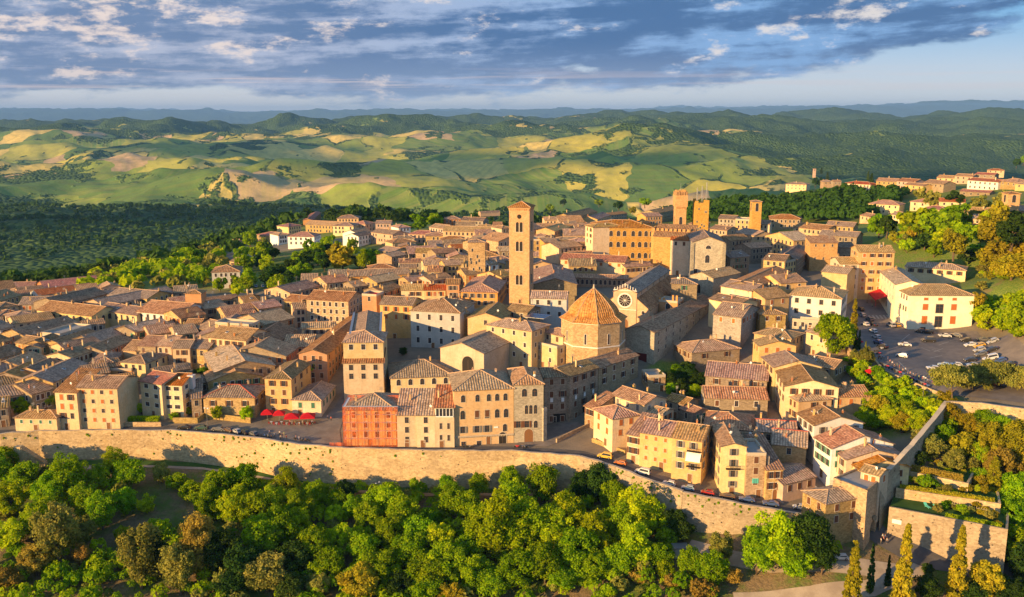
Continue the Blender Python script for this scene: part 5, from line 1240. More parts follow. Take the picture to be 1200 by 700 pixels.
def pal_tower():
    root, v = tower(799, 224, 6.6, 7, 38, 'slender crenellated clock tower of the golden palace', name='clock_tower'); h = 38
    m = MB(); m.box(-3.1, 3.1, -3.3, 3.3, -2, h - 9); m.box(-3.6, 3.6, -3.8, 3.8, h - 9, h - 2.5); m.box(-2.9, 2.9, -3.1, 3.1, h - 2.5, h - 1)
    for k in range(6):
        x = -3.4 + (k + .5) * 6.8 / 6; m.box(x - .22, x + .22, -3.7, -3.3, h - 10, h - 9)
    m.build('wall', M['br'], root); 
    c1 = MB(); 
    crenel(root, 7.2, 7.6, h - 2.5, 5, 'br', hh=2.0); crenel(root, 5.8, 6.2, h - 1, 3, 'br', hh=1.3)
    me = winmesh('arch', 1.7, 4.6, 'trim')
    for rz, lx, ly in ((0, 0, -3.3), (math.pi / 2, 3.1, 0), (-math.pi / 2, -3.1, 0)): inst('window', me, root, (lx, ly, h - 19.5), rz)
    mb = MB(); mb.tube([(0, -3.45, 0), (0, -3.3, 0)], 1.5, 16, 0); mb.box(-.06, .06, -3.5, -3.46, 0, 1.1, 1); mb.box(0, .8, -3.5, -3.46, -.06, .06, 1); mb.build('clock_face', [M['whitep'], M['dark']], root, False, (0, 0, h - 23.5))
    mb = MB(); mb.tube([(0, 0, h - 1), (0, 0, h + 4)], .08, 4); mb.build('flagpole', M['metal'], root)
pal_tower()
def tower2():
    root, v = tower(823, 238, 8.0, 7, 31, 'broken-topped stone tower crowned by thin metal bell frames', name='stone_tower', mat='br'); h = 31
    m = MB(); m.box(-4.0, 4.0, -3.5, 3.5, -2, h)
    m.box(-4.0, -2.2, -3.5, -2.4, h + .002, h + 1.2); m.box(1.0, 4.0, -3.5, -2.4, h + .002, h + 1.6); m.box(-4, -2.5, 1.5, 3.5, h + .002, h + 2.0); m.box(2.5, 4.0, 0, 3.5, h + .002, h + 1.3)
    m.build('wall', M['br'], root)
    for x, hh in ((-2.4, 8.5), (.4, 9.5), (3.0, 11.5)):
        mb = MB()
        for a in (-.35, .35): mb.tube([(x + a, 0, h - .5), (x + a * .3, 0, h + hh)], .12, 4)
        for k in range(5): mb.box(x - .4, x + .4, -.1, .1, h + 1 + k * hh / 6, h + 1.25 + k * hh / 6)
        mb.build('bell_frame', M['metal'], root)
    r = random.Random(4)
    for k in range(9): inst('window', winmesh('slit', .7, 1.0, 'trim'), root, (r.uniform(-3, 3), -3.5, r.uniform(14, h - 3)))
tower2()
def small_tower(px, pt, w, h, label, arch=True, mat='br', roofm='r_or'):
    root, v = tower(px, pt, w, w, h, label)
    m = MB(); m.box(-w / 2, w / 2, -w / 2, w / 2, -2, h); m.build('wall', M[mat], root)
    me, _ = roof_mesh(w, w, h + .05, 'h', 14, roofm, .4); inst('roof', me, root)
    if arch:
        for rz, lx, ly in ((0, 0, -w / 2), (math.pi / 2, w / 2, 0), (-math.pi / 2, -w / 2, 0)): inst('window', winmesh('arch', w * .3, h * .16 + 1.5, 'trim'), root, (lx, ly, h * .97 - (h * .16 + 1.8)), rz)
small_tower(887.5, 236.5, 6.2, 24, 'small square bell tower with one arched opening near the right woods')
small_tower(955, 198, 6.5, 22, 'thin bell tower of the monastery on the wooded ridge', mat='pk')
small_tower(558.5, 284, 8.5, 24, 'square rough stone tower house left of the bell tower', False, 'st', 'r_br')
r = random.Random(9)
for k in range(9): inst('window', winmesh('slit', .8, 1.5, 'trim'), THINGS[-1], (r.uniform(-3, 3), -4.25, r.uniform(8, 21)))
small_tower(1189, 227, 6.5, 16, 'little golden bell gable beside the tan roofs on the right', mat='br')
small_tower(226, 344, 7.5, 16, 'small ochre lookout turret above the left rooftops', False, 'or', 'r_br')
# battlement block of the palace
a = unp(768, 270, 41); b = unp(814, 273, 41)
def battle_block():
    A = at(768, 270, 21); B = unp(814, 272, A.z + 21); c = (A + B) / 2; w = (B.xy - A.xy).length; d = 12
    root = thing('battlemented_wing', (c.x, c.y + d / 2, A.z), math.atan2(B.y - A.y, B.x - A.x), 'golden battlemented wing joining the palace and the grey church', 'building')
    m = MB(); m.box(-w / 2, w / 2, -d / 2, d / 2, -2, 20); m.build('wall', M['br'], root); crenel(root, w, d, 20, 9, 'br', hh=2.2, t_=.8, sides=('f', 'b', 'l', 'r'))
    inst('window', winmesh('pane', 1.6, 3), root, (-w * .17, -d / 2, 10)); FOOT.append((c.x, c.y + d / 2, 1, 0, w / 2, d / 2))
battle_block()
# grey church front
q = Hs(812, 283.5, 849, 284, 30, kind='p', wall='gs', roof='r_gr', base=333, rows=0, label='tall plain grey-stone church front right of the battlement', name='church', cat='church', sides='', door=False, chim=0, pitch=20, ant=0)
for x, z, k, w2, h2 in ((0, 3.5, 'arch', 2.6, 1.8), (-.02, 10.5, 'arch', 2.2, 4.0), (-.38, 16, 'pane', 1.8, 2.5), (-.02, 16.3, 'arch', 1.9, 2.2), (.3, 17, 'pane', 1.3, 1.5)): inst('window', winmesh(k, w2, h2, 'trimw'), q['o'], (q['w'] * x, -q['d'] / 2, q['h'] - z))
mb = MB()
for s in (-1, 1): mb.box(s * q['w'] / 2 - .8, s * q['w'] / 2 + .8, -q['d'] / 2 - .5, -q['d'] / 2 + .6, -2, q['h'] - .6)
mb.build('pilaster', M['gs'], q['o'])
# baptistery
def baptistery():
    c0 = at(698.5, 400, 0); rad_ = 12.3; h = 19.5
    # centre so that the front eave (row 384) fits
    v = at(698.5, 384, h); cx, cy, zg = v.x, v.y + rad_ * .95, H_up(v.x, v.y + 6)
    root = thing('baptistery', (cx, cy, zg), 0, 'octagonal baptistery of banded stone under an orange eight-sided dome', 'church'); FOOT.append((cx, cy, 1, 0, 12, 12))
    yaw = R(3)
    O = lambda rr: [(rr * math.cos(yaw + math.pi / 8 * (2 * k)), rr * math.sin(yaw + math.pi / 8 * (2 * k))) for k in range(8)]
    m = MB(); m.prism(O(rad_), -3, h); m.build('wall', M['st'], root)
    m = MB(); m.prism(O(rad_ + .25), 10.0, 10.45); m.prism(O(rad_ + .3), h - .5, h + .003); m.build('string_course', M['trimw'], root)
    rf = MB(); prof = [(rad_ + .9, h - .15), (rad_ * .80, h + 2.0)]; steps = 9
    dome = [(rad_ * .80 * math.cos(a) ** .85, h + 2.0 + 11.0 * math.sin(a) ** 1.05) for a in [math.pi / 2 * k / steps for k in range(steps + 1)]]; dome[-1] = (.05, dome[-1][1])
    # eight-sided dome profile, slightly pointed
    dome = [(rad_ * .80 * (1 - (k / steps) ** 1.5), h + 1.8 + 9.4 * (k / steps)) for k in range(steps + 1)]; dome[-1] = (.08, dome[-1][1])
    P = prof[:1] + dome; acc = 0
    for (r1, z1), (r2, z2) in zip(P, P[1:]):
        A, B = O(r1), O(r2); L = math.hypot(r1 - r2, z2 - z1)
        for k in range(8):
            n = (k + 1) % 8; w1 = math.dist(A[k], A[n]); w2 = math.dist(B[k], B[n])
            rf.poly([(*A[k], z1), (*A[n], z1), (*B[n], z2), (*B[k], z2)], 0, [(-w1 / 2, acc), (w1 / 2, acc), (w2 / 2, acc + L), (-w2 / 2, acc + L)])
        acc += L
    for k in range(8): rf.tube([(*O(r1)[k], z1 + .05) for r1, z1 in P], .13, 5, 1)
    rf.poly([(*p, h - .15) for p in reversed(O(rad_ + .9))], 2)
    rf.build('dome', [M['r_dm'], M['ridge'], M['fascia']], root)
    m = MB(); m.tube([(0, 0, h + 11.0), (0, 0, h + 12.0)], [.5, .3], 8); m.sphere((0, 0, h + 12.3), .35); m.build('finial', M['trim'], root)
    for k in range(8):
        a = yaw + math.pi / 8 * (2 * k + 1); rr = rad_ * math.cos(math.pi / 8)
        inst('window', winmesh('arch', .8, 4.0, 'trimw'), root, (rr * math.cos(a), rr * math.sin(a), 11.2), a + math.pi / 2)
baptistery()
# cathedral
def cathedral():
    A = at(719, 341, 17); zg = A.z; h = 17
    B = unp(747, 341, zg + h); ax = (B.xy - A.xy).normalized(); w = (B.xy - A.xy).length; d = 62
    yaw = R(-22); ux = Vector((math.cos(yaw), math.sin(yaw), 0)); uy = Vector((-ux.y, ux.x, 0)); a0 = Vector((A.x, A.y, zg))
    c = a0 + ux * w / 2 + uy * d / 2
    root = thing('cathedral', (c.x, c.y, zg), yaw, 'cathedral with rose window in its sunlit gable and a long nave roof', 'church'); FOOT.append((c.x, c.y, ux.x, ux.y, w / 2 + 5, d / 2))
    inst('wall', wall_mesh(w, d, h, 'p', 22, 3, 'oc'), root)
    me, _ = roof_mesh(w, d, h, 'p', 22, 'r_gr', .5); inst('roof', me, root)
    aw = w * .55
    m = wall_mesh(aw, d - 1, 11.5, 'm', 1, 3, 'oc'); 
    for s, k in ((1, 'r'), (-1, 'l')):
        X = s * (w / 2 + aw / 2)
        mb = MB(); hi, lo_ = 14.5, 10.0; x0, x1 = (X - aw / 2, X + aw / 2); za, zb_ = (hi, lo_) if s > 0 else (lo_, hi)
        y0, y1 = -d / 2 + .3, d / 2 - 1
        mb.poly([(x0, y0, -3), (x1, y0, -3), (x1, y0, zb_), (x0, y0, za)]); mb.poly([(x1, y0, -3), (x1, y1, -3), (x1, y1, zb_), (x1, y0, zb_)]); mb.poly([(x0, y1, -3), (x0, y0, -3), (x0, y0, za), (x0, y1, za)]); mb.poly([(x1, y1, -3), (x0, y1, -3), (x0, y1, za), (x1, y1, zb_)])
        mb.build('aisle', M['oc'], root)
        mb = MB(); o_ = .5; e0 = (x0 - (o_ if s < 0 else 0)); e1 = (x1 + (o_ if s > 0 else 0)); zl = lo_ - o_ * (hi - lo_) / aw
        P = [(e0, y0 - .5, za if s > 0 else zl), (e1, y0 - .5, zl if s > 0 else zb_), (e1, y1, zl if s > 0 else zb_), (e0, y1, za if s > 0 else zl)]
        P = [(x, y, z + .15) for x, y, z in P]
        mb.poly(P, 0, [(p[1], p[0]) for p in P]); Q = [(x, y, z - .2) for x, y, z in P]; mb.poly(list(reversed(Q)), 1)
        for i in range(4): mb.poly([Q[i], Q[(i + 1) % 4], P[(i + 1) % 4], P[i]], 1)
        mb.build('roof', [M['r_pk'], M['fascia']], root)
    mb = MB(); n = 20; y = -d / 2
    P = [(2.6 * math.cos(k * 2 * math.pi / n), 2.6 * math.sin(k * 2 * math.pi / n)) for k in range(n)]; Q = [(a_ * 1.25, b_ * 1.25) for a_, b_ in P]
    for k in range(n):
        j = (k + 1) % n; mb.poly([(P[k][0], y - .2, P[k][1]), (P[j][0], y - .2, P[j][1]), (Q[j][0], y - .2, Q[j][1]), (Q[k][0], y - .2, Q[k][1])], 0); mb.poly([(Q[k][0], y - .2, Q[k][1]), (Q[j][0], y - .2, Q[j][1]), (Q[j][0], y + .1, Q[j][1]), (Q[k][0], y + .1, Q[k][1])], 0)
    mb.poly([(a_, y - .05, b_) for a_, b_ in P], 1)
    for k in range(6): a_ = k * math.pi / 6; q_ = Vector((math.cos(a_), 0, math.sin(a_))); mb.tube([Vector((0, y - .1, 0)) - q_ * 2.5, Vector((0, y - .1, 0)) + q_ * 2.5], .07, 4, 0)
    mb.build('rose_window', [M['trimw'], M['dark']], root, False, (0, 0, 13.3))
    mb = MB(); mb.box(-w / 2, w / 2, y - .2, y, 17.4, 17.8)
    for k in range(9): x = -w / 2 + w * (k + .5) / 9; mb.box(x - .12, x + .12, y - .18, y, 17.8, 17.8 + 2.2 * (1 - abs(x) / (w / 2)) + .6)
    mb.box(-w / 2, w / 2, y - .25, y, 9.3, 9.6)
    mb.build('cornice', M['trimw'], root)
    for s in (-1, 0, 1): inst('door', door_mesh(2.2 if s else 3.2, 3.8 if s else 5.5, True), root, (s * (w * .5 + aw * .5), y + (.3 if s else 0), 0))
    for s in (-1, 1): inst('round_window', winmesh('arch', 1.3, 1.3, 'trimw'), root, (s * (w * .5 + aw * .5), y + .3, 8))
    for k in range(5): inst('window', winmesh('arch', .9, 2.0, 'trim'), root, (w / 2, -d / 2 + 8 + k * 11, 14.8), math.pi / 2)
    mb = MB(); mb.box(-.25, .25, y - .1, y + .4, h + w * .2, h + w * .2 + 1.6); mb.box(-.7, .7, y - .05, y + .3, h + w * .2 + .8, h + w * .2 + 1.1); mb.build('cross', M['trim'], root)
cathedral()
Hs(772, 352, 794, 354, 9, h=10, kind='f', wall='or', roof='conc', rows=1, cols=1, win='arch', ww=2.0, wh=2.6, label='small orange chapel with stepped pinnacles beside the cathedral aisle', name='chapel', cat='chapel', chim=0, door=False)
q = HOUSES[-1]; mb = MB()
for x in (-.5, -.25, .28, .5): mb.box(q['w'] * x * .9 - .4, q['w'] * x * .9 + .4, -q['d'] / 2 - .05, -q['d'] / 2 + .6, .35, 1.2 + 1.5 * (x > 0))
mb.build('pinnacle', M['or'], q['o'], False, (0, 0, q['h']))
# ---- scaffolding with orange netting round the house
def scaffold(q):
    o = q['o']; w, d, h = q['w'] + 1.2, q['d'] * .6, q['h'] + 1.3
    f = thing('scaffolding', o.location[:], o.rotation_euler.z, 'steel scaffolding hung with see-through orange netting around one front-row house', 'scaffold')
    y = -q['d'] / 2 - 1.1; x0, x1 = -w / 2 - .2, w / 2 + .1; xs_ = np.linspace(x0, x1, 9); zs = [k * h / 5 for k in range(6)]
    p = MB()
    for x in xs_:
        for yy in (y, y + .9): p.tube([(x, yy, -1), (x, yy, h)], .05, 5)
    for yy in np.linspace(y, y + d, 5):
        for xx in (x0, x0 + .9): p.tube([(xx, yy, -1), (xx, yy, h)], .05, 5)
    for z in zs[1:]: p.tube([(x0, y, z), (x1, y, z)], .05, 5); p.tube([(x0, y, z), (x0, y + d, z)], .05, 5)
    p.build('poles', M['metal'], f)
    for z in zs[1:]:
        b = MB(); b.box(x0, x1, y + .05, y + .85, z - .12, z - .04); b.box(x0 + .05, x0 + .85, y + .85, y + d, z - .12, z - .04); b.build('deck', M['trimw'], f)
    m, t = newmat('orange_netting'); tc = t.n('ShaderNodeTexCoord').outputs['Object']
    n = t.noise(tc, .5, 5, .65); c = t.mix(n, (.90, .11, .02), (.90, .27, .06))
    s = t.n('ShaderNodeSeparateXYZ', {0: tc}); fold = t.noise(t.n('ShaderNodeCombineXYZ', {0: t.math('MULTIPLY', t.math('ADD', s.outputs[0], s.outputs[1]), 1.6), 1: t.math('MULTIPLY', s.outputs[2], .12), 2: 0.}).outputs[0], 1.0, 4, .6)
    df = t.n('ShaderNodeBsdfDiffuse', {'Color': c}).outputs[0]; trl = t.n('ShaderNodeBsdfTranslucent', {'Color': c}).outputs[0]
    mx = t.n('ShaderNodeMixShader', {0: .3, 1: df, 2: trl}).outputs[0]; tp = t.n('ShaderNodeBsdfTransparent').outputs[0]
    a = t.n('ShaderNodeMapRange', {'Value': t.math('ADD', t.math('MULTIPLY', n, .5), t.math('MULTIPLY', fold, .5)), 'From Min': .4, 'From Max': .62, 'To Min': .14, 'To Max': .62}).outputs[0]
    mm = t.n('ShaderNodeMixShader', {0: a, 1: tp, 2: mx}).outputs[0]; t.n('ShaderNodeOutputMaterial', {'Surface': mm})
    M['netting'] = m
    def net(P0, P1, z0, z1, nx, nz, seed):
        r = np.random.RandomState(seed); V = []
        P0, P1 = Vector(P0), Vector(P1); dd = (P1 - P0).normalized(); nn = Vector((dd.y, -dd.x))
        for j in range(nz + 1):
            for i in range(nx + 1):
                p = P0.lerp(P1, i / nx) + nn * (.1 + .22 * r.rand() + .12 * math.sin(i * .9)); V.append((p.x, p.y, z0 + (z1 - z0) * j / nz))
        return np_mesh('netting', np.array(V), grid_faces(nz + 1, nx + 1), m)
    inst('netting', net((x0, y), (x1, y), -.2, h, 40, 20, 1), f); inst('netting', net((x0, y + d), (x0, y), -.2, h, 20, 20, 2), f)
    inst('netting', net((x0 - 4.5, y - .6), (x0, y - .6), -.4, 1.8, 10, 3, 3), f)
    # shaded band of netting standing above the rear edge of the roof
    inst('netting', net((x0, y + d), (x1, y + d), h - 1.5, h + .8, 30, 3, 4), f)
scaffold(SCF)
# ---------------------------------------------------------------- left quarter, traced house by house
LQ = [
 # ax, ay, bx, by, depth, h, kind, wall, roof
 (0, 337, 38, 336, 12, 6, 'g', 'rb', 'r_rd'), (52, 337, 117, 330, 14, 6, 'g', 'rb', 'r_rd'), (46, 346, 110, 338, 12, 7, 'g', 'gw', 'r_rd'),
 (0, 352, 24, 346, 14, 8, 'g', 'st', 'r_gr'), (22, 357, 56, 356, 12, 7, 'g', 'ds', 'r_gr'),
 (43, 363, 107, 370.5, 14, 9, 'g', 'ye', 'r_br'), (70, 357, 126, 344, 14, 9, 'g', 'ds', 'r_gr'), (126, 346, 172, 350, 14, 9, 'g', 'oc', 'r_gr'), (122, 358, 206, 342, 13, 9, 'g', 'oc', 'r_gr'),
 (112, 362.5, 160, 369.5, 12, 9, 'g', 'ye', 'r_br'), (160, 365, 210, 369.5, 17, 10, 'g', 'wh', 'r_br'),
 (212, 373, 241, 368, 13, 10, 'g', 'st', 'r_br'), (205, 343, 232, 341, 12, 8, 'g', 'ds', 'r_gr'),
 (18, 379, 63, 373, 12, 8, 'g', 'ye', 'r_tn'), (0, 386, 16, 382, 12, 8, 'g', 'gw', 'r_gr'), (30, 394, 92, 378, 12, 8, 'g', 'st', 'r_gr'),
 (70, 392, 107, 381, 8, 9, 'f', 'gw', 'conc'), (0, 402, 14, 398, 10, 8, 'g', 'oc', 'r_gr'), (18, 401, 38, 404, 9, 8, 'g', 'st', 'r_gr'), (55, 404, 76, 396, 9, 8, 'g', 'ye', 'r_gr'),
 (0, 420, 29, 411, 12, 9, 'g', 'oc', 'r_gr'), (30, 407, 48, 407, 10, 8, 'p', 'ye', 'r_gr'), (77, 405, 118, 391, 10, 8, 'g', 'st', 'r_br'), (84, 419, 122, 406, 10, 9, 'g', 'cr', 'r_gr'), (113, 402, 156, 389, 12, 8, 'g', 'ds', 'r_br'),
 (122, 412, 156, 398, 10, 8, 'g', 'ds', 'r_gr'), (138, 384, 158, 389, 14, 9, 'p', 'oc', 'r_tn'), (160, 389, 186, 382, 11, 9, 'g', 'ds', 'r_gr'), (176, 392, 208, 388, 12, 9, 'g', 'st', 'r_br'), (208, 392, 232, 389, 12, 10, 'g', 'st', 'r_br'),
 (28, 430, 57, 419, 12, 8, 'g', 'st', 'r_br'), (58, 405, 80, 412, 12, 8, 'p', 'oc', 'r_gr'), (0, 443, 27, 430, 12, 8, 'g', 'st', 'r_br'), (26, 442, 52, 429, 10, 8, 'g', 'cr', 'r_br'), (48, 436, 74, 425, 9, 8, 'g', 'oc', 'r_gr'),
 (62, 448, 106, 427, 12, 9, 'g', 'st', 'r_tn'), (105, 425, 132, 424, 12, 8, 'h', 'st', 'r_br'), (141, 424, 170, 426, 12, 8, 'h', 'cr', 'r_br'), (122, 431, 142, 428, 10, 7, 'g', 'ds', 'r_br'), (98, 440, 128, 436, 12, 7, 'g', 'st', 'r_br'),
 (129, 433, 154, 433, 8, 6, 'f', 'or', 'redp'),
 (161, 405, 182, 406, 13, 10, 'g', 'cr', 'r_br'), (182, 405, 201, 406, 13, 10, 'g', 'oc', 'r_pk'), (202, 408, 222, 408, 10, 10, 'g', 'ye', 'r_br'), (221, 408, 243, 409, 12, 9, 'g', 'cr', 'r_br'), (144, 410, 162, 411, 12, 8, 'g', 'oc', 'r_br'),
 (0, 466, 34, 460, 12, 8, 'g', 'oc', 'r_br'), (0, 452, 24, 448, 10, 7, 'g', 'cr', 'r_gr'), (37, 462, 62, 455, 14, 8, 'g', 'ds', 'r_br'), (0, 478, 9, 477, 12, 7, 'g', 'oc', 'r_gr'),
 (230, 384, 252, 389, 12, 10, 'g', 'oc', 'r_br'), (215, 384, 232, 384, 12, 9, 'g', 'ds', 'r_br'), (252, 378, 293, 381, 6, 14, 'f', 'cr', 'conc'), (244, 395, 288, 399, 14, 12, 'g', 'ye', 'r_br'),
 (252, 436, 322, 428, 27, 10, 'p', 'st', 'r_tn'), (244, 447, 308, 440, 11, 8, 'p', 'st', 'r_tn'), (350, 414, 383, 415, 58, 12, 'p', 'or', 'r_br'), (310, 380, 345, 372, 16, 10, 'g', 'st', 'r_tn'),
 (274, 351, 288, 352, 10, 9, 'g', 'st', 'r_br'), (288, 355, 303, 353, 12, 9, 'g', 'oc', 'r_br'), (303, 362, 330, 358, 12, 9, 'g', 'st', 'r_pk'), (333, 352, 352, 354, 10, 9, 'g', 'st', 'r_br'), (345, 362, 359, 361, 10, 9, 'g', 'oc', 'r_br'), (359, 350.5, 408, 353, 14, 13, 'g', 'ye', 'r_br'),
 (340, 343, 374, 335, 14, 9, 'g', 'oc', 'r_pk'), (383, 332, 410, 329, 14, 9, 'g', 'st', 'r_pk'), (410, 324, 480, 321, 12, 9, 'g', 'or', 'r_br'), (240, 362, 266, 358, 12, 9, 'g', 'st', 'r_br'), (265, 370, 300, 366, 14, 9, 'g', 'st', 'r_br'), (300, 378, 312, 374, 12, 9, 'g', 'ds', 'r_pk'),
 (283, 395, 303, 376, 16, 9, 'g', 'ds', 'r_br'), (322, 403, 348, 386, 14, 9, 'g', 'ds', 'r_gr'), (335, 417, 350, 406, 20, 9, 'g', 'ds', 'r_br'),
 (225, 452, 245, 447, 8, 7, 'g', 'st', 'r_gr'),
 (248, 319, 281, 318, 14, 10, 'h', 'gw', 'r_br'), (269, 306, 284, 308, 9, 6, 'g', 'ye', 'r_gr'), (301, 275, 326, 277, 13, 9, 'h', 'cr', 'r_rd'), (326, 276, 337, 275, 12, 8, 'h', 'wh', 'r_br'),
 (337, 277, 368, 277.5, 13, 10, 'h', 'wh', 'r_rd'), (358, 263, 400, 265, 13, 9, 'g', 'ye', 'r_tn'), (390, 264.5, 414, 265, 13, 9, 'h', 'cr', 'r_br'), (395, 256, 420, 256, 13, 9, 'h', 'oc', 'r_br'), (412, 262, 428, 263, 12, 8, 'h', 'cr', 'r_rd'), (338, 266, 353, 264, 12, 8, 'h', 'cr', 'r_rd'),
 (266, 277, 281, 279, 12, 8, 'h', 'st', 'r_rd'), (267, 284, 279, 285, 9, 6, 'h', 'oc', 'r_br'), (250, 267.5, 262, 267, 9, 6, 'h', 'cr', 'r_rd'), (405, 276, 420, 277, 14, 9, 'p', 'wh', 'r_gr'), (420, 274, 436, 271, 12, 9, 'g', 'wh', 'r_br'), (435, 272, 460, 275, 12, 9, 'g', 'pk', 'r_br'),
 (440, 262, 458, 262, 12, 8, 'g', 'pk', 'r_br'), (467, 267, 481, 266, 12, 8, 'h', 'wh', 'r_rd'), (478, 274, 509, 275, 12, 8, 'h', 'pk', 'r_rd'), (503, 266, 520, 268, 12, 8, 'g', 'pk', 'r_br'), (519, 270.5, 572, 272, 14, 11, 'g', 'oc', 'r_tn'),
 (520, 257, 540, 257, 12, 8, 'h', 'rb', 'r_br'), (534, 264, 556, 264, 12, 8, 'g', 'gw', 'r_gr'), (540, 258, 566, 259, 12, 8, 'g', 'gs', 'r_gr'), (563, 249, 586, 248, 12, 7, 'g', 'oc', 'r_br'), (460, 285, 487, 283, 12, 8, 'h', 'cr', 'r_br'), (487, 296, 511, 296, 12, 9, 'g', 'cr', 'r_tn'), (511, 297, 536, 295, 11, 9, 'g', 'oc', 'r_br'),
 (443, 293, 459, 296, 12, 9, 'g', 'ye', 'r_tn'), (459, 301, 476, 298, 11, 9, 'g', 'st', 'r_br'), (531, 291, 550, 290, 10, 9, 'g', 'oc', 'r_or'), (565, 286, 584, 283, 14, 11, 'g', 'st', 'r_tn'), (584, 283, 601, 281, 16, 12, 'n', 'st', 'r_tn'), (578, 265, 588, 265, 12, 9, 'g', 'oc', 'r_br'), (588, 268, 600, 267, 12, 9, 'h', 'cr', 'r_br'), (625, 269, 636, 267, 14, 10, 'g', 'gw', 'r_gr'),
 (501, 318, 518, 318, 11, 9, 'g', 'st', 'r_br'), (522, 311, 540, 310, 11, 10, 'g', 'cr', 'r_br'), (470, 340, 497, 340, 11, 9, 'g', 'ye', 'r_tn'), (497, 340, 522, 340, 11, 9, 'g', 'cr', 'r_rd'), (523, 333, 538, 333, 9, 12, 'g', 'or', 'r_br'), (540, 341.5, 583, 342.5, 34, 10, 'hp', 'or', 'r_pk'),
 (575, 310, 584, 309, 8, 10, 'g', 'wh', 'r_br'), (546, 322, 574, 320, 12, 9, 'g', 'st', 'r_gr'), (588, 325, 601, 322, 14, 9, 'g', 'oc', 'r_tn'), (442, 331, 470, 326, 12, 9, 'g', 'st', 'r_tn'), (448, 342, 470, 336, 10, 9, 'g', 'ds', 'r_br'), (480, 330, 505, 327, 10, 9, 'g', 'st', 'r_br'), (505, 329, 530, 325, 10, 9, 'g', 'oc', 'r_tn'), (415, 336, 440, 333, 11, 8, 'g', 'ds', 'r_gr'),
 (638, 284, 654, 283, 12, 11, 'g', 'or', 'r_br'), (625, 281, 640, 281, 10, 12, 'f', 'st', 'conc'), (650, 271, 668, 266, 12, 9, 'g', 'oc', 'r_tn'), (655, 291, 682, 288, 14, 9, 'g', 'oc', 'r_br'), (671, 255, 700, 248, 14, 9, 'g', 'cr', 'r_gr'), (700, 257, 716, 252, 12, 9, 'g', 'oc', 'r_pk'), (716, 252, 735, 250, 12, 8, 'g', 'oc', 'r_br'), (757, 254, 776, 253, 12, 9, 'g', 'or', 'r_br'), (770, 250, 800, 244, 14, 9, 'g', 'ds', 'r_gr'),
 (807, 262, 826, 263, 12, 10, 'h', 'oc', 'r_or'), (832, 268, 852, 270, 12, 9, 'g', 'oc', 'r_br'), (862, 257, 884, 258, 12, 11, 'f', 'oc', 'conc'), (902, 256, 940, 257, 14, 9, 'h', 'st', 'r_or'), (878, 262, 902, 263, 12, 9, 'g', 'cr', 'r_gr'), (842, 256, 862, 257, 12, 9, 'g', 'gs', 'r_gr'), (897, 276, 930, 282, 12, 11, 'p', 'oc', 'r_tn'), (862, 272, 884, 276, 12, 9, 'g', 'oc', 'r_tn'), (856, 282, 880, 280, 12, 9, 'g', 'cr', 'r_br'), (880, 291, 905, 289, 12, 9, 'g', 'ds', 'r_br'), (856, 302, 878, 300, 12, 10, 'g', 'ds', 'r_gr'), (895, 304, 920, 306, 12, 10, 'g', 'st', 'r_gr'), (919, 307, 934, 304, 12, 10, 'f', 'ye', 'conc'), (934, 304, 950, 292, 12, 10, 'g', 'ds', 'r_gr'), (930, 266, 968, 270, 14, 8, 'g', 'oc', 'r_br'), (968, 264, 1000, 266, 12, 8, 'g', 'st', 'r_tn'), (960, 275, 1004, 278, 14, 9, 'g', 'ds', 'r_gr'), (985, 290, 1002, 290, 12, 10, 'g', 'ds', 'r_gr'),
]
for i, (a, b, c, d, dep, h, k, wl_, rf) in enumerate(LQ):
    yy = (b + d) / 2; near = yy > 300 or i < 75
    kw = {}
    if wl_ in ('ye', 'cr', 'oc') and (i * 37) % 100 < 42 and i not in (5, 9, 10): wl_ = ['st', 'ds', 'pb', 'st'][i % 4]
    if (a, b) == (43, 363) or (a, b) == (70, 357): kw = dict(win='arch', cols=8, rows=1, ww=1.6, wh=2.4, shut=None)
    if (a, b) == (160, 365): kw = dict(cols=6, rows=1, ww=1.4, wh=4.6, shut=None, fr='trimw')
    if (a, b) == (112, 362.5): kw = dict(cols=7, rows=1, ww=1.2, wh=2.6, shut=None)
    if (a, b) == (337, 277): kw = dict(cols=5, rows=2)
    Hs(a, b, c, d, dep * (1.22 if i < 90 else 1.1), h=h, kind=k, wall=wl_, roof=rf, near=near, seed=100 + i, sides='flr' if near else 'fr', **kw)
# walled cemetery on the far left spur: three arcaded wings round a pale court
Hs(304, 250.5, 371, 248.5, 9, h=5, kind='g', wall='or', roof='r_rd', rows=1, cols=14, shut=None, win='arch', ww=2.2, wh=2.8, near=False, label='long back wing of the far arcaded cemetery cloister', name='cloister_wing', cat='cloister', chim=0, sides='f', group='cemetery cloister wings')
Hs(290, 261, 304, 251, 9, h=5, kind='g', wall='or', roof='r_rd', rows=1, cols=8, shut=None, win='arch', ww=2.2, wh=2.8, near=False, label='left wing of the far arcaded cemetery cloister', name='cloister_wing', cat='cloister', chim=0, sides='f', group='cemetery cloister wings')
Hs(366, 258, 376, 249, 9, h=5, kind='g', wall='or', roof='r_rd', rows=0, near=False, label='right wing of the far arcaded cemetery cloister', name='cloister_wing', cat='cloister', chim=0, sides='', group='cemetery cloister wings')
sheet('cemetery_court', [(298, 262), (306, 254), (366, 252), (362, 262)], M['conc'], .15, label='pale gravel court of the cemetery')
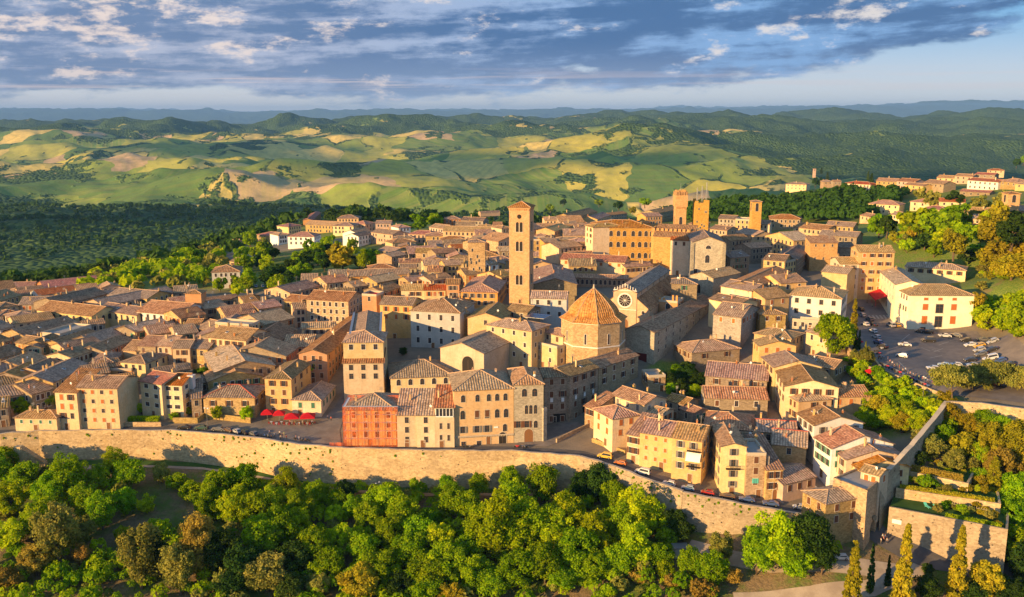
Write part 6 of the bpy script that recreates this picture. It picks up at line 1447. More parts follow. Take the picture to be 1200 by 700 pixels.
# ---------------------------------------------------------------- fill between the traced houses
def overlap(cx, cy, ux, uy, hw, hd, marg=.5):
    pts = [(cx + ux * a * hw - uy * b * hd, cy + uy * a * hw + ux * b * hd) for a in (-1, -.5, 0, .5, 1) for b in (-1, -.5, 0, .5, 1)]
    for (fx, fy, vx, vy, fw, fd) in FOOT:
        if (fx - cx) ** 2 + (fy - cy) ** 2 > (fw + fd + hw + hd) ** 2: continue
        for x, y in pts:
            dx, dy = x - fx, y - fy
            if abs(dx * vx + dy * vy) < fw + marg and abs(-dx * vy + dy * vx) < fd + marg: return True
        for a in (-1, -.5, 0, .5, 1):
            for b in (-1, -.5, 0, .5, 1):
                x = fx + vx * a * fw - vy * b * fd; y = fy + vy * a * fw + vx * b * fd; dx, dy = x - cx, y - cy
                if abs(dx * ux + dy * uy) < hw and abs(-dx * uy + dy * ux) < hd: return True
    return False
ZONES = [ # ground polygon in pixels (where it stands), heading degrees, wall choices
 ([(0, 500), (60, 478), (100, 470), (240, 458), (330, 430), (345, 400), (330, 370), (250, 352), (120, 352), (0, 350), (-40, 380), (-60, 500)], 38, 'left'),
 ([(330, 365), (345, 345), (440, 330), (470, 300), (500, 300), (600, 300), (600, 380), (560, 400), (470, 400), (400, 420), (350, 420)], 8, 'mid'),
 ([(480, 300), (455, 285), (520, 275), (600, 272), (690, 268), (690, 330), (600, 330)], 5, 'mid'),
 ([(690, 268), (700, 256), (800, 250), (870, 262), (940, 266), (1000, 272), (1020, 290), (1000, 345), (930, 350), (880, 345), (860, 330), (800, 330)], -8, 'right'),
 ([(880, 470), (870, 420), (905, 380), (1000, 380), (1000, 440), (930, 450), (985, 480), (990, 520), (960, 530), (910, 500)], -40, 'right'),
 ([(830, 560), (830, 490), (880, 500), (950, 560), (930, 585)], 0, 'right')]
NOB = [[(296, 512), (296, 492), (372, 490), (392, 440), (402, 440), (404, 530)], [(780, 425), (830, 430), (825, 500), (780, 490)], [(655, 430), (655, 405), (740, 385), (770, 395), (770, 430)],
       [(990, 350), (1240, 350), (1240, 480), (1010, 440)], [(876, 400), (860, 420), (890, 500), (950, 600), (990, 600), (905, 470)], [(604, 530), (640, 495), (690, 490), (700, 520)], [(990, 440), (1110, 470), (1060, 530), (1000, 500)], [(840, 585), (820, 490), (848, 490), (850, 585)]]
rf_ = random.Random(21); nf = 0
for P, ang, kd in ZONES:
    W3 = [at(*p)[:2] for p in P]; x0, x1 = min(p[0] for p in W3), max(p[0] for p in W3); y0, y1 = min(p[1] for p in W3), max(p[1] for p in W3)
    for _ in range(1500):
        if nf > 95: break
        x, y = rf_.uniform(x0, x1), rf_.uniform(y0, y1)
        px = proj((x, y, H_up(x, y)))
        if not inpoly(px[0], px[1], P) or any(inpoly(px[0], px[1], N) for N in NOB): continue
        if y < float(Yb(x)) + 12: continue
        w, d = rf_.uniform(8, 18), rf_.uniform(8, 14); a = R(ang + rf_.uniform(-7, 7)); ux, uy = math.cos(a), math.sin(a)
        if overlap(x, y, ux, uy, w / 2, d / 2, -.6): continue
        zg = H_up(x - ux * w / 2 + uy * d / 2, y - uy * w / 2 - ux * d / 2)
        A = Vector((x - ux * w / 2 + uy * d / 2, y - uy * w / 2 - ux * d / 2, zg)); B = A + Vector((ux, uy, 0)) * w
        h = rf_.uniform(6.0, 8.5); dist = math.hypot(x, y)
        house(A, B, d, h, rf_.choice(['g', 'g', 'g', 'p', 'h', 'm']), rf_.choice(['st', 'oc', 'cr', 'st', 'ds', 'ye', 'ds', 'pb', 'gs']), rf_.choice(['r_br', 'r_br', 'r_gr', 'r_pk', 'r_tn']), near=dist < 480)
        nf += 1
# ---------------------------------------------------------------- foliage
def crown_arrays(seed, kind, nclump, nleaf, ls):
    """unit crown: x,y in -1..1, z 0..1; leaf quads gathered in clumps"""
    g = np.random.RandomState(seed); C = []; Rr = []
    for k in range(nclump):
        if kind == 'cone':
            z = g.rand() ** 1.15; rr = (0.93 * (1 - z) ** .75 + .05) * (0.55 + .45 * min(1, z * 6 + .3)); a = g.rand() * 6.283; q = rr * (.55 + .3 * g.rand())
            C.append((q * math.cos(a), q * math.sin(a), .03 + .95 * z)); Rr.append((.42 * (1 - z * .7)) * g.uniform(.7, 1.1))
        elif kind == 'pine':
            a = g.rand() * 6.283; q = math.sqrt(g.rand()) * .85; C.append((q * math.cos(a), q * math.sin(a), .72 + .20 * (1 - q * q) + g.uniform(-.07, .07))); Rr.append(g.uniform(.16, .26))
        else:
            v = g.normal(size=3); v /= np.linalg.norm(v); v[2] = v[2] * .9 + .12; rr = g.uniform(.42, .86)
            z = .56 + v[2] * .42 * rr / .72
            C.append((v[0] * rr, v[1] * rr, z)); Rr.append(g.uniform(.15, .31))
    C = np.array(C); Rr = np.array(Rr)
    idx = g.randint(0, nclump, nleaf); d = g.normal(size=(nleaf, 3)); d /= np.linalg.norm(d, axis=1)[:, None]
    d[:, 2] = np.abs(d[:, 2]) * np.where(g.rand(nleaf) < .75, 1, -1)
    rad_ = Rr[idx] * np.where(g.rand(nleaf) < .82, g.uniform(.72, 1.08, nleaf), g.uniform(1.0, 1.45, nleaf))
    zs = {'cone': .10, 'pine': .30}.get(kind, .48)
    P = C[idx] + d * rad_[:, None] * np.array([1, 1, zs])
    n = d * .8 + g.normal(size=(nleaf, 3)) * .55; n /= np.linalg.norm(n, axis=1)[:, None]
    u = np.cross(n, g.normal(size=(nleaf, 3))); u /= np.linalg.norm(u, axis=1)[:, None]; w = np.cross(n, u)
    tone = np.clip(g.rand(nclump)[idx] * .6 + g.rand(nleaf) * .4, 0, 1)
    return P, u, w, tone, ls * g.uniform(.7, 1.4, nleaf)
def crown_mesh(seed, kind, nclump, nleaf, ls, mat, rx, hz):
    P, u, w, tone, s = crown_arrays(seed, kind, nclump, nleaf, ls)
    P = P * np.array([rx, rx, hz]); s = s[:, None]
    V = np.stack([P - u * s - w * s * .6, P + u * s * .9 - w * s * .7, P + u * s + w * s * .8, P - u * s * .8 + w * s * .7], 1).reshape(-1, 3)
    F = np.arange(len(V)).reshape(-1, 4)
    return np_mesh('crown', V, F, mat, {'tone': np.repeat(tone, 4)}, smooth=False)
def trunk_mesh(seed, h, r, kind):
    g = random.Random(seed); mb = MB()
    top = {'cone': .8, 'pine': .78}.get(kind, .6)
    pts = [(0, 0, -1.5)] + [(g.uniform(-.03, .03) * h, g.uniform(-.03, .03) * h, h * top * k / 4) for k in range(1, 5)]
    mb.tube(pts, [r * 1.3, r, r * .85, r * .6, r * .3], 6)
    for k in range(0 if kind == 'cone' else 6):
        a = k * 1.05 + g.uniform(-.3, .3); z0 = h * (g.uniform(.3, .5) if kind != 'pine' else g.uniform(.5, .68)); L = h * g.uniform(.16, .26)
        p0 = Vector((0, 0, z0)); p1 = p0 + Vector((math.cos(a), math.sin(a), .9)) * L * .6; p2 = p1 + Vector((math.cos(a), math.sin(a), .5)) * L * .5
        mb.tube([p0, p1, p2], [r * .45, r * .3, r * .12], 5)
    return mb.mesh('trunk', M['trunk'])
PROT = {}
def proto(kind, mat, size, var):
    k = (kind, mat, size, var)
    if k not in PROT:
        seed = hash_(k)
        if kind == 'round': hz, rx = 10.0, 5.0
        elif kind == 'tall': hz, rx = 14.0, 5.0
        elif kind == 'cone': hz, rx = 16.0, 2.5
        elif kind == 'pine': hz, rx = 14.0, 7.0
        else: hz, rx = 4.0, 3.0          # bush
        nl, ls, nc = {'L': (10500, .20, 60), 'M': (3800, .33, 38), 'S': (1300, .55, 26)}[size]
        if kind == 'cone': nl, nc = int(nl * .8), 130
        if kind == 'bush': nl, ls = int(nl * .35), ls * .85
        PROT[k] = (crown_mesh(seed, kind if kind in ('cone', 'pine') else 'round', nc, nl, ls, LEAF[mat], rx, hz), trunk_mesh(seed, hz, {'cone': .22, 'bush': .12}.get(kind, .32), kind), hz, rx)
    return PROT[k]
def hash_(k):
    s = 7
    for c in str(k): s = (s * 31 + ord(c)) % 99991
    return s
TREES = []
KN = {'round': 'broadleaf_tree', 'tall': 'broadleaf_tree', 'cone': 'cypress', 'pine': 'umbrella_pine', 'bush': 'shrub'}
def tree(x, y, z, h, rad_, kind='round', mat='green', size='M', label=None, group=None, r=rnd):
    cm, tm, hz, rx = proto(kind, mat, size, r.randrange(3))
    root = thing(KN[kind], (x, y, z), r.uniform(0, 6.28), label, {'cone': 'cypress', 'pine': 'pine tree', 'bush': 'shrub'}.get(kind, 'tree'), group or 'trees and shrubs')
    root.scale = (rad_ / rx, rad_ / rx, h / hz)
    inst('trunk', tm, root); inst('crown', cm, root)
    TREES.append(dict(o=root, kind=kind, mat=mat, h=h, rad=rad_, label=label)); return root
def tp(px, pt, h, rad_, kind='round', mat='green', size=None, f=None, label=None):
    """px: column of the crown, pt: row of its top"""
    v = at(px, pt, h, f=f); d = math.hypot(v.x, v.y)
    tree(v.x, v.y, v.z, h, rad_, kind, mat, size or ('L' if d < 300 else 'M' if d < 520 else 'S'), label)
G, B_, D, O_, Y, RU = 'green', 'bright', 'dark', 'olive', 'gold', 'rust'
# scattered woods with individual trees
def scatter(poly, n, hr, rr, kinds, mats, f=None, seed=1, mind=5, size=None, avoid=True, top=False):
    r = random.Random(seed); W3 = [at(*p, f=f)[:2] for p in poly]; x0, x1 = min(p[0] for p in W3), max(p[0] for p in W3); y0, y1 = min(p[1] for p in W3), max(p[1] for p in W3); got = []
    for _ in range(n * 60):
        if len(got) >= n: break
        x, y = r.uniform(x0, x1), r.uniform(y0, y1); z = float((f or upper)(x, y)); p = proj((x, y, z))
        if not inpoly(p[0], p[1], poly): continue
        if any((x - a) ** 2 + (y - b) ** 2 < mind ** 2 for a, b in got): continue
        if avoid and overlap(x, y, 1, 0, 2.5, 2.5): continue
        got.append((x, y)); h = r.uniform(*hr); d = math.hypot(x, y)
        tree(x, y, z, h, r.uniform(*rr), r.choice(kinds), r.choice(mats), size or ('L' if d < 300 else 'M' if d < 600 else 'S'), r=r)
# below the wall (outer slope)
FG = [(-12, 535, 11, 6, G), (6, 527, 8, 4, G), (27, 545, 9, 5, G), (10, 570, 10, 6, B_), (45, 590, 11, 6, B_), (8, 612, 9, 5.5, B_), (78, 538, 14, 6, B_), (55, 560, 11, 5, G), (98, 570, 11, 5, G),
      (112, 549, 9, 4, G), (134, 529, 10, 4.5, B_), (152, 541, 10, 5, G), (118, 580, 11, 5, G), (145, 575, 8, 4, G), (62, 598, 15, 7.5, O_), (38, 640, 9, 5, RU), (4, 668, 7, 5, RU), (90, 610, 9, 5, O_), (95, 640, 6, 3, RU),
      (187, 546, 6, 3, O_), (253, 556, 11, 5.5, G), (283, 549, 10, 5.5, G), (240, 578, 9, 5, G), (275, 575, 11, 6, B_), (298, 580, 10, 6, G), (161, 618, 15, 6.5, O_), (183, 632, 11, 5, D), (232, 608, 15, 6.5, RU), (207, 640, 12, 6, O_), (258, 628, 13, 6.5, D), (280, 640, 11, 6, D), (300, 660, 8, 5.5, O_),
      (141, 618, 4.5, 2.4, B_), (125, 645, 3, 1.8, B_), (65, 660, 5, 3, B_), (118, 664, 5, 2.8, B_), (98, 662, 3, 1.4, G), (178, 613, 4, 2, Y),
      (335, 552, 9, 4, B_), (318, 575, 10, 5, G), (350, 580, 11, 5, G), (371, 566, 9, 4, G), (404, 564, 8, 3.4, D), (393, 578, 7, 4, G), (413, 584, 7, 4, G), (440, 575, 9, 4.5, G), (455, 573, 10, 5, B_), (470, 584, 11, 5.5, G), (432, 592, 9, 4.5, G), (486, 562, 5, 2, G),
      (524, 559, 7, 3, G), (530, 572, 10, 4.5, G), (560, 557, 8, 3.4, G), (548, 580, 10, 5, G), (580, 587, 19, 6.8, B_), (568, 600, 15, 6, B_), (599, 550, 9, 4, G), (328, 600, 12, 6, G), (305, 612, 12, 6, G), (350, 600, 10, 5, B_), (370, 625, 10, 5, G), (397, 618, 8, 4, B_),
      (455, 610, 10, 5, G), (490, 606, 10, 5.5, G), (515, 618, 10, 5, B_), (480, 630, 10, 6, G), (525, 640, 11, 6, G), (550, 625, 10, 5, G), (425, 630, 9, 5, G), (450, 650, 9, 6, G), (500, 655, 9, 6, G), (555, 655, 9, 5.5, G), (345, 640, 9, 6, D), (385, 645, 9, 5, G),
      (312, 654, 10, 6, O_), (372, 674, 6, 4, O_), (420, 667, 9, 6, Y), (530, 688, 6, 4, Y), (468, 676, 6, 5, D), (500, 680, 6, 5, G), (575, 672, 7, 5, G), (340, 675, 7, 5, D), (270, 675, 7, 5, D),
      (602, 570, 10, 5, G), (636, 549, 11, 5.5, G), (622, 590, 14, 7, B_), (650, 600, 12, 5.5, B_), (665, 584, 13, 6, B_), (606, 605, 13, 6, B_), (703, 549, 11, 6, D), (685, 556, 9, 5, D), (722, 566, 10, 5, G), (745, 578, 14, 6.5, B_), (728, 592, 12, 6, G), (764, 590, 10, 5, B_),
      (700, 606, 12, 6, B_), (675, 625, 12, 6, G), (640, 640, 11, 6, G), (608, 650, 10, 6, G), (748, 620, 12, 6, B_), (728, 640, 9, 5, G), (790, 600, 7, 4, D), (800, 612, 6, 3.5, D), (775, 640, 7, 4, G), (700, 650, 8, 5, G), (660, 668, 6, 5, G), (780, 660, 5, 3, G), (807, 645, 8, 3.6, G), (835, 652, 9, 4.5, G), (846, 627, 9, 3.6, O_),
      (825, 682, 5, 4, RU), (860, 668, 4, 2.6, RU), (790, 676, 4, 3, RU), (750, 668, 4, 3, RU), (908, 604, 15, 7.2, B_), (890, 625, 12, 5.5, G), (928, 622, 13, 5.5, G), (952, 608, 14, 6, D), (935, 640, 9, 5, G), (965, 632, 10, 4, D),
      (920, 685, 6, 5, B_), (950, 690, 5, 5, B_), (895, 690, 5, 4, G), (1090, 678, 6, 4, D), (1110, 688, 5, 4, D), (1180, 680, 6, 5, D), (1158, 664, 9, 5, Y), (1140, 686, 5, 4, D), (1070, 690, 5, 4, G), (1088, 662, 3, 1.6, D), (1198, 684, 6, 5, D), (1050, 692, 5, 3, Y)]
for i, (px, pt, h, ra, mt) in enumerate(FG):
    if pt > 680 and (890 < px < 1076 or 1084 < px < 1116): continue
    if mt in (O_, RU) and h > 10: h, ra = h * 1.22, ra * .88
    tp(px, pt, h, ra, 'tall' if h > ra * 2.1 else ('bush' if h < 5.5 else 'round'), mt, 'L', lower)
for px, pt, h, ra, mt in [(1004, 633, 22, 2.7, Y), (1065, 612, 25, 2.8, Y), (1129, 614, 21, 2.6, Y), (1024, 637, 14, 1.1, D), (1043, 650, 9, .9, D)]: tp(px, pt, h, ra, 'cone', mt, 'L', lower)
scatter([(0, 560), (180, 560), (420, 600), (700, 600), (800, 640), (780, 700), (0, 700)], 45, (3.5, 7), (2.6, 4.4), ['bush'], [G, B_, G, B_, O_], f=lower, seed=41, mind=7, avoid=False)
# right of the wall: gardens, golden trees, pines
for px, pt, h, ra, k, mt in [(1165, 505, 13, 4.5, 'tall', Y), (1192, 498, 15, 6, 'tall', Y), (1178, 528, 12, 5, 'round', RU), (1168, 535, 13, 3, 'cone', Y), (1196, 560, 11, 6, 'round', G), (1192, 590, 11, 6, 'round', G), (1186, 618, 10, 5, 'round', G), (1205, 640, 10, 6, 'round', D),
      (1137, 487, 7, 3.6, 'round', Y), (1112, 476, 7, 4, 'round', Y), (1152, 484, 7, 4, 'round', G), (1175, 490, 8, 4, 'round', G), (1090, 510, 6, 4, 'round', O_), (1120, 530, 6, 3.2, 'round', O_), (1108, 500, 6, 3.2, 'round', G), (1075, 530, 4, 3, 'bush', D), (1140, 537, 4, 2.2, 'bush', O_), (1150, 520, 7, 3.5, 'round', G), (1132, 508, 6, 3.5, 'round', Y), (1152, 560, 6, 3, 'round', Y), (1195, 520, 11, 5, 'round', Y), (1163, 575, 5, 2.4, 'bush', Y),
      (1135, 600, 3, 2.6, 'bush', O_), (1118, 596, 2.5, 2.2, 'bush', B_), (1155, 606, 3, 2.6, 'bush', B_), (1100, 600, 2, 1.6, 'bush', O_), (1170, 610, 2.6, 2.2, 'bush', O_)]:
    tp(px, pt, h, ra, k, mt, 'L', lower)
for px, pt, h, ra in [(1118, 430, 17, 7), (1142, 437, 15, 5.5), (1165, 424, 18, 7.5), (1192, 430, 17, 7), (1210, 438, 16, 6)]: tp(px, pt, h, ra, 'pine', O_, 'L', lower)
for px, pt, h, ra, mt in [(1036, 454, 6, 4, B_), (1050, 464, 6, 4.5, B_), (1066, 474, 6, 4, B_), (1032, 466, 8, 4, Y), (1045, 478, 7, 4, B_), (1072, 482, 6, 4, B_), (1018, 462, 7, 3.6, G), (1030, 488, 5, 3.5, G), (1058, 486, 6, 3.6, Y), (1012, 480, 7, 3.5, G), (1022, 478, 6, 3, G), (1082, 488, 5, 3, B_)]: tp(px, pt, h, ra, 'round', mt, 'L')
for k in range(12):
    a = Vector((1030, 436, 0)).lerp(Vector((1090, 470, 0)), k / 11); tp(a.x, a.y + 4, 2.2, 2.0, 'bush', B_, 'L')
scatter([(985, 425), (1002, 428), (1034, 445), (1062, 458), (1105, 480), (1085, 505), (1060, 510), (1030, 500), (1012, 480), (1004, 455)], 46, (2.4, 4.6), (2.2, 3.4), ['bush'], [B_, G, B_, Y], seed=31, mind=4)
scatter([(1110, 485), (1200, 482), (1215, 520), (1190, 560), (1150, 545), (1090, 540), (1075, 545), (1085, 515)], 26, (4, 8), (3, 4.6), ['bush', 'bush', 'round'], [Y, G, B_, Y, O_], f=lower, seed=32, mind=5)
for px, pt, h, ra, k, mt in [(979, 371, 16, 7.6, 'round', B_), (1003, 349, 15, 1.9, 'cone', Y), (1004, 385, 9, 1.0, 'cone', D), (1008, 386, 8, .9, 'cone', D), (1003, 412, 6, 2.6, 'round', O_), (1016, 410, 7, 3, 'round', O_), (1015, 400, 7, .8, 'cone', O_), (1012, 424, 5, 2.4, 'bush', G), (996, 430, 3, 2, 'bush', G), (1010, 436, 4, 2.4, 'bush', B_)]: tp(px, pt, h, ra, k, mt, 'L')
# walled garden in the middle, street corners, front gardens
for px, pt, h, ra, mt in [(783, 437, 6, 4, D), (797, 447, 6, 4, D), (808, 430, 6, 4.5, D), (815, 438, 5, 3.5, D), (790, 450, 5, 3, G), (816, 451, 5, 3, G), (805, 425, 5, 3.4, D), (822, 444, 5, 3, D), (793, 428, 5, 2.6, G), (801, 462, 4, 2.5, D), (367, 422, 8, 4.2, G), (377, 430, 5, 3, G), (247, 421, 5, 3, D), (238, 432, 5, 3, G), (228, 436, 6, 3, D), (231, 445, 5, 2.6, D), (22, 468, 6, 3.4, G), (40, 466, 5, 3, G), (55, 463, 5, 3.4, G), (33, 474, 4, 2.4, G), (472, 408, 3, 2, D), (688, 470, 2, 1, D)]: tp(px, pt, h, ra, 'round', mt, 'L')
def clipped(px, pt, h, ra, lab):
    tp(px, pt, h, ra, 'round', B_, 'L', None, lab)
clipped(253, 477, 5, 2.3, 'clipped round tree left in front of the red-edged hip roof'); clipped(288, 478, 5, 2.6, 'clipped round tree right in front of the red-edged hip roof')
clipped(165, 473, 3.6, 2.6, 'clipped broad bush left before the red-roofed modern house'); clipped(221, 459, 6.5, 2.2, 'ivy column at the right corner of the red-roofed modern house'); clipped(213, 470, 5, 2.2, 'rounded bush at the right foot of the red-roofed modern house'); clipped(219, 478, 3, 1.8, 'small ball bush right of the red-roofed modern house steps'); clipped(203, 484, 3, 1.8, 'low ball bush beside the red-roofed modern house gate')
# hedge in front of the modern house
def hedge(name, a, b, w, h, mat, label, f=None, cat='hedge'):
    a, b = at(*a, f=f), at(*b, f=f); z = None
    return hedge3(name, a, b, w, h, mat, label, cat)
def hedge3(name, a, b, w, h, mat, label, cat='hedge'):
    L = (b.xy - a.xy).length; n = int(L * w * 60 + L * h * 60); g = np.random.RandomState(int(L * 100) % 999)
    c = np.stack([g.uniform(-L / 2, L / 2, n), g.uniform(-w / 2, w / 2, n), g.uniform(0, h, n)], 1)
    face = g.randint(0, 3, n); c[face == 0, 2] = h + g.uniform(-.12, .12, (face == 0).sum()); c[face == 1, 1] = -w / 2 + g.uniform(-.1, .1, (face == 1).sum())
    nn = g.normal(size=(n, 3)); nn /= np.linalg.norm(nn, axis=1)[:, None]; u = np.cross(nn, g.normal(size=(n, 3))); u /= np.linalg.norm(u, axis=1)[:, None]; v = np.cross(nn, u); s = .16
    V = np.stack([c - u * s - v * s, c + u * s - v * s, c + u * s + v * s, c - u * s + v * s], 1).reshape(-1, 3)
    o = inst(name, np_mesh(name, V, np.arange(len(V)).reshape(-1, 4), LEAF[mat], {'tone': np.repeat(g.rand(n), 4)}, False))
    m = (a + b) / 2; o.location = (m.x, m.y, min(a.z, b.z)); o.rotation_euler = (0, 0, math.atan2(b.y - a.y, b.x - a.x))
    return tagt(o, label, cat, 'hedges')
hedge('hedge', (141, 495), (187, 495), 2.2, 2.0, B_, 'long clipped green hedge before the red-roofed modern house')
for (P, z), (hm, hh, off, lab) in zip(TERR, [(G, .9, 1.6, 'low scrubby row along the edge of the lawn terrace'), (Y, 1.1, 1.2, 'row of small golden shrubs on the middle terrace'), (RU, 1.9, 1.5, 'long trimmed rust-coloured hedge on the upper terrace')]):
    d = (P[1] - P[0]).normalized(); q = Vector((-d.y, d.x, 0)); A = P[0] + q * off + d * (14 if hh < 1 else 1); Bq = P[1] + q * off - d * 1; A.z = Bq.z = z; hedge3('hedge', A, Bq, 1.3, hh, hm, lab)
scatter([(112, 338), (150, 300), (215, 285), (262, 290), (262, 340), (240, 350), (150, 345)], 66, (8, 13), (4.5, 6.5), ['round', 'round', 'tall'], [G, B_, B_, Y, G, O_], seed=2, mind=5)
scatter([(265, 350), (270, 320), (290, 300), (400, 298), (440, 300), (440, 318), (380, 325), (335, 345), (310, 352)], 40, (8, 12), (4, 6), ['round', 'round', 'tall'], [G, D, D, G, B_], seed=3, mind=6)
for px, pt, h, ra, k, mt in [(401, 289, 15, 9, 'round', Y), (384, 278, 13, 7, 'round', G), (372, 292, 11, 6, 'round', D), (310, 281, 12, 6, 'round', O_), (292, 272, 13, 7, 'round', G), (275, 255, 13, 8, 'round', O_), (246, 259, 10, 3, 'cone', D), (282, 265, 9, 5, 'round', G), (322, 260, 11, 6, 'round', D), (332, 262, 10, 5, 'round', G), (490, 253, 13, 9, 'round', G), (511, 250, 13, 9, 'round', G), (475, 262, 8, 4, 'cone', G), (237, 318, 9, 4, 'round', G), (257, 326, 8, 4, 'round', G), (277, 324, 8, 4, 'round', G), (280, 334, 8, 4.4, 'round', B_), (346, 312, 8, 4.5, 'round', G), (313, 317, 9, 5, 'round', D), (331, 315, 9, 5, 'round', D), (645, 240, 14, 9, 'round', G), (660, 234, 14, 9, 'round', D), (702, 234, 13, 9, 'round', G), (725, 236, 13, 8, 'round', D), (756, 232, 14, 10, 'round', G), (742, 242, 10, 5, 'round', Y), (1032, 252, 14, 7, 'round', G), (1041, 256, 12, 6, 'round', D), (1074, 247, 17, 11, 'round', B_), (1100, 246, 16, 10, 'round', G), (1120, 242, 15, 10, 'round', G), (1063, 262, 10, 6, 'round', G), (1118, 258, 12, 7, 'round', B_), (1148, 250, 15, 10, 'round', O_), (1165, 256, 13, 9, 'round', Y), (1132, 262, 13, 8, 'round', G), (1120, 272, 13, 7, 'round', Y), (1106, 268, 10, 6, 'round', B_), (1172, 239, 13, 6, 'round', Y), (1188, 258, 13, 9, 'round', D), (1085, 274, 9, 6, 'round', D), (1062, 277, 8, 5, 'round', O_), (1096, 284, 8, 5, 'round', G), (1050, 272, 7, 5, 'round', Y),
       (1177, 283, 13, 9, 'round', Y), (1196, 276, 14, 10, 'round', Y), (1160, 292, 10, 6, 'round', Y), (1188, 300, 11, 7, 'round', Y), (1205, 302, 11, 8, 'round', Y), (1172, 306, 8, 4, 'round', Y), (1150, 356, 9, 5, 'round', B_), (1166, 350, 10, 6, 'round', B_), (1184, 347, 10, 6, 'round', B_), (1200, 345, 11, 7, 'round', B_), (1158, 366, 8, 4.5, 'round', B_), (1176, 364, 9, 5, 'round', B_), (1195, 366, 10, 6, 'round', B_), (1212, 366, 10, 6, 'round', B_), (1146, 345, 6, 3.4, 'bush', Y), (1150, 330, 4, 3, 'bush', O_),
       (1080, 222, 12, 7, 'round', O_), (1095, 226, 12, 7, 'round', O_), (1120, 226, 11, 7, 'round', D), (1150, 232, 11, 7, 'round', O_), (1175, 226, 10, 6, 'round', O_), (1192, 186, 18, 9, 'round', D), (1200, 183, 20, 9, 'round', G), (963, 196, 20, 4, 'cone', D), (970, 202, 18, 4, 'cone', D), (956, 208, 15, 6, 'round', D), (1018, 200, 18, 3, 'cone', D), (1022, 203, 15, 3, 'cone', D), (962, 208, 14, 4, 'cone', D)]:
    tp(px, pt, h, ra, k, mt)
scatter([(1045, 300), (1060, 275), (1130, 262), (1200, 262), (1205, 300), (1150, 320), (1135, 312), (1060, 305)], 22, (6, 9), (4, 6), ['bush'], [G, Y, B_, D], seed=6, mind=7)
scatter([(1150, 340), (1140, 320), (1200, 300), (1215, 345)], 12, (2, 4), (2, 4), ['bush'], [Y, B_, O_], seed=7, mind=5)
# ---------------------------------------------------------------- woods that read as one mass (stuff)
def woods(name, test, n, box, hr, seed, mats, quads=46, ls=1.15, hf=None, label=''):
    g = np.random.RandomState(seed); X = g.uniform(box[0], box[1], n * 3); Y_ = g.uniform(box[2], box[3], n * 3)
    Z = sheet_h(X, Y_) + .4; k = test(X, Y_, Z); X, Y_, Z = X[k][:n], Y_[k][:n], Z[k][:n]; n = len(X)
    h = g.uniform(hr[0], hr[1], n); ra = h * g.uniform(.38, .55, n)
    d = g.normal(size=(n, quads, 3)); d /= np.linalg.norm(d, axis=2)[..., None]; d[..., 2] = np.abs(d[..., 2]) * .9 - .12
    lump = 1 + .22 * np.sin(d[..., 0] * 5 + g.rand(n, 1) * 6) * np.sin(d[..., 1] * 5 + g.rand(n, 1) * 6)
    P = np.stack([X[:, None] + d[..., 0] * ra[:, None] * lump, Y_[:, None] + d[..., 1] * ra[:, None] * lump, Z[:, None] + h[:, None] * (.5 + d[..., 2] * .5 * lump)], -1).reshape(-1, 3)
    N = d.reshape(-1, 3) + g.normal(size=(n * quads, 3)) * .45; N /= np.linalg.norm(N, axis=1)[:, None]
    u = np.cross(N, g.normal(size=N.shape)); u /= np.linalg.norm(u, axis=1)[:, None]; w = np.cross(N, u); s = (np.repeat(ra, quads) * .20 * ls * g.uniform(.7, 1.3, len(N)))[:, None]
    V = np.stack([P - u * s - w * s, P + u * s - w * s, P + u * s + w * s, P - u * s + w * s], 1).reshape(-1, 3); F = np.arange(len(V)).reshape(-1, 4)
    tone = np.repeat(np.clip(np.repeat(g.rand(n), quads) * .8 + g.rand(n * quads) * .2, 0, 1), 4)
    me = np_mesh(name, V, F, [LEAF[m] for m in mats], {'tone': tone}, False)
    me.polygons.foreach_set('material_index', np.repeat(g.randint(0, len(mats), n), quads).astype(np.int32))
    return struct(inst(name, me), 'stuff', label)
def tst(pz):
    def f(X, Y_, Z):
        ok = np.zeros(len(X), bool)
        for i in range(len(X)):
            p = proj((X[i], Y_[i], Z[i])); ok[i] = any(inpoly(p[0], p[1], P) for P in pz) and not overlap(X[i], Y_[i], 1, 0, 3, 3)
        return ok
    return f
def upp(p): return at(*p)
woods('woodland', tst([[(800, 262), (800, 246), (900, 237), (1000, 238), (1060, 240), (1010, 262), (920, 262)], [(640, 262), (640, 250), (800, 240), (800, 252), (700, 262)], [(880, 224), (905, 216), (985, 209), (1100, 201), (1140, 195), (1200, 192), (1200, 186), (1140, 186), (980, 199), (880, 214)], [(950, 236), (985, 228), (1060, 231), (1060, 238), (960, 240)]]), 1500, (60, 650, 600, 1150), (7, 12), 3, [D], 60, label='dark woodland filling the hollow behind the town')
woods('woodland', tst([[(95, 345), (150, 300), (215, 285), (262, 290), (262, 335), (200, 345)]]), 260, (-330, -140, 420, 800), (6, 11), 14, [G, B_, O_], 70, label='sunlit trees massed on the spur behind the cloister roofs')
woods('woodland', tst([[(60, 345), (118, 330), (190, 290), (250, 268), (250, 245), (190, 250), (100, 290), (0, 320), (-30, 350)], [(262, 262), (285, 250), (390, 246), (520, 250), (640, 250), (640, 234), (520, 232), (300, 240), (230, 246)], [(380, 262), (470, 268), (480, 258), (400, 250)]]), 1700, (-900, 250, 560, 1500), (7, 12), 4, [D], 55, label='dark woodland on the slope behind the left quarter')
def deep(X, Y_, Z):
    fv = fbm(X / 420 + 5, Y_ / 420 + 9, 4); px = 600 + FPX * X / (Y_ * ct - (Z - CAMH) * st_)
    return (fv > .36) & (px > -120) & (px < 1320) & ((np.hypot(X, Y_) > 900) | ((X < -220) & (np.hypot(X, Y_) > 680))) & ~((X > 80) & (Y_ < 1150))
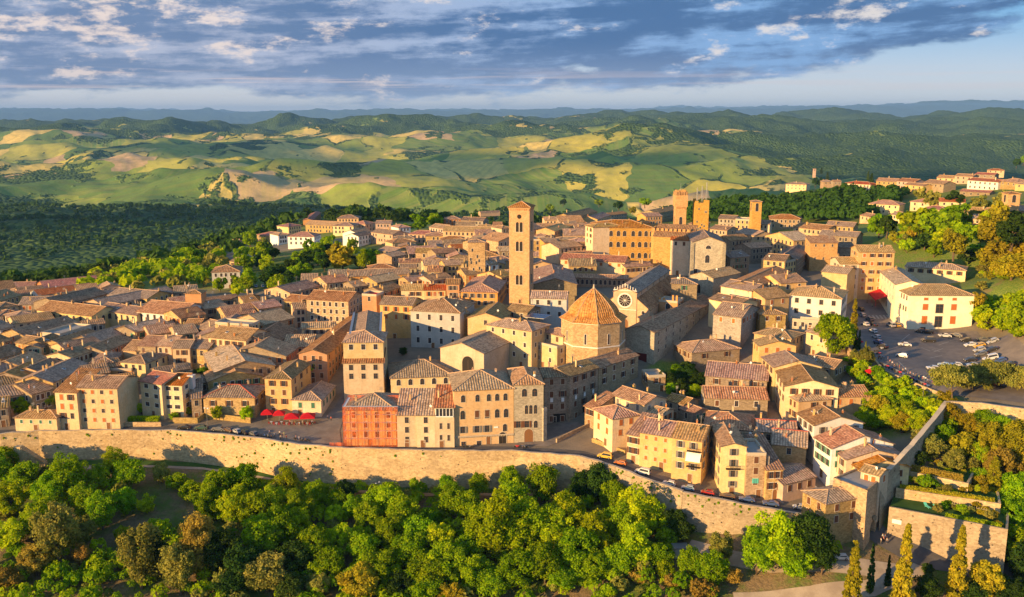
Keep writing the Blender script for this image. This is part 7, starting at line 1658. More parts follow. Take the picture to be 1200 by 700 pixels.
woods('woodland', deep, 6800, (-1900, 1600, 620, 3000), (9, 16), 5, [D], 34, 1.5, label='dark forest covering the valley below the town')

# undergrowth on the slope below the wall: nobody could count it
def lowtest(X, Y_, Z):
    ok = np.zeros(len(X), bool); fv = fbm(X / 26 + 3, Y_ / 26 + 1, 3)
    for i in range(len(X)):
        p = proj((X[i], Y_[i], Z[i])); bare = inpoly(p[0], p[1], [(150, 560), (245, 560), (240, 610), (180, 640), (150, 640)]) or inpoly(p[0], p[1], [(790, 645), (1010, 650), (1230, 660), (1230, 700), (1230, 760), (840, 760), (840, 700), (780, 665)]) or inpoly(p[0], p[1], [(985, 590), (1060, 590), (1240, 640), (1240, 740), (985, 740)])
        ok[i] = Y_[i] < float(Yb(X[i])) - 5 and 562 < p[1] < 760 and -30 < p[0] < 1230 and (fv[i] > .44 or p[1] > 655) and not bare and not any(inpoly(p[0], p[1], [(-5, 545), (720, 575), (720, 588), (-5, 560)]) for _ in (0,))
    return ok
def woods_lo(*a, **k):
    global sheet_h
    return woods(*a, **k)
woods_lo('undergrowth', lowtest, 950, (-190, 190, 190, 285), (2.2, 5.5), 11, [G, B_, G, O_], 150, .62, label='scrub and undergrowth on the slope below the town wall')
# ---------------------------------------------------------------- cars
def car_parts(kind):
    L, Wd, Hh = {'hatch': (3.9, 1.7, 1.5), 'sedan': (4.5, 1.78, 1.45), 'van': (4.8, 1.85, 1.9)}[kind]
    pr = {'hatch': [(-.5, .30), (-.5, .62), (-.47, .88), (-.40, 1.0), (.22, .98), (.44, .82), (.5, .62), (.5, .30)], 'sedan': [(-.5, .30), (-.5, .62), (-.48, .90), (-.32, .96), (.22, .95), (.46, .80), (.5, .6), (.5, .30)], 'van': [(-.5, .30), (-.5, .7), (-.49, 1.02), (-.45, 1.06), (.24, 1.04), (.46, .88), (.5, .65), (.5, .30)]}[kind]
    cab = {'hatch': [(-.47, .92), (-.36, 1.46), (-.28, 1.50), (.04, 1.48), (.26, .97)], 'sedan': [(-.38, .94), (-.22, 1.38), (-.15, 1.43), (.06, 1.42), (.26, .94)], 'van': [(-.485, 1.0), (-.46, 1.82), (-.42, 1.9), (.12, 1.88), (.28, 1.02)]}[kind]
    b = MB()
    def extr(P, w0, w1, zsplit, mi=0):
        n = len(P); wf = lambda z: w0 if z <= zsplit else w1
        lf = [(-wf(z), x * L, z) for x, z in P]; rt = [(wf(z), x * L, z) for x, z in P]
        for k in range(n): j = (k + 1) % n; b.poly([lf[k], lf[j], rt[j], rt[k]], mi)
        b.poly(lf[::-1], mi); b.poly(rt, mi)
    w = Wd / 2
    # lower body with a shoulder line
    lowp_ = [(x, min(z, .72)) for x, z in pr]
    n = len(pr); P1 = [(-w, x * L, z) for x, z in pr]; 
    def ring(f): return [(f * w * (1 - .10 * max(0, (abs(x) - .38) / .12)), x * L, z) for x, z in pr]
    A, B2 = ring(-1), ring(1)
    for k in range(n): j = (k + 1) % n; b.poly([A[k], A[j], B2[j], B2[k]])
    b.poly(A[::-1]); b.poly(B2)
    ta = lambda z: w * (.96 if z < 1.1 else .80)
    Ca = [(-ta(z), x * L, z) for x, z in cab]; Cb = [(ta(z), x * L, z) for x, z in cab]; m = len(cab)
    for k in range(m - 1): b.poly([Ca[k], Ca[k + 1], Cb[k + 1], Cb[k]])
    b.poly(Ca[::-1]); b.poly(Cb)
    for s in (-1, 1):      # wheel arches as dark discs set into the flank
        for y in (-.31 * L, .31 * L): b.tube([(s * (w - .02), y, .32), (s * (w + .012), y, .32)], .39, 12, 1)
    b.box(-w * .8, w * .8, -L / 2 - .03, -L / 2, .35, .5, 1); b.box(-w * .8, w * .8, L / 2, L / 2 + .03, .35, .5, 1)
    body = b.mesh('body', [M['paintc'], M['tyre']])
    g = MB(); c0, c1, c2, c3, c4 = cab
    q = lambda x, z, f, o=.012: (f * (ta(z) + o), x * L, z)
    ins = lambda P: P
    for f in (-1, 1):
        a = [(cab[0][0] * .72 + cab[1][0] * .28 + .03, cab[0][1] + .1), (cab[1][0] + .05, cab[1][1] - .1), (cab[3][0] - .02, cab[3][1] - .1), (cab[4][0] - .05, cab[4][1] + .06)]
        lo_w = ta(1.0) + .0; hi_w = ta(1.3)
        def sidew(z): t_ = (z - cab[0][1]) / (cab[2][1] - cab[0][1]); return w * (.96 + (.80 - .96) * min(1, max(0, t_))) + .02
        g.poly([(f * sidew(z), x * L, z) for x, z in a][::f])
    def quad(p, r_, sgn, k0=.1, k1=.9):
        (x0, z0), (x1, z1) = p, r_; P = []
        for t_, fx in ((k0, -1), (k0, 1), (k1, 1), (k1, -1)):
            x = x0 + (x1 - x0) * t_; z = z0 + (z1 - z0) * t_; wz = w * (.96 + (.80 - .96) * t_) - .08; P.append((fx * wz, x * L + sgn * .02, z + .015))
        g.poly(P)
    quad(cab[4], cab[3], 1); quad(cab[0], cab[1], -1)
    glass = g.mesh('windows', M['glass'])
    wh = MB(); wh.tube([(-.1, 0, 0), (.1, 0, 0)], .31, 12, 0); tyre = wh.mesh('wheel', M['tyre'])
    wr = MB(); wr.tube([(-.11, 0, 0), (.11, 0, 0)], .19, 10, 0); rim = wr.mesh('rim', M['metal'])
    hl = MB(); hl.box(-.18, .18, -.03, .03, -.08, .08); head = hl.mesh('headlight', M['whitep'])
    tl = hl.mesh('taillight', M['redp'])
    return dict(L=L, w=w, body=body, glass=glass, wheel=tyre, rim=rim, head=head, tail=tl)
CARP = {k: car_parts(k) for k in ('hatch', 'sedan', 'van')}
CN = {'white': (.75, .75, .74), 'silver': (.45, .46, .48), 'grey': (.16, .165, .17), 'black': (.02, .02, .022), 'red': (.50, .02, .02), 'darkred': (.25, .02, .02), 'blue': (.05, .11, .3), 'lightblue': (.35, .5, .62), 'orange': (.6, .16, .03), 'yellow': (.75, .45, .05), 'green': (.05, .12, .08), 'brown': (.16, .09, .05)}
def car(px, py, head, col, kind='hatch', f=None, label=None, dz=.12, group='parked cars'):
    v = at(px, py, f=f); c = CARP[kind]; fn = f or upper
    root = thing('parked_car', (v.x, v.y, v.z + dz), 0, label, 'car', group)
    # follow the slope of the ground
    hd = R(head); d = Vector((-math.sin(hd), math.cos(hd), 0)); sl_ = (float(fn(v.x + d.x * 1.5, v.y + d.y * 1.5)) - float(fn(v.x - d.x * 1.5, v.y - d.y * 1.5))) / 3.0
    root.rotation_mode = 'ZYX' if False else 'XYZ'; root.rotation_euler = (math.atan(sl_), 0, hd); root.rotation_mode = 'XYZ'
    o = inst('body', c['body'], root); o.color = (*CN[col], 1); inst('windows', c['glass'], root)
    for s in (-1, 1):
        for y in (-.31, .31):
            wo = inst('wheel', c['wheel'], root, (s * (c['w'] - .09), y * c['L'], .31)); inst('rim', c['rim'], wo)
        inst('headlight', c['head'], root, (s * .6, c['L'] / 2 - .02, .66)); inst('taillight', c['tail'], root, (s * .62, -c['L'] / 2 + .02, .78))
    return root
# headings: 0 = pointing away from the camera (+y), 90 = pointing left
FL = 'cars along the town wall'
for px, py, hd, cl, kd, lab in [(216, 503, 92, 'black', 'sedan', 'black car, leftmost of the wall-side row'), (236, 503.5, 92, 'green', 'sedan', 'dark green estate second in the wall-side row'), (256, 505, 84, 'grey', 'sedan', 'dark grey car third in the wall-side row'), (268, 506, 60, 'brown', 'hatch', 'dark brown car fourth in the wall-side row'), (277, 507.5, 50, 'silver', 'hatch', 'pale silver car parked at a slant on the wall side'), (287, 508.5, 48, 'black', 'hatch', 'black car right of the pale silver one'), (297, 510.5, 46, 'grey', 'hatch', 'dark car ending the slanted row by the wall'),
          (709, 537, 66, 'yellow', 'van', 'sunlit yellow-roofed van first on the sloping lane'), (727, 545, 66, 'orange', 'hatch', 'orange-red car second on the sloping lane'), (753, 555.5, 62, 'white', 'van', 'white van-like car third on the sloping lane'), (784, 569, 66, 'white', 'hatch', 'white hatchback parked below the nine-shutter house'), (806, 574.5, 72, 'lightblue', 'hatch', 'pale blue car right of the white hatchback'), (829, 580, 74, 'red', 'hatch', 'red car at the mouth of the dark alley'), (852, 584, 76, 'brown', 'sedan', 'dark brown car in front of the tall narrow golden house'), (875, 587.5, 78, 'blue', 'sedan', 'blue-grey car below the turquoise panel'), (903, 592.5, 80, 'blue', 'sedan', 'dark blue car at the lane end')]:
    car(px, py, hd, cl, kd, label=lab, group=FL)
car(937, 597, 80, 'white', 'hatch', label='white car beside the gate house on the upper lane', group=FL)
car(985, 656, 88, 'white', 'hatch', f=lower, label='white hatchback on the lower road below the gate house')
car(880, 430, 15, 'blue', 'hatch', label='blue car deep in the shaded street'); car(950, 574, 35, 'white', 'hatch', label='small white car near the end of the shaded street')
CP = 'cars in the car park'
for px, py, hd, cl, kd, lab in [(1014, 382, 10, 'white', 'hatch', 'white car leading the left line near the cypress'), (1023, 382, 8, 'black', 'sedan', 'black car beside the white one near the cypress'), (1008, 364, 10, 'black', 'hatch', 'dark car high up the left line'), (1010, 371, 10, 'silver', 'hatch', 'silver car above the white leading car'), (1023, 390, 14, 'white', 'hatch', 'white hatchback fourth down the left line'), (1027, 397, 16, 'silver', 'hatch', 'silver hatchback fifth down the left line'), (1029, 403, 20, 'blue', 'hatch', 'blue car sixth down the left line'),
          (1044, 383, 5, 'silver', 'van', 'silver van before the five-storey wing'), (1051, 383, 5, 'yellow', 'hatch', 'golden car right of the silver van'), (1060, 406, 75, 'white', 'sedan', 'white sedan alone in the open centre of the car park'), (1057, 419, 50, 'white', 'hatch', 'white hatchback below the lone white sedan'),
          (1086, 391, 84, 'black', 'sedan', 'black sedan nearest the large cream hall'), (1078, 390, 80, 'brown', 'hatch', 'brown car left of the black sedan by the hall'), (1088, 401, 84, 'black', 'van', 'black van with pale roof facing the hall'), (1107, 395.5, 84, 'white', 'sedan', 'white sedan parked by the right corner of the hall'), (1120, 395, 60, 'grey', 'sedan', 'grey car at the kerb right of the hall'), (1132, 401, 84, 'black', 'hatch', 'black car upper end of the right row'), (1138, 406, 86, 'white', 'sedan', 'white sedan below the black car in the right row'), (1148, 407, 86, 'yellow', 'hatch', 'yellow-lit car right of the white sedan'), (1148, 412, 86, 'silver', 'hatch', 'silver car in the right row'), (1150, 417, 86, 'grey', 'hatch', 'grey car in the right row under the silver one'),
          (1137, 424, 86, 'black', 'hatch', 'black car left of the white van with red tail'), (1161, 422, 82, 'white', 'van', 'white van with red-lit tail in the right row'), (1140, 430, 84, 'silver', 'sedan', 'silver sedan lower in the right row'), (1120, 430, 80, 'white', 'hatch', 'white car at the lower edge above the pines'), (1106, 430, 60, 'lightblue', 'hatch', 'pale blue car left of the lower white car'), (1128, 434, 84, 'brown', 'sedan', 'brown sedan just above the umbrella pines'), (1144, 438, 84, 'white', 'sedan', 'white sedan partly behind the umbrella pines'), (1172, 425, 84, 'blue', 'hatch', 'blue car far right of the lower row'), (1114, 441, 84, 'silver', 'hatch', 'silver car touching the pine crown'), (1165, 452, 84, 'red', 'hatch', 'red car glimpsed between the pine trunks'), (1128, 448, 84, 'grey', 'van', 'grey van behind the left umbrella pine'),
          (1093, 434, 84, 'white', 'hatch', 'white car at the left end of the lower row'), (1157, 431, 84, 'white', 'hatch', 'white car right of the lower silver sedan'), (1170, 434, 84, 'silver', 'sedan', 'silver sedan at the right of the lower row'), (1183, 430, 84, 'black', 'hatch', 'black car far right of the lower row'), (1162, 412, 86, 'black', 'sedan', 'black sedan at the upper right of the right row'), (1164, 402, 80, 'silver', 'hatch', 'silver car near the bushes right of the hall'), (1152, 400, 84, 'grey', 'sedan', 'grey sedan above the yellow-lit car'), (1034, 408, 30, 'black', 'hatch', 'black car at the lower end of the left line'), (1019, 376, 10, 'grey', 'hatch', 'grey car beside the zebra crossing')]:
    car(px, py, hd, cl, kd, label=lab, group=CP).scale = (1.1,) * 3
WQ = 'cars glimpsed among the trees behind the left quarter'
for k, (px, cl) in enumerate([(300, 'lightblue'), (308, 'white'), (317, 'grey'), (326, 'blue'), (334, 'silver')]): car(px, 337, 20, cl, 'hatch', label=f'{cl} car, {["first","second","third","fourth","fifth"][k]} from left under the dark round trees', group=WQ)
# ---------------------------------------------------------------- people
def skin_mesh(name, J, E, mat):
    me = bpy.data.meshes.new(name); me.from_pydata([j[:3] for j in J], E, []); o = bpy.data.objects.new('tmp', me); COL.objects.link(o)
    md = o.modifiers.new('s', 'SKIN'); sv = me.skin_vertices[0].data
    for i, j in enumerate(J): sv[i].radius = (j[3], j[3]); 
    sv[0].use_root = True
    o.modifiers.new('d', 'SUBSURF').levels = 1
    dg = bpy.context.evaluated_depsgraph_get(); dg.update(); m2 = bpy.data.meshes.new_from_object(o.evaluated_get(dg)); m2.name = name
    bpy.data.objects.remove(o); m2.materials.clear(); m2.materials.append(mat); return m2
def person_kit(sw):
    a = .16 * sw
    J = [(0, 0, .95, .12), (0, 0, 1.2, .13), (0, 0, 1.42, .12), (0, 0, 1.52, .055), (0, .01, 1.64, .10), (0, .01, 1.70, .09),
         (.17, 0, 1.40, .055), (.24, .05 * sw, 1.14, .045), (.25, .16 * sw, .90, .035), (.25, .19 * sw, .80, .035), (-.17, 0, 1.40, .055), (-.24, -.05 * sw, 1.14, .045), (-.25, .06 * sw, .90, .035), (-.25, .08 * sw, .80, .035),
         (.10, 0, .88, .095), (.11, a, .48, .065), (.11, a * .4, .09, .045), (.11, a * .4 + .14, .04, .035), (-.10, 0, .88, .095), (-.11, -a * .4, .48, .065), (-.11, -a * 1.4, .09, .045), (-.11, -a * 1.4 + .14, .04, .035)]
    E = [(0, 1), (1, 2), (2, 3), (3, 4), (4, 5), (2, 6), (6, 7), (7, 8), (8, 9), (2, 10), (10, 11), (11, 12), (12, 13), (0, 14), (14, 15), (15, 16), (16, 17), (0, 18), (18, 19), (19, 20), (20, 21)]
    body = skin_mesh('body', J, E, M['skin'])
    gr = lambda ids, ad: [(*J[i][:3], J[i][3] + ad) for i in ids]
    shirt = skin_mesh('shirt', gr([0, 1, 2, 6, 7, 10, 11], .02), [(0, 1), (1, 2), (2, 3), (3, 4), (2, 5), (5, 6)], M['cloth'])
    tr = skin_mesh('trousers', gr([0, 14, 15, 16, 18, 19, 20], .02), [(0, 1), (1, 2), (2, 3), (0, 4), (4, 5), (5, 6)], M['cloth'])
    h = MB(); h.sphere((0, -.015, 1.72), .115, 8, 5, 0); hair = h.mesh('hair', M['sh_br'])
    return body, shirt, tr, hair
KITS = [person_kit(.3), person_kit(1.0)]
SHC = [('white', (.7, .7, .68)), ('red', (.5, .03, .03)), ('blue', (.06, .12, .35)), ('black', (.02, .02, .02)), ('grey', (.3, .3, .3)), ('pink', (.6, .25, .3)), ('green', (.08, .25, .1)), ('pale blue', (.35, .5, .65))]
PEOPLE = []
def person(px, py, col, where, f=None, k=None, dz=.12):
    v = at(px, py, f=f); r = rnd; kit = KITS[r.randrange(2)]; c = dict(SHC)[col]
    root = thing('person', (v.x, v.y, v.z + dz), r.uniform(0, 6.28), None, 'person', 'people out in the evening sun')
    inst('body', kit[0], root); s = inst('shirt', kit[1], root); s.color = (*c, 1); t_ = inst('trousers', kit[2], root); t_.color = (*r.choice([(.03, .04, .09), (.02, .02, .02), (.25, .2, .14)]), 1); inst('hair', kit[3], root)
    PEOPLE.append((root, col, where)); return root
cl_ = [c for c, _ in SHC]; rp = random.Random(8)
for k, (px, py) in enumerate([(384, 492), (388, 494), (366, 498), (361, 500), (355, 498), (340, 498), (346, 499), (351, 500)]): person(px, py, cl_[k % 8], ['standing', 'walking'][k % 2] + ' by the red cafe parasols')
for k, (px, py) in enumerate([(328, 511), (331, 514), (333, 512), (336, 516), (329, 516), (322, 513), (316, 510), (347, 516), (351, 517)]): person(px, py, cl_[(k * 3) % 8], 'near the motorcycles along the town wall')
for k, (px, py) in enumerate([(1032, 638), (1035, 636), (1037, 634), (1034, 633), (1039, 638)]): person(px, py, cl_[(k * 5) % 8], 'on the road just outside the stone gate', lower, dz=.2)
for k in range(22): 
    px = 1030 + k * 3.1 + rp.uniform(-1, 1); py = 421 + k * 1.9 + rp.uniform(-4, 1); person(px, min(py, 432 + (px - 1035) * .42 - 4), cl_[(k * 3 + 1) % 8], 'along the curved car park parapet')
for k, (px, py) in enumerate([(1064, 381), (1058, 379), (1062, 384), (1016, 356), (1022, 361), (1035, 352), (1040, 356), (1018, 388), (612, 527), (1008, 402), (1002, 404), (995, 406)]): person(px, py, cl_[(k * 3 + 2) % 8], 'around the hall end of the car park' if k < 8 else 'alone on the lane before the grey palazzo' if k == 8 else 'under the small red parasols left of the car park')
# motorcycles
def moto_kit():
    b = MB(); b.tube([(0, -.55, .55), (0, -.1, .8), (0, .35, .82), (0, .62, .55)], [.12, .17, .14, .06], 6); b.box(-.12, .12, -.75, -.1, .72, .85); b.tube([(0, .68, .32), (0, .5, .95)], .04, 5); b.box(-.14, .14, -.2, .3, .3, .6)
    w = MB(); w.tube([(-.06, 0, 0), (.06, 0, 0)], .31, 12); h = MB(); h.tube([(-.35, -.08, 0), (0, 0, .03), (.35, -.08, 0)], .025, 5)
    return b.mesh('body', M['paintc']), w.mesh('wheel', M['tyre']), h.mesh('handlebar', M['metal'])
MK = moto_kit(); MOTO = []
def moto(px, py, hd, col, where):
    v = at(px, py); root = thing('motorcycle', (v.x, v.y, v.z + .12), R(hd), None, 'motorcycle', 'parked motorcycles'); o = inst('body', MK[0], root); o.color = (*CN[col], 1)
    inst('wheel', MK[1], root, (0, -.68, .31)); inst('wheel', MK[1], root, (0, .70, .31)); inst('handlebar', MK[2], root, (0, .48, .98)); MOTO.append((root, col, where))
for k, px in enumerate((306, 310, 314, 318, 345.5, 350, 354, 358, 362)): moto(px, 512 + (px - 306) * .10, 20 + 8 * (k % 3), ['black', 'blue', 'grey', 'brown'][k % 4], 'in the row along the town wall')
for k, px in enumerate((546, 550, 606, 610, 615)): moto(px, 525.3, 80, ['black', 'grey', 'red'][k % 3], 'on the lane before the ochre palazzo')
for k in range(16): moto(1033 + k * 3.6, 428 + k * 1.75, 40, ['black', 'grey', 'red', 'blue'][k % 4], 'in the row beside the curved parapet')
for k in range(6): moto(1027 + (k % 3) * 3, 404 + k * 3, 70, ['black', 'red', 'silver'][k % 3], 'bunched left of the car park')
# ---------------------------------------------------------------- parasols, tables, panels, lamp posts, signs
def parasol(px, py, s, label, h=2.7, group='red parasols'):
    v = at(px, py); root = thing('parasol', (v.x, v.y, v.z + .1), R(8), label, 'parasol', group)
    m = MB(); m.tube([(0, 0, 0), (0, 0, h)], .05, 6); m.box(-.35, .35, -.35, .35, 0, .12); m.build('pole', M['metal'], root)
    m = MB(); ap = (0, 0, h + 1.15)
    C = [(-s, -s), (0, -s * 1.02), (s, -s), (s * 1.02, 0), (s, s), (0, s * 1.02), (-s, s), (-s * 1.02, 0)]
    for k in range(8):
        a, b = C[k], C[(k + 1) % 8]; m.poly([(*a, h - .15), (*b, h - .15), ap]); m.poly([(*a, h - .45), (*b, h - .45), (*b, h - .15), (*a, h - .15)])
    m.build('canopy', M['redp'], root)
for k, px in enumerate((313.5, 327.5, 342.5, 361)): parasol(px, [492, 493, 496.5, 496][k], [2.0, 2.0, 2.5, 2.5][k], ['leftmost of the four red cafe parasols', 'second from left of the four red cafe parasols', 'third and broad red cafe parasol', 'rightmost red cafe parasol beside the cream cafe wall'][k])
parasol(1002, 407, 2.2, 'red parasol left of the car park under the bright round tree'); parasol(1021, 444, 1.8, 'small red parasol in the bushy garden below the parapet'); parasol(984, 412, 1.6, 'red parasol half hidden by the bright round tree')
def tbl():
    m = MB(); m.tube([(0, 0, .72), (0, 0, .75)], .45, 12); m.tube([(0, 0, 0), (0, 0, .72)], .04, 5); top = m.mesh('table', M['whitep'])
    return top
TB = tbl()
def chair_me():
    m = MB(); m.box(-.22, .22, -.22, .22, .43, .47); m.box(-.22, .22, .18, .22, .47, .9)
    for a in (-.2, .2):
        for b in (-.2, .2): m.box(a - .02, a + .02, b - .02, b + .02, 0, .43)
    return m.mesh('cafe_chair', M['redp'])
CHM = chair_me()
for k in range(9):
    px = 318 + k * 6.0; py = 497 + (k % 2) * 1.5; v = at(px, py); tagt(inst('cafe_table', TB, None, (v.x, v.y, v.z + .1)), ['leftmost', 'second', 'third', 'fourth', 'fifth', 'sixth', 'seventh', 'eighth', 'rightmost'][k] + ' white round cafe table in the row before the red parasols', 'table', 'cafe tables')
    for s in (-1, 1): tagt(inst('cafe_chair', CHM, None, (v.x + s * .8, v.y, v.z + .1), -s * 1.57), 'red cafe chair at the ' + ('left' if s < 0 else 'right') + ' side of the ' + ['leftmost', 'second', 'third', 'fourth', 'fifth', 'sixth', 'seventh', 'eighth', 'rightmost'][k] + ' cafe table', 'chair', 'cafe chairs')
def lamp_post(px, py, h, label, f=None):
    v = at(px, py, f=f); root = thing('street_lamp', (v.x, v.y, v.z), rnd.uniform(0, 3), label, 'street lamp'); m = MB(); m.tube([(0, 0, -.5), (0, 0, h)], [.09, .06], 6); m.tube([(-.7, 0, h), (.7, 0, h)], .05, 5); m.build('post', M['metal'], root)
    for s in (-1, 1): m = MB(); m.box(-.2, .2, -.2, .2, -.12, .22); m.build('lamp_head', M['whitep'], root, False, (s * .7, 0, h))
lamp_post(690, 424, 9, 'double-headed lamp post in front of the baptistery'); lamp_post(443, 580, 4, 'little lamp post beside the footpath under the wall', lower); lamp_post(1081, 470, 8, 'lamp post at the lower rim of the car park'); lamp_post(243, 498, 6, 'lamp post by the low stone house yard')
def lounge(i):
    P, z = TERR[0]; d = (P[1] - P[0]).normalized(); q = Vector((-d.y, d.x, 0)); p = P[0] + d * (9 + i * 2.4) + q * 6
    m = MB(); m.poly([(-.45, -1.2, .35), (.45, -1.2, .35), (.45, .3, .4), (-.45, .3, .4)]); m.box(-.45, .45, -1.2, .3, .30, .36); m.poly([(-.45, .3, .4), (.45, .3, .4), (.45, 1.0, 1.1), (-.45, 1.0, 1.1)]); m.poly([(-.45, 1.05, 1.05), (.45, 1.05, 1.05), (.45, .35, .32), (-.45, .35, .32)])
    for a in (-.4, .4):
        for b in (-1.1, .25): m.box(a - .03, a + .03, b - .03, b + .03, 0, .32)
    tagt(m.build('garden_lounger', plain('mint_plastic', (.15, .65, .45), .5), None, False, (p.x, p.y, z), .3), ['left', 'right'][i] + ' mint-green lounger on the lawn terrace', 'lounger', 'mint loungers')
lounge(0); lounge(1)
# kitchen-garden shrubs on the terraces
for (P, z), n, sd_ in ((TERR[0], 14, 1), (TERR[1], 12, 2), (TERR[2], 12, 3)):
    r = random.Random(sd_); d = (P[1] - P[0]).normalized(); q = Vector((-d.y, d.x, 0)); L = (P[1] - P[0]).length; D_ = (P[3] - P[0]).length
    for k in range(n):
        s0 = (.42 + .56 * k / n if sd_ == 1 else .06 + .9 * k / n) * L; p = P[0] + d * s0 + q * r.uniform(2.5, D_ - 1)
        tree(p.x, p.y, z, r.uniform(.9, 2.4), r.uniform(.8, 1.8), 'bush', r.choice([G, B_, O_, Y]), 'L', r=r)
# bean poles on the lawn terrace
P, z = TERR[0]; d = (P[1] - P[0]).normalized(); q = Vector((-d.y, d.x, 0)); m = MB()
for k in range(16): p = P[0] + d * (15 + k * .6) + q * 8.2; m.tube([(p.x, p.y, z), (p.x + .15, p.y, z + 1.9)], .04, 4)
m.tube([(P[0] + d * 15 + q * 8.2 + Vector((0, 0, z + 1.5 - P[0].z)))[:], (P[0] + d * 24 + q * 8.2 + Vector((0, 0, z + 1.5 - P[0].z)))[:]], .03, 4)
tagt(m.build('bean_trellis', M['trim']), 'row of bean poles in the vegetable plot beside the loungers', 'trellis')
# sign board on the retaining wall, hut below the wall
P = TERR[0][0]; d = (P[1] - P[0]).normalized(); p = P[0] + d * 2.2; m = MB(); m.box(-1.2, 1.2, -.12, 0, 0, 1.2); tagt(m.build('sign_board', M['whitep'], None, False, (p.x, p.y - .05, -4.6), math.atan2(d.y, d.x)), 'blank white board fixed on the retaining wall by the gate', 'board')
v = at(797, 650, f=lower); hut = thing('hut', (v.x, v.y, v.z), R(5), 'small grey metal-roofed hut half hidden by trees under the wall', 'hut'); m = MB(); m.box(-2, 2, -1.5, 1.5, -1, 2.5); m.build('wall', M['gw'], hut); m = MB(); m.box(-2.2, 2.2, -1.7, 1.7, 2.5, 2.7); m.build('roof', M['metal'], hut)
# low garden walls
def lowwall(pts, h, label, f=None, th_=.5, mat='st'):
    P = [at(*p, f=f) for p in pts]; m = MB()
    for a, b in zip(P, P[1:]):
        d = (b - a); d.z = 0; d.normalize(); n = Vector((d.y, -d.x, 0)) * th_ / 2; Q = [a + n, b + n, b - n, a - n]; T = [a.z + h, b.z + h, b.z + h, a.z + h]
        for k in range(4): j = (k + 1) % 4; m.poly([(Q[k].x, Q[k].y, Q[k].z - 1), (Q[j].x, Q[j].y, Q[j].z - 1), (Q[j].x, Q[j].y, T[j]), (Q[k].x, Q[k].y, T[k])])
        m.poly([(Q[k].x, Q[k].y, T[k]) for k in range(4)])
    tagt(m.build('garden_wall', M[mat]), label, 'wall', 'low garden walls')
lowwall([(141, 500), (189, 500)], 1.6, 'low stone wall under the clipped hedge'); lowwall([(203, 496), (232, 496), (240, 490), (294, 496)], 2.0, 'low stone wall round the yard of the red-edged hip roof house')
lowwall([(652, 519), (672, 509), (692, 500)], 1.4, 'sunlit ramp wall below the curved brown row'); lowwall([(694, 518), (720, 528), (733, 533)], 1.4, 'low wall of the yard beside the pyramid-roofed house'); lowwall([(992, 414), (1005, 428), (1020, 440)], 3.0, 'terrace wall under the small red parasols')
# satellite mast cluster near the palace roof
# ---------------------------------------------------------------- labels for everything without one
LM = [((612, 300), 'brick bell tower'), ((699, 375), 'octagonal baptistery'), ((433, 500), 'orange scaffolding'), ((335, 488), 'red cafe parasols'), ((1012, 600), 'stone gate'), ((1085, 420), 'car park'), ((1100, 362), 'large cream hall'),
      ((799, 250), 'clock tower'), ((567, 490), 'ochre palazzo'), ((955, 358), 'white palazzo'), ((740, 350), 'cathedral'), ((150, 348), 'cloister roofs'), ((110, 478), 'four-storey yellow block'), ((190, 462), 'red-roofed modern house'), ((1036, 246), 'cream villa'),
      ((966, 300), 'orange-topped tower house'), ((830, 300), 'grey church front'), ((352, 283), 'white villa'), ((670, 465), 'curved brown row'), ((510, 385), 'grey-white palazzo'), ((430, 375), 'long tan hall'), ((800, 395), 'long stone range'), ((887, 245), 'small bell tower'), ((545, 278), 'large ochre block'), ((270, 325), 'lavender-grey villa'), ((945, 221), 'monastery'), ((384, 350), 'yellow mid-town house'), ((1065, 650), 'tallest golden cypress'), ((165, 655), 'big olive tree'), ((580, 620), 'tall bright tree'), ((910, 640), 'great round tree'), ((1150, 445), 'umbrella pines'), ((1178, 300), 'golden hillside trees'), ((322, 580), 'bend of town wall'), ((720, 610), 'wall-side trees')]
ORD = ['nearest', 'second nearest', 'third nearest', 'fourth nearest', 'fifth nearest', 'sixth nearest', 'seventh nearest', 'eighth nearest', 'ninth nearest', 'tenth nearest', 'eleventh nearest', 'twelfth nearest', 'thirteenth nearest', 'fourteenth nearest', 'fifteenth nearest', 'sixteenth nearest'] + [a + ' nearest' for a in ('seventeenth', 'eighteenth', 'nineteenth', 'twentieth', 'twenty-first', 'twenty-second', 'twenty-third', 'twenty-fourth')]
items = []
def cen(o, dz=0): l = o.location; return proj((l.x, l.y, l.z + dz))
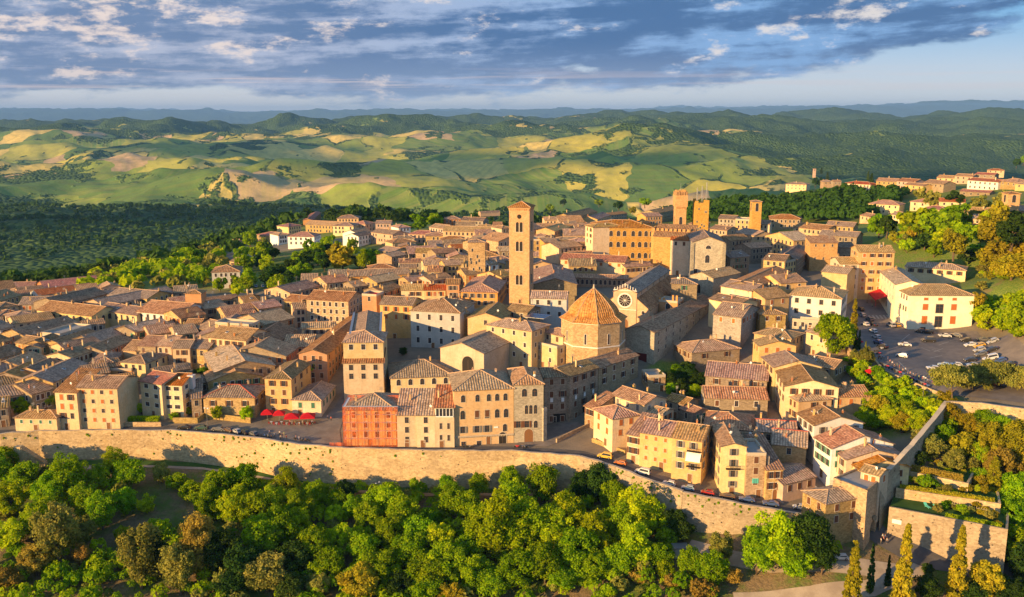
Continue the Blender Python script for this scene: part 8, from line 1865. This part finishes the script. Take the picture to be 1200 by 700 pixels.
for q in HOUSES:
    if q['label']: continue
    A = q['w'] * q['d']; nm0 = None; sz = 'narrow' if q['w'] < 8.5 else 'long' if max(q['w'], q['d']) > 22 else 'small' if A < 110 else 'broad' if A > 220 else 'mid-sized'
    col = WALLNAME[q['wall']]; rn = 'flat roof terrace' if q['kind'] == 'f' else ROOFNAME[q['roof']] + ' ' + KINDNAME[q['kind']] + ' roof'
    items.append((q['o'], cen(q['o'], q['h']), sz + ' ' + col + ' house with ' + rn))
TK = {'green': 'green', 'bright': 'bright yellow-green', 'dark': 'dark green', 'olive': 'olive-toned', 'gold': 'golden', 'rust': 'rusty brown'}
KD = {'round': 'round tree', 'tall': 'tall tree', 'cone': 'cypress', 'pine': 'umbrella pine', 'bush': 'bush'}
for q in TREES:
    if q['label']: continue
    items.append((q['o'], cen(q['o'], q['h'] * .6), ('' if q['kind'] in ('cone', 'pine', 'bush') else 'large ' if q['rad'] > 5.8 else 'small ' if q['rad'] < 3.6 else '') + TK[q['mat']] + ' ' + KD[q['kind']]))
bk = {}
for o, p, desc in items:
    (lx, ly), nm = min(LM, key=lambda m: math.hypot(m[0][0] - p[0], 1.6 * (m[0][1] - p[1]))); dx, dy = p[0] - lx, (p[1] - ly) * 1.6
    dr = ('right of' if dx > 0 else 'left of') if abs(dx) > abs(dy) else ('behind' if dy < 0 else 'in front of')
    bk.setdefault((desc, dr, nm), []).append((math.hypot(dx, dy), o))
for (desc, dr, nm), L in bk.items():
    L.sort(key=lambda a: a[0])
    for i, (_, o) in enumerate(L): o['label'] = (f'{ORD[min(i, 23)]} ' if len(L) > 1 else '') + f'{desc} {dr} the {nm}'
WO_ = ['leftmost', 'second from left', 'third from left', 'fourth from left', 'fifth from left', 'sixth from left', 'seventh from left', 'eighth from left']
for LST, noun in ((PEOPLE, 'person in a {} top'), (MOTO, '{} motorcycle')):
    bk = {}
    for o, c, wh in LST: bk.setdefault((c, wh), []).append((cen(o)[0], o))
    for (c, wh), L in bk.items():
        L.sort(key=lambda a: a[0])
        for i, (_, o) in enumerate(L): o['label'] = (WO_[i] + ' ' if len(L) > 1 else '') + noun.format(c) + ' ' + wh
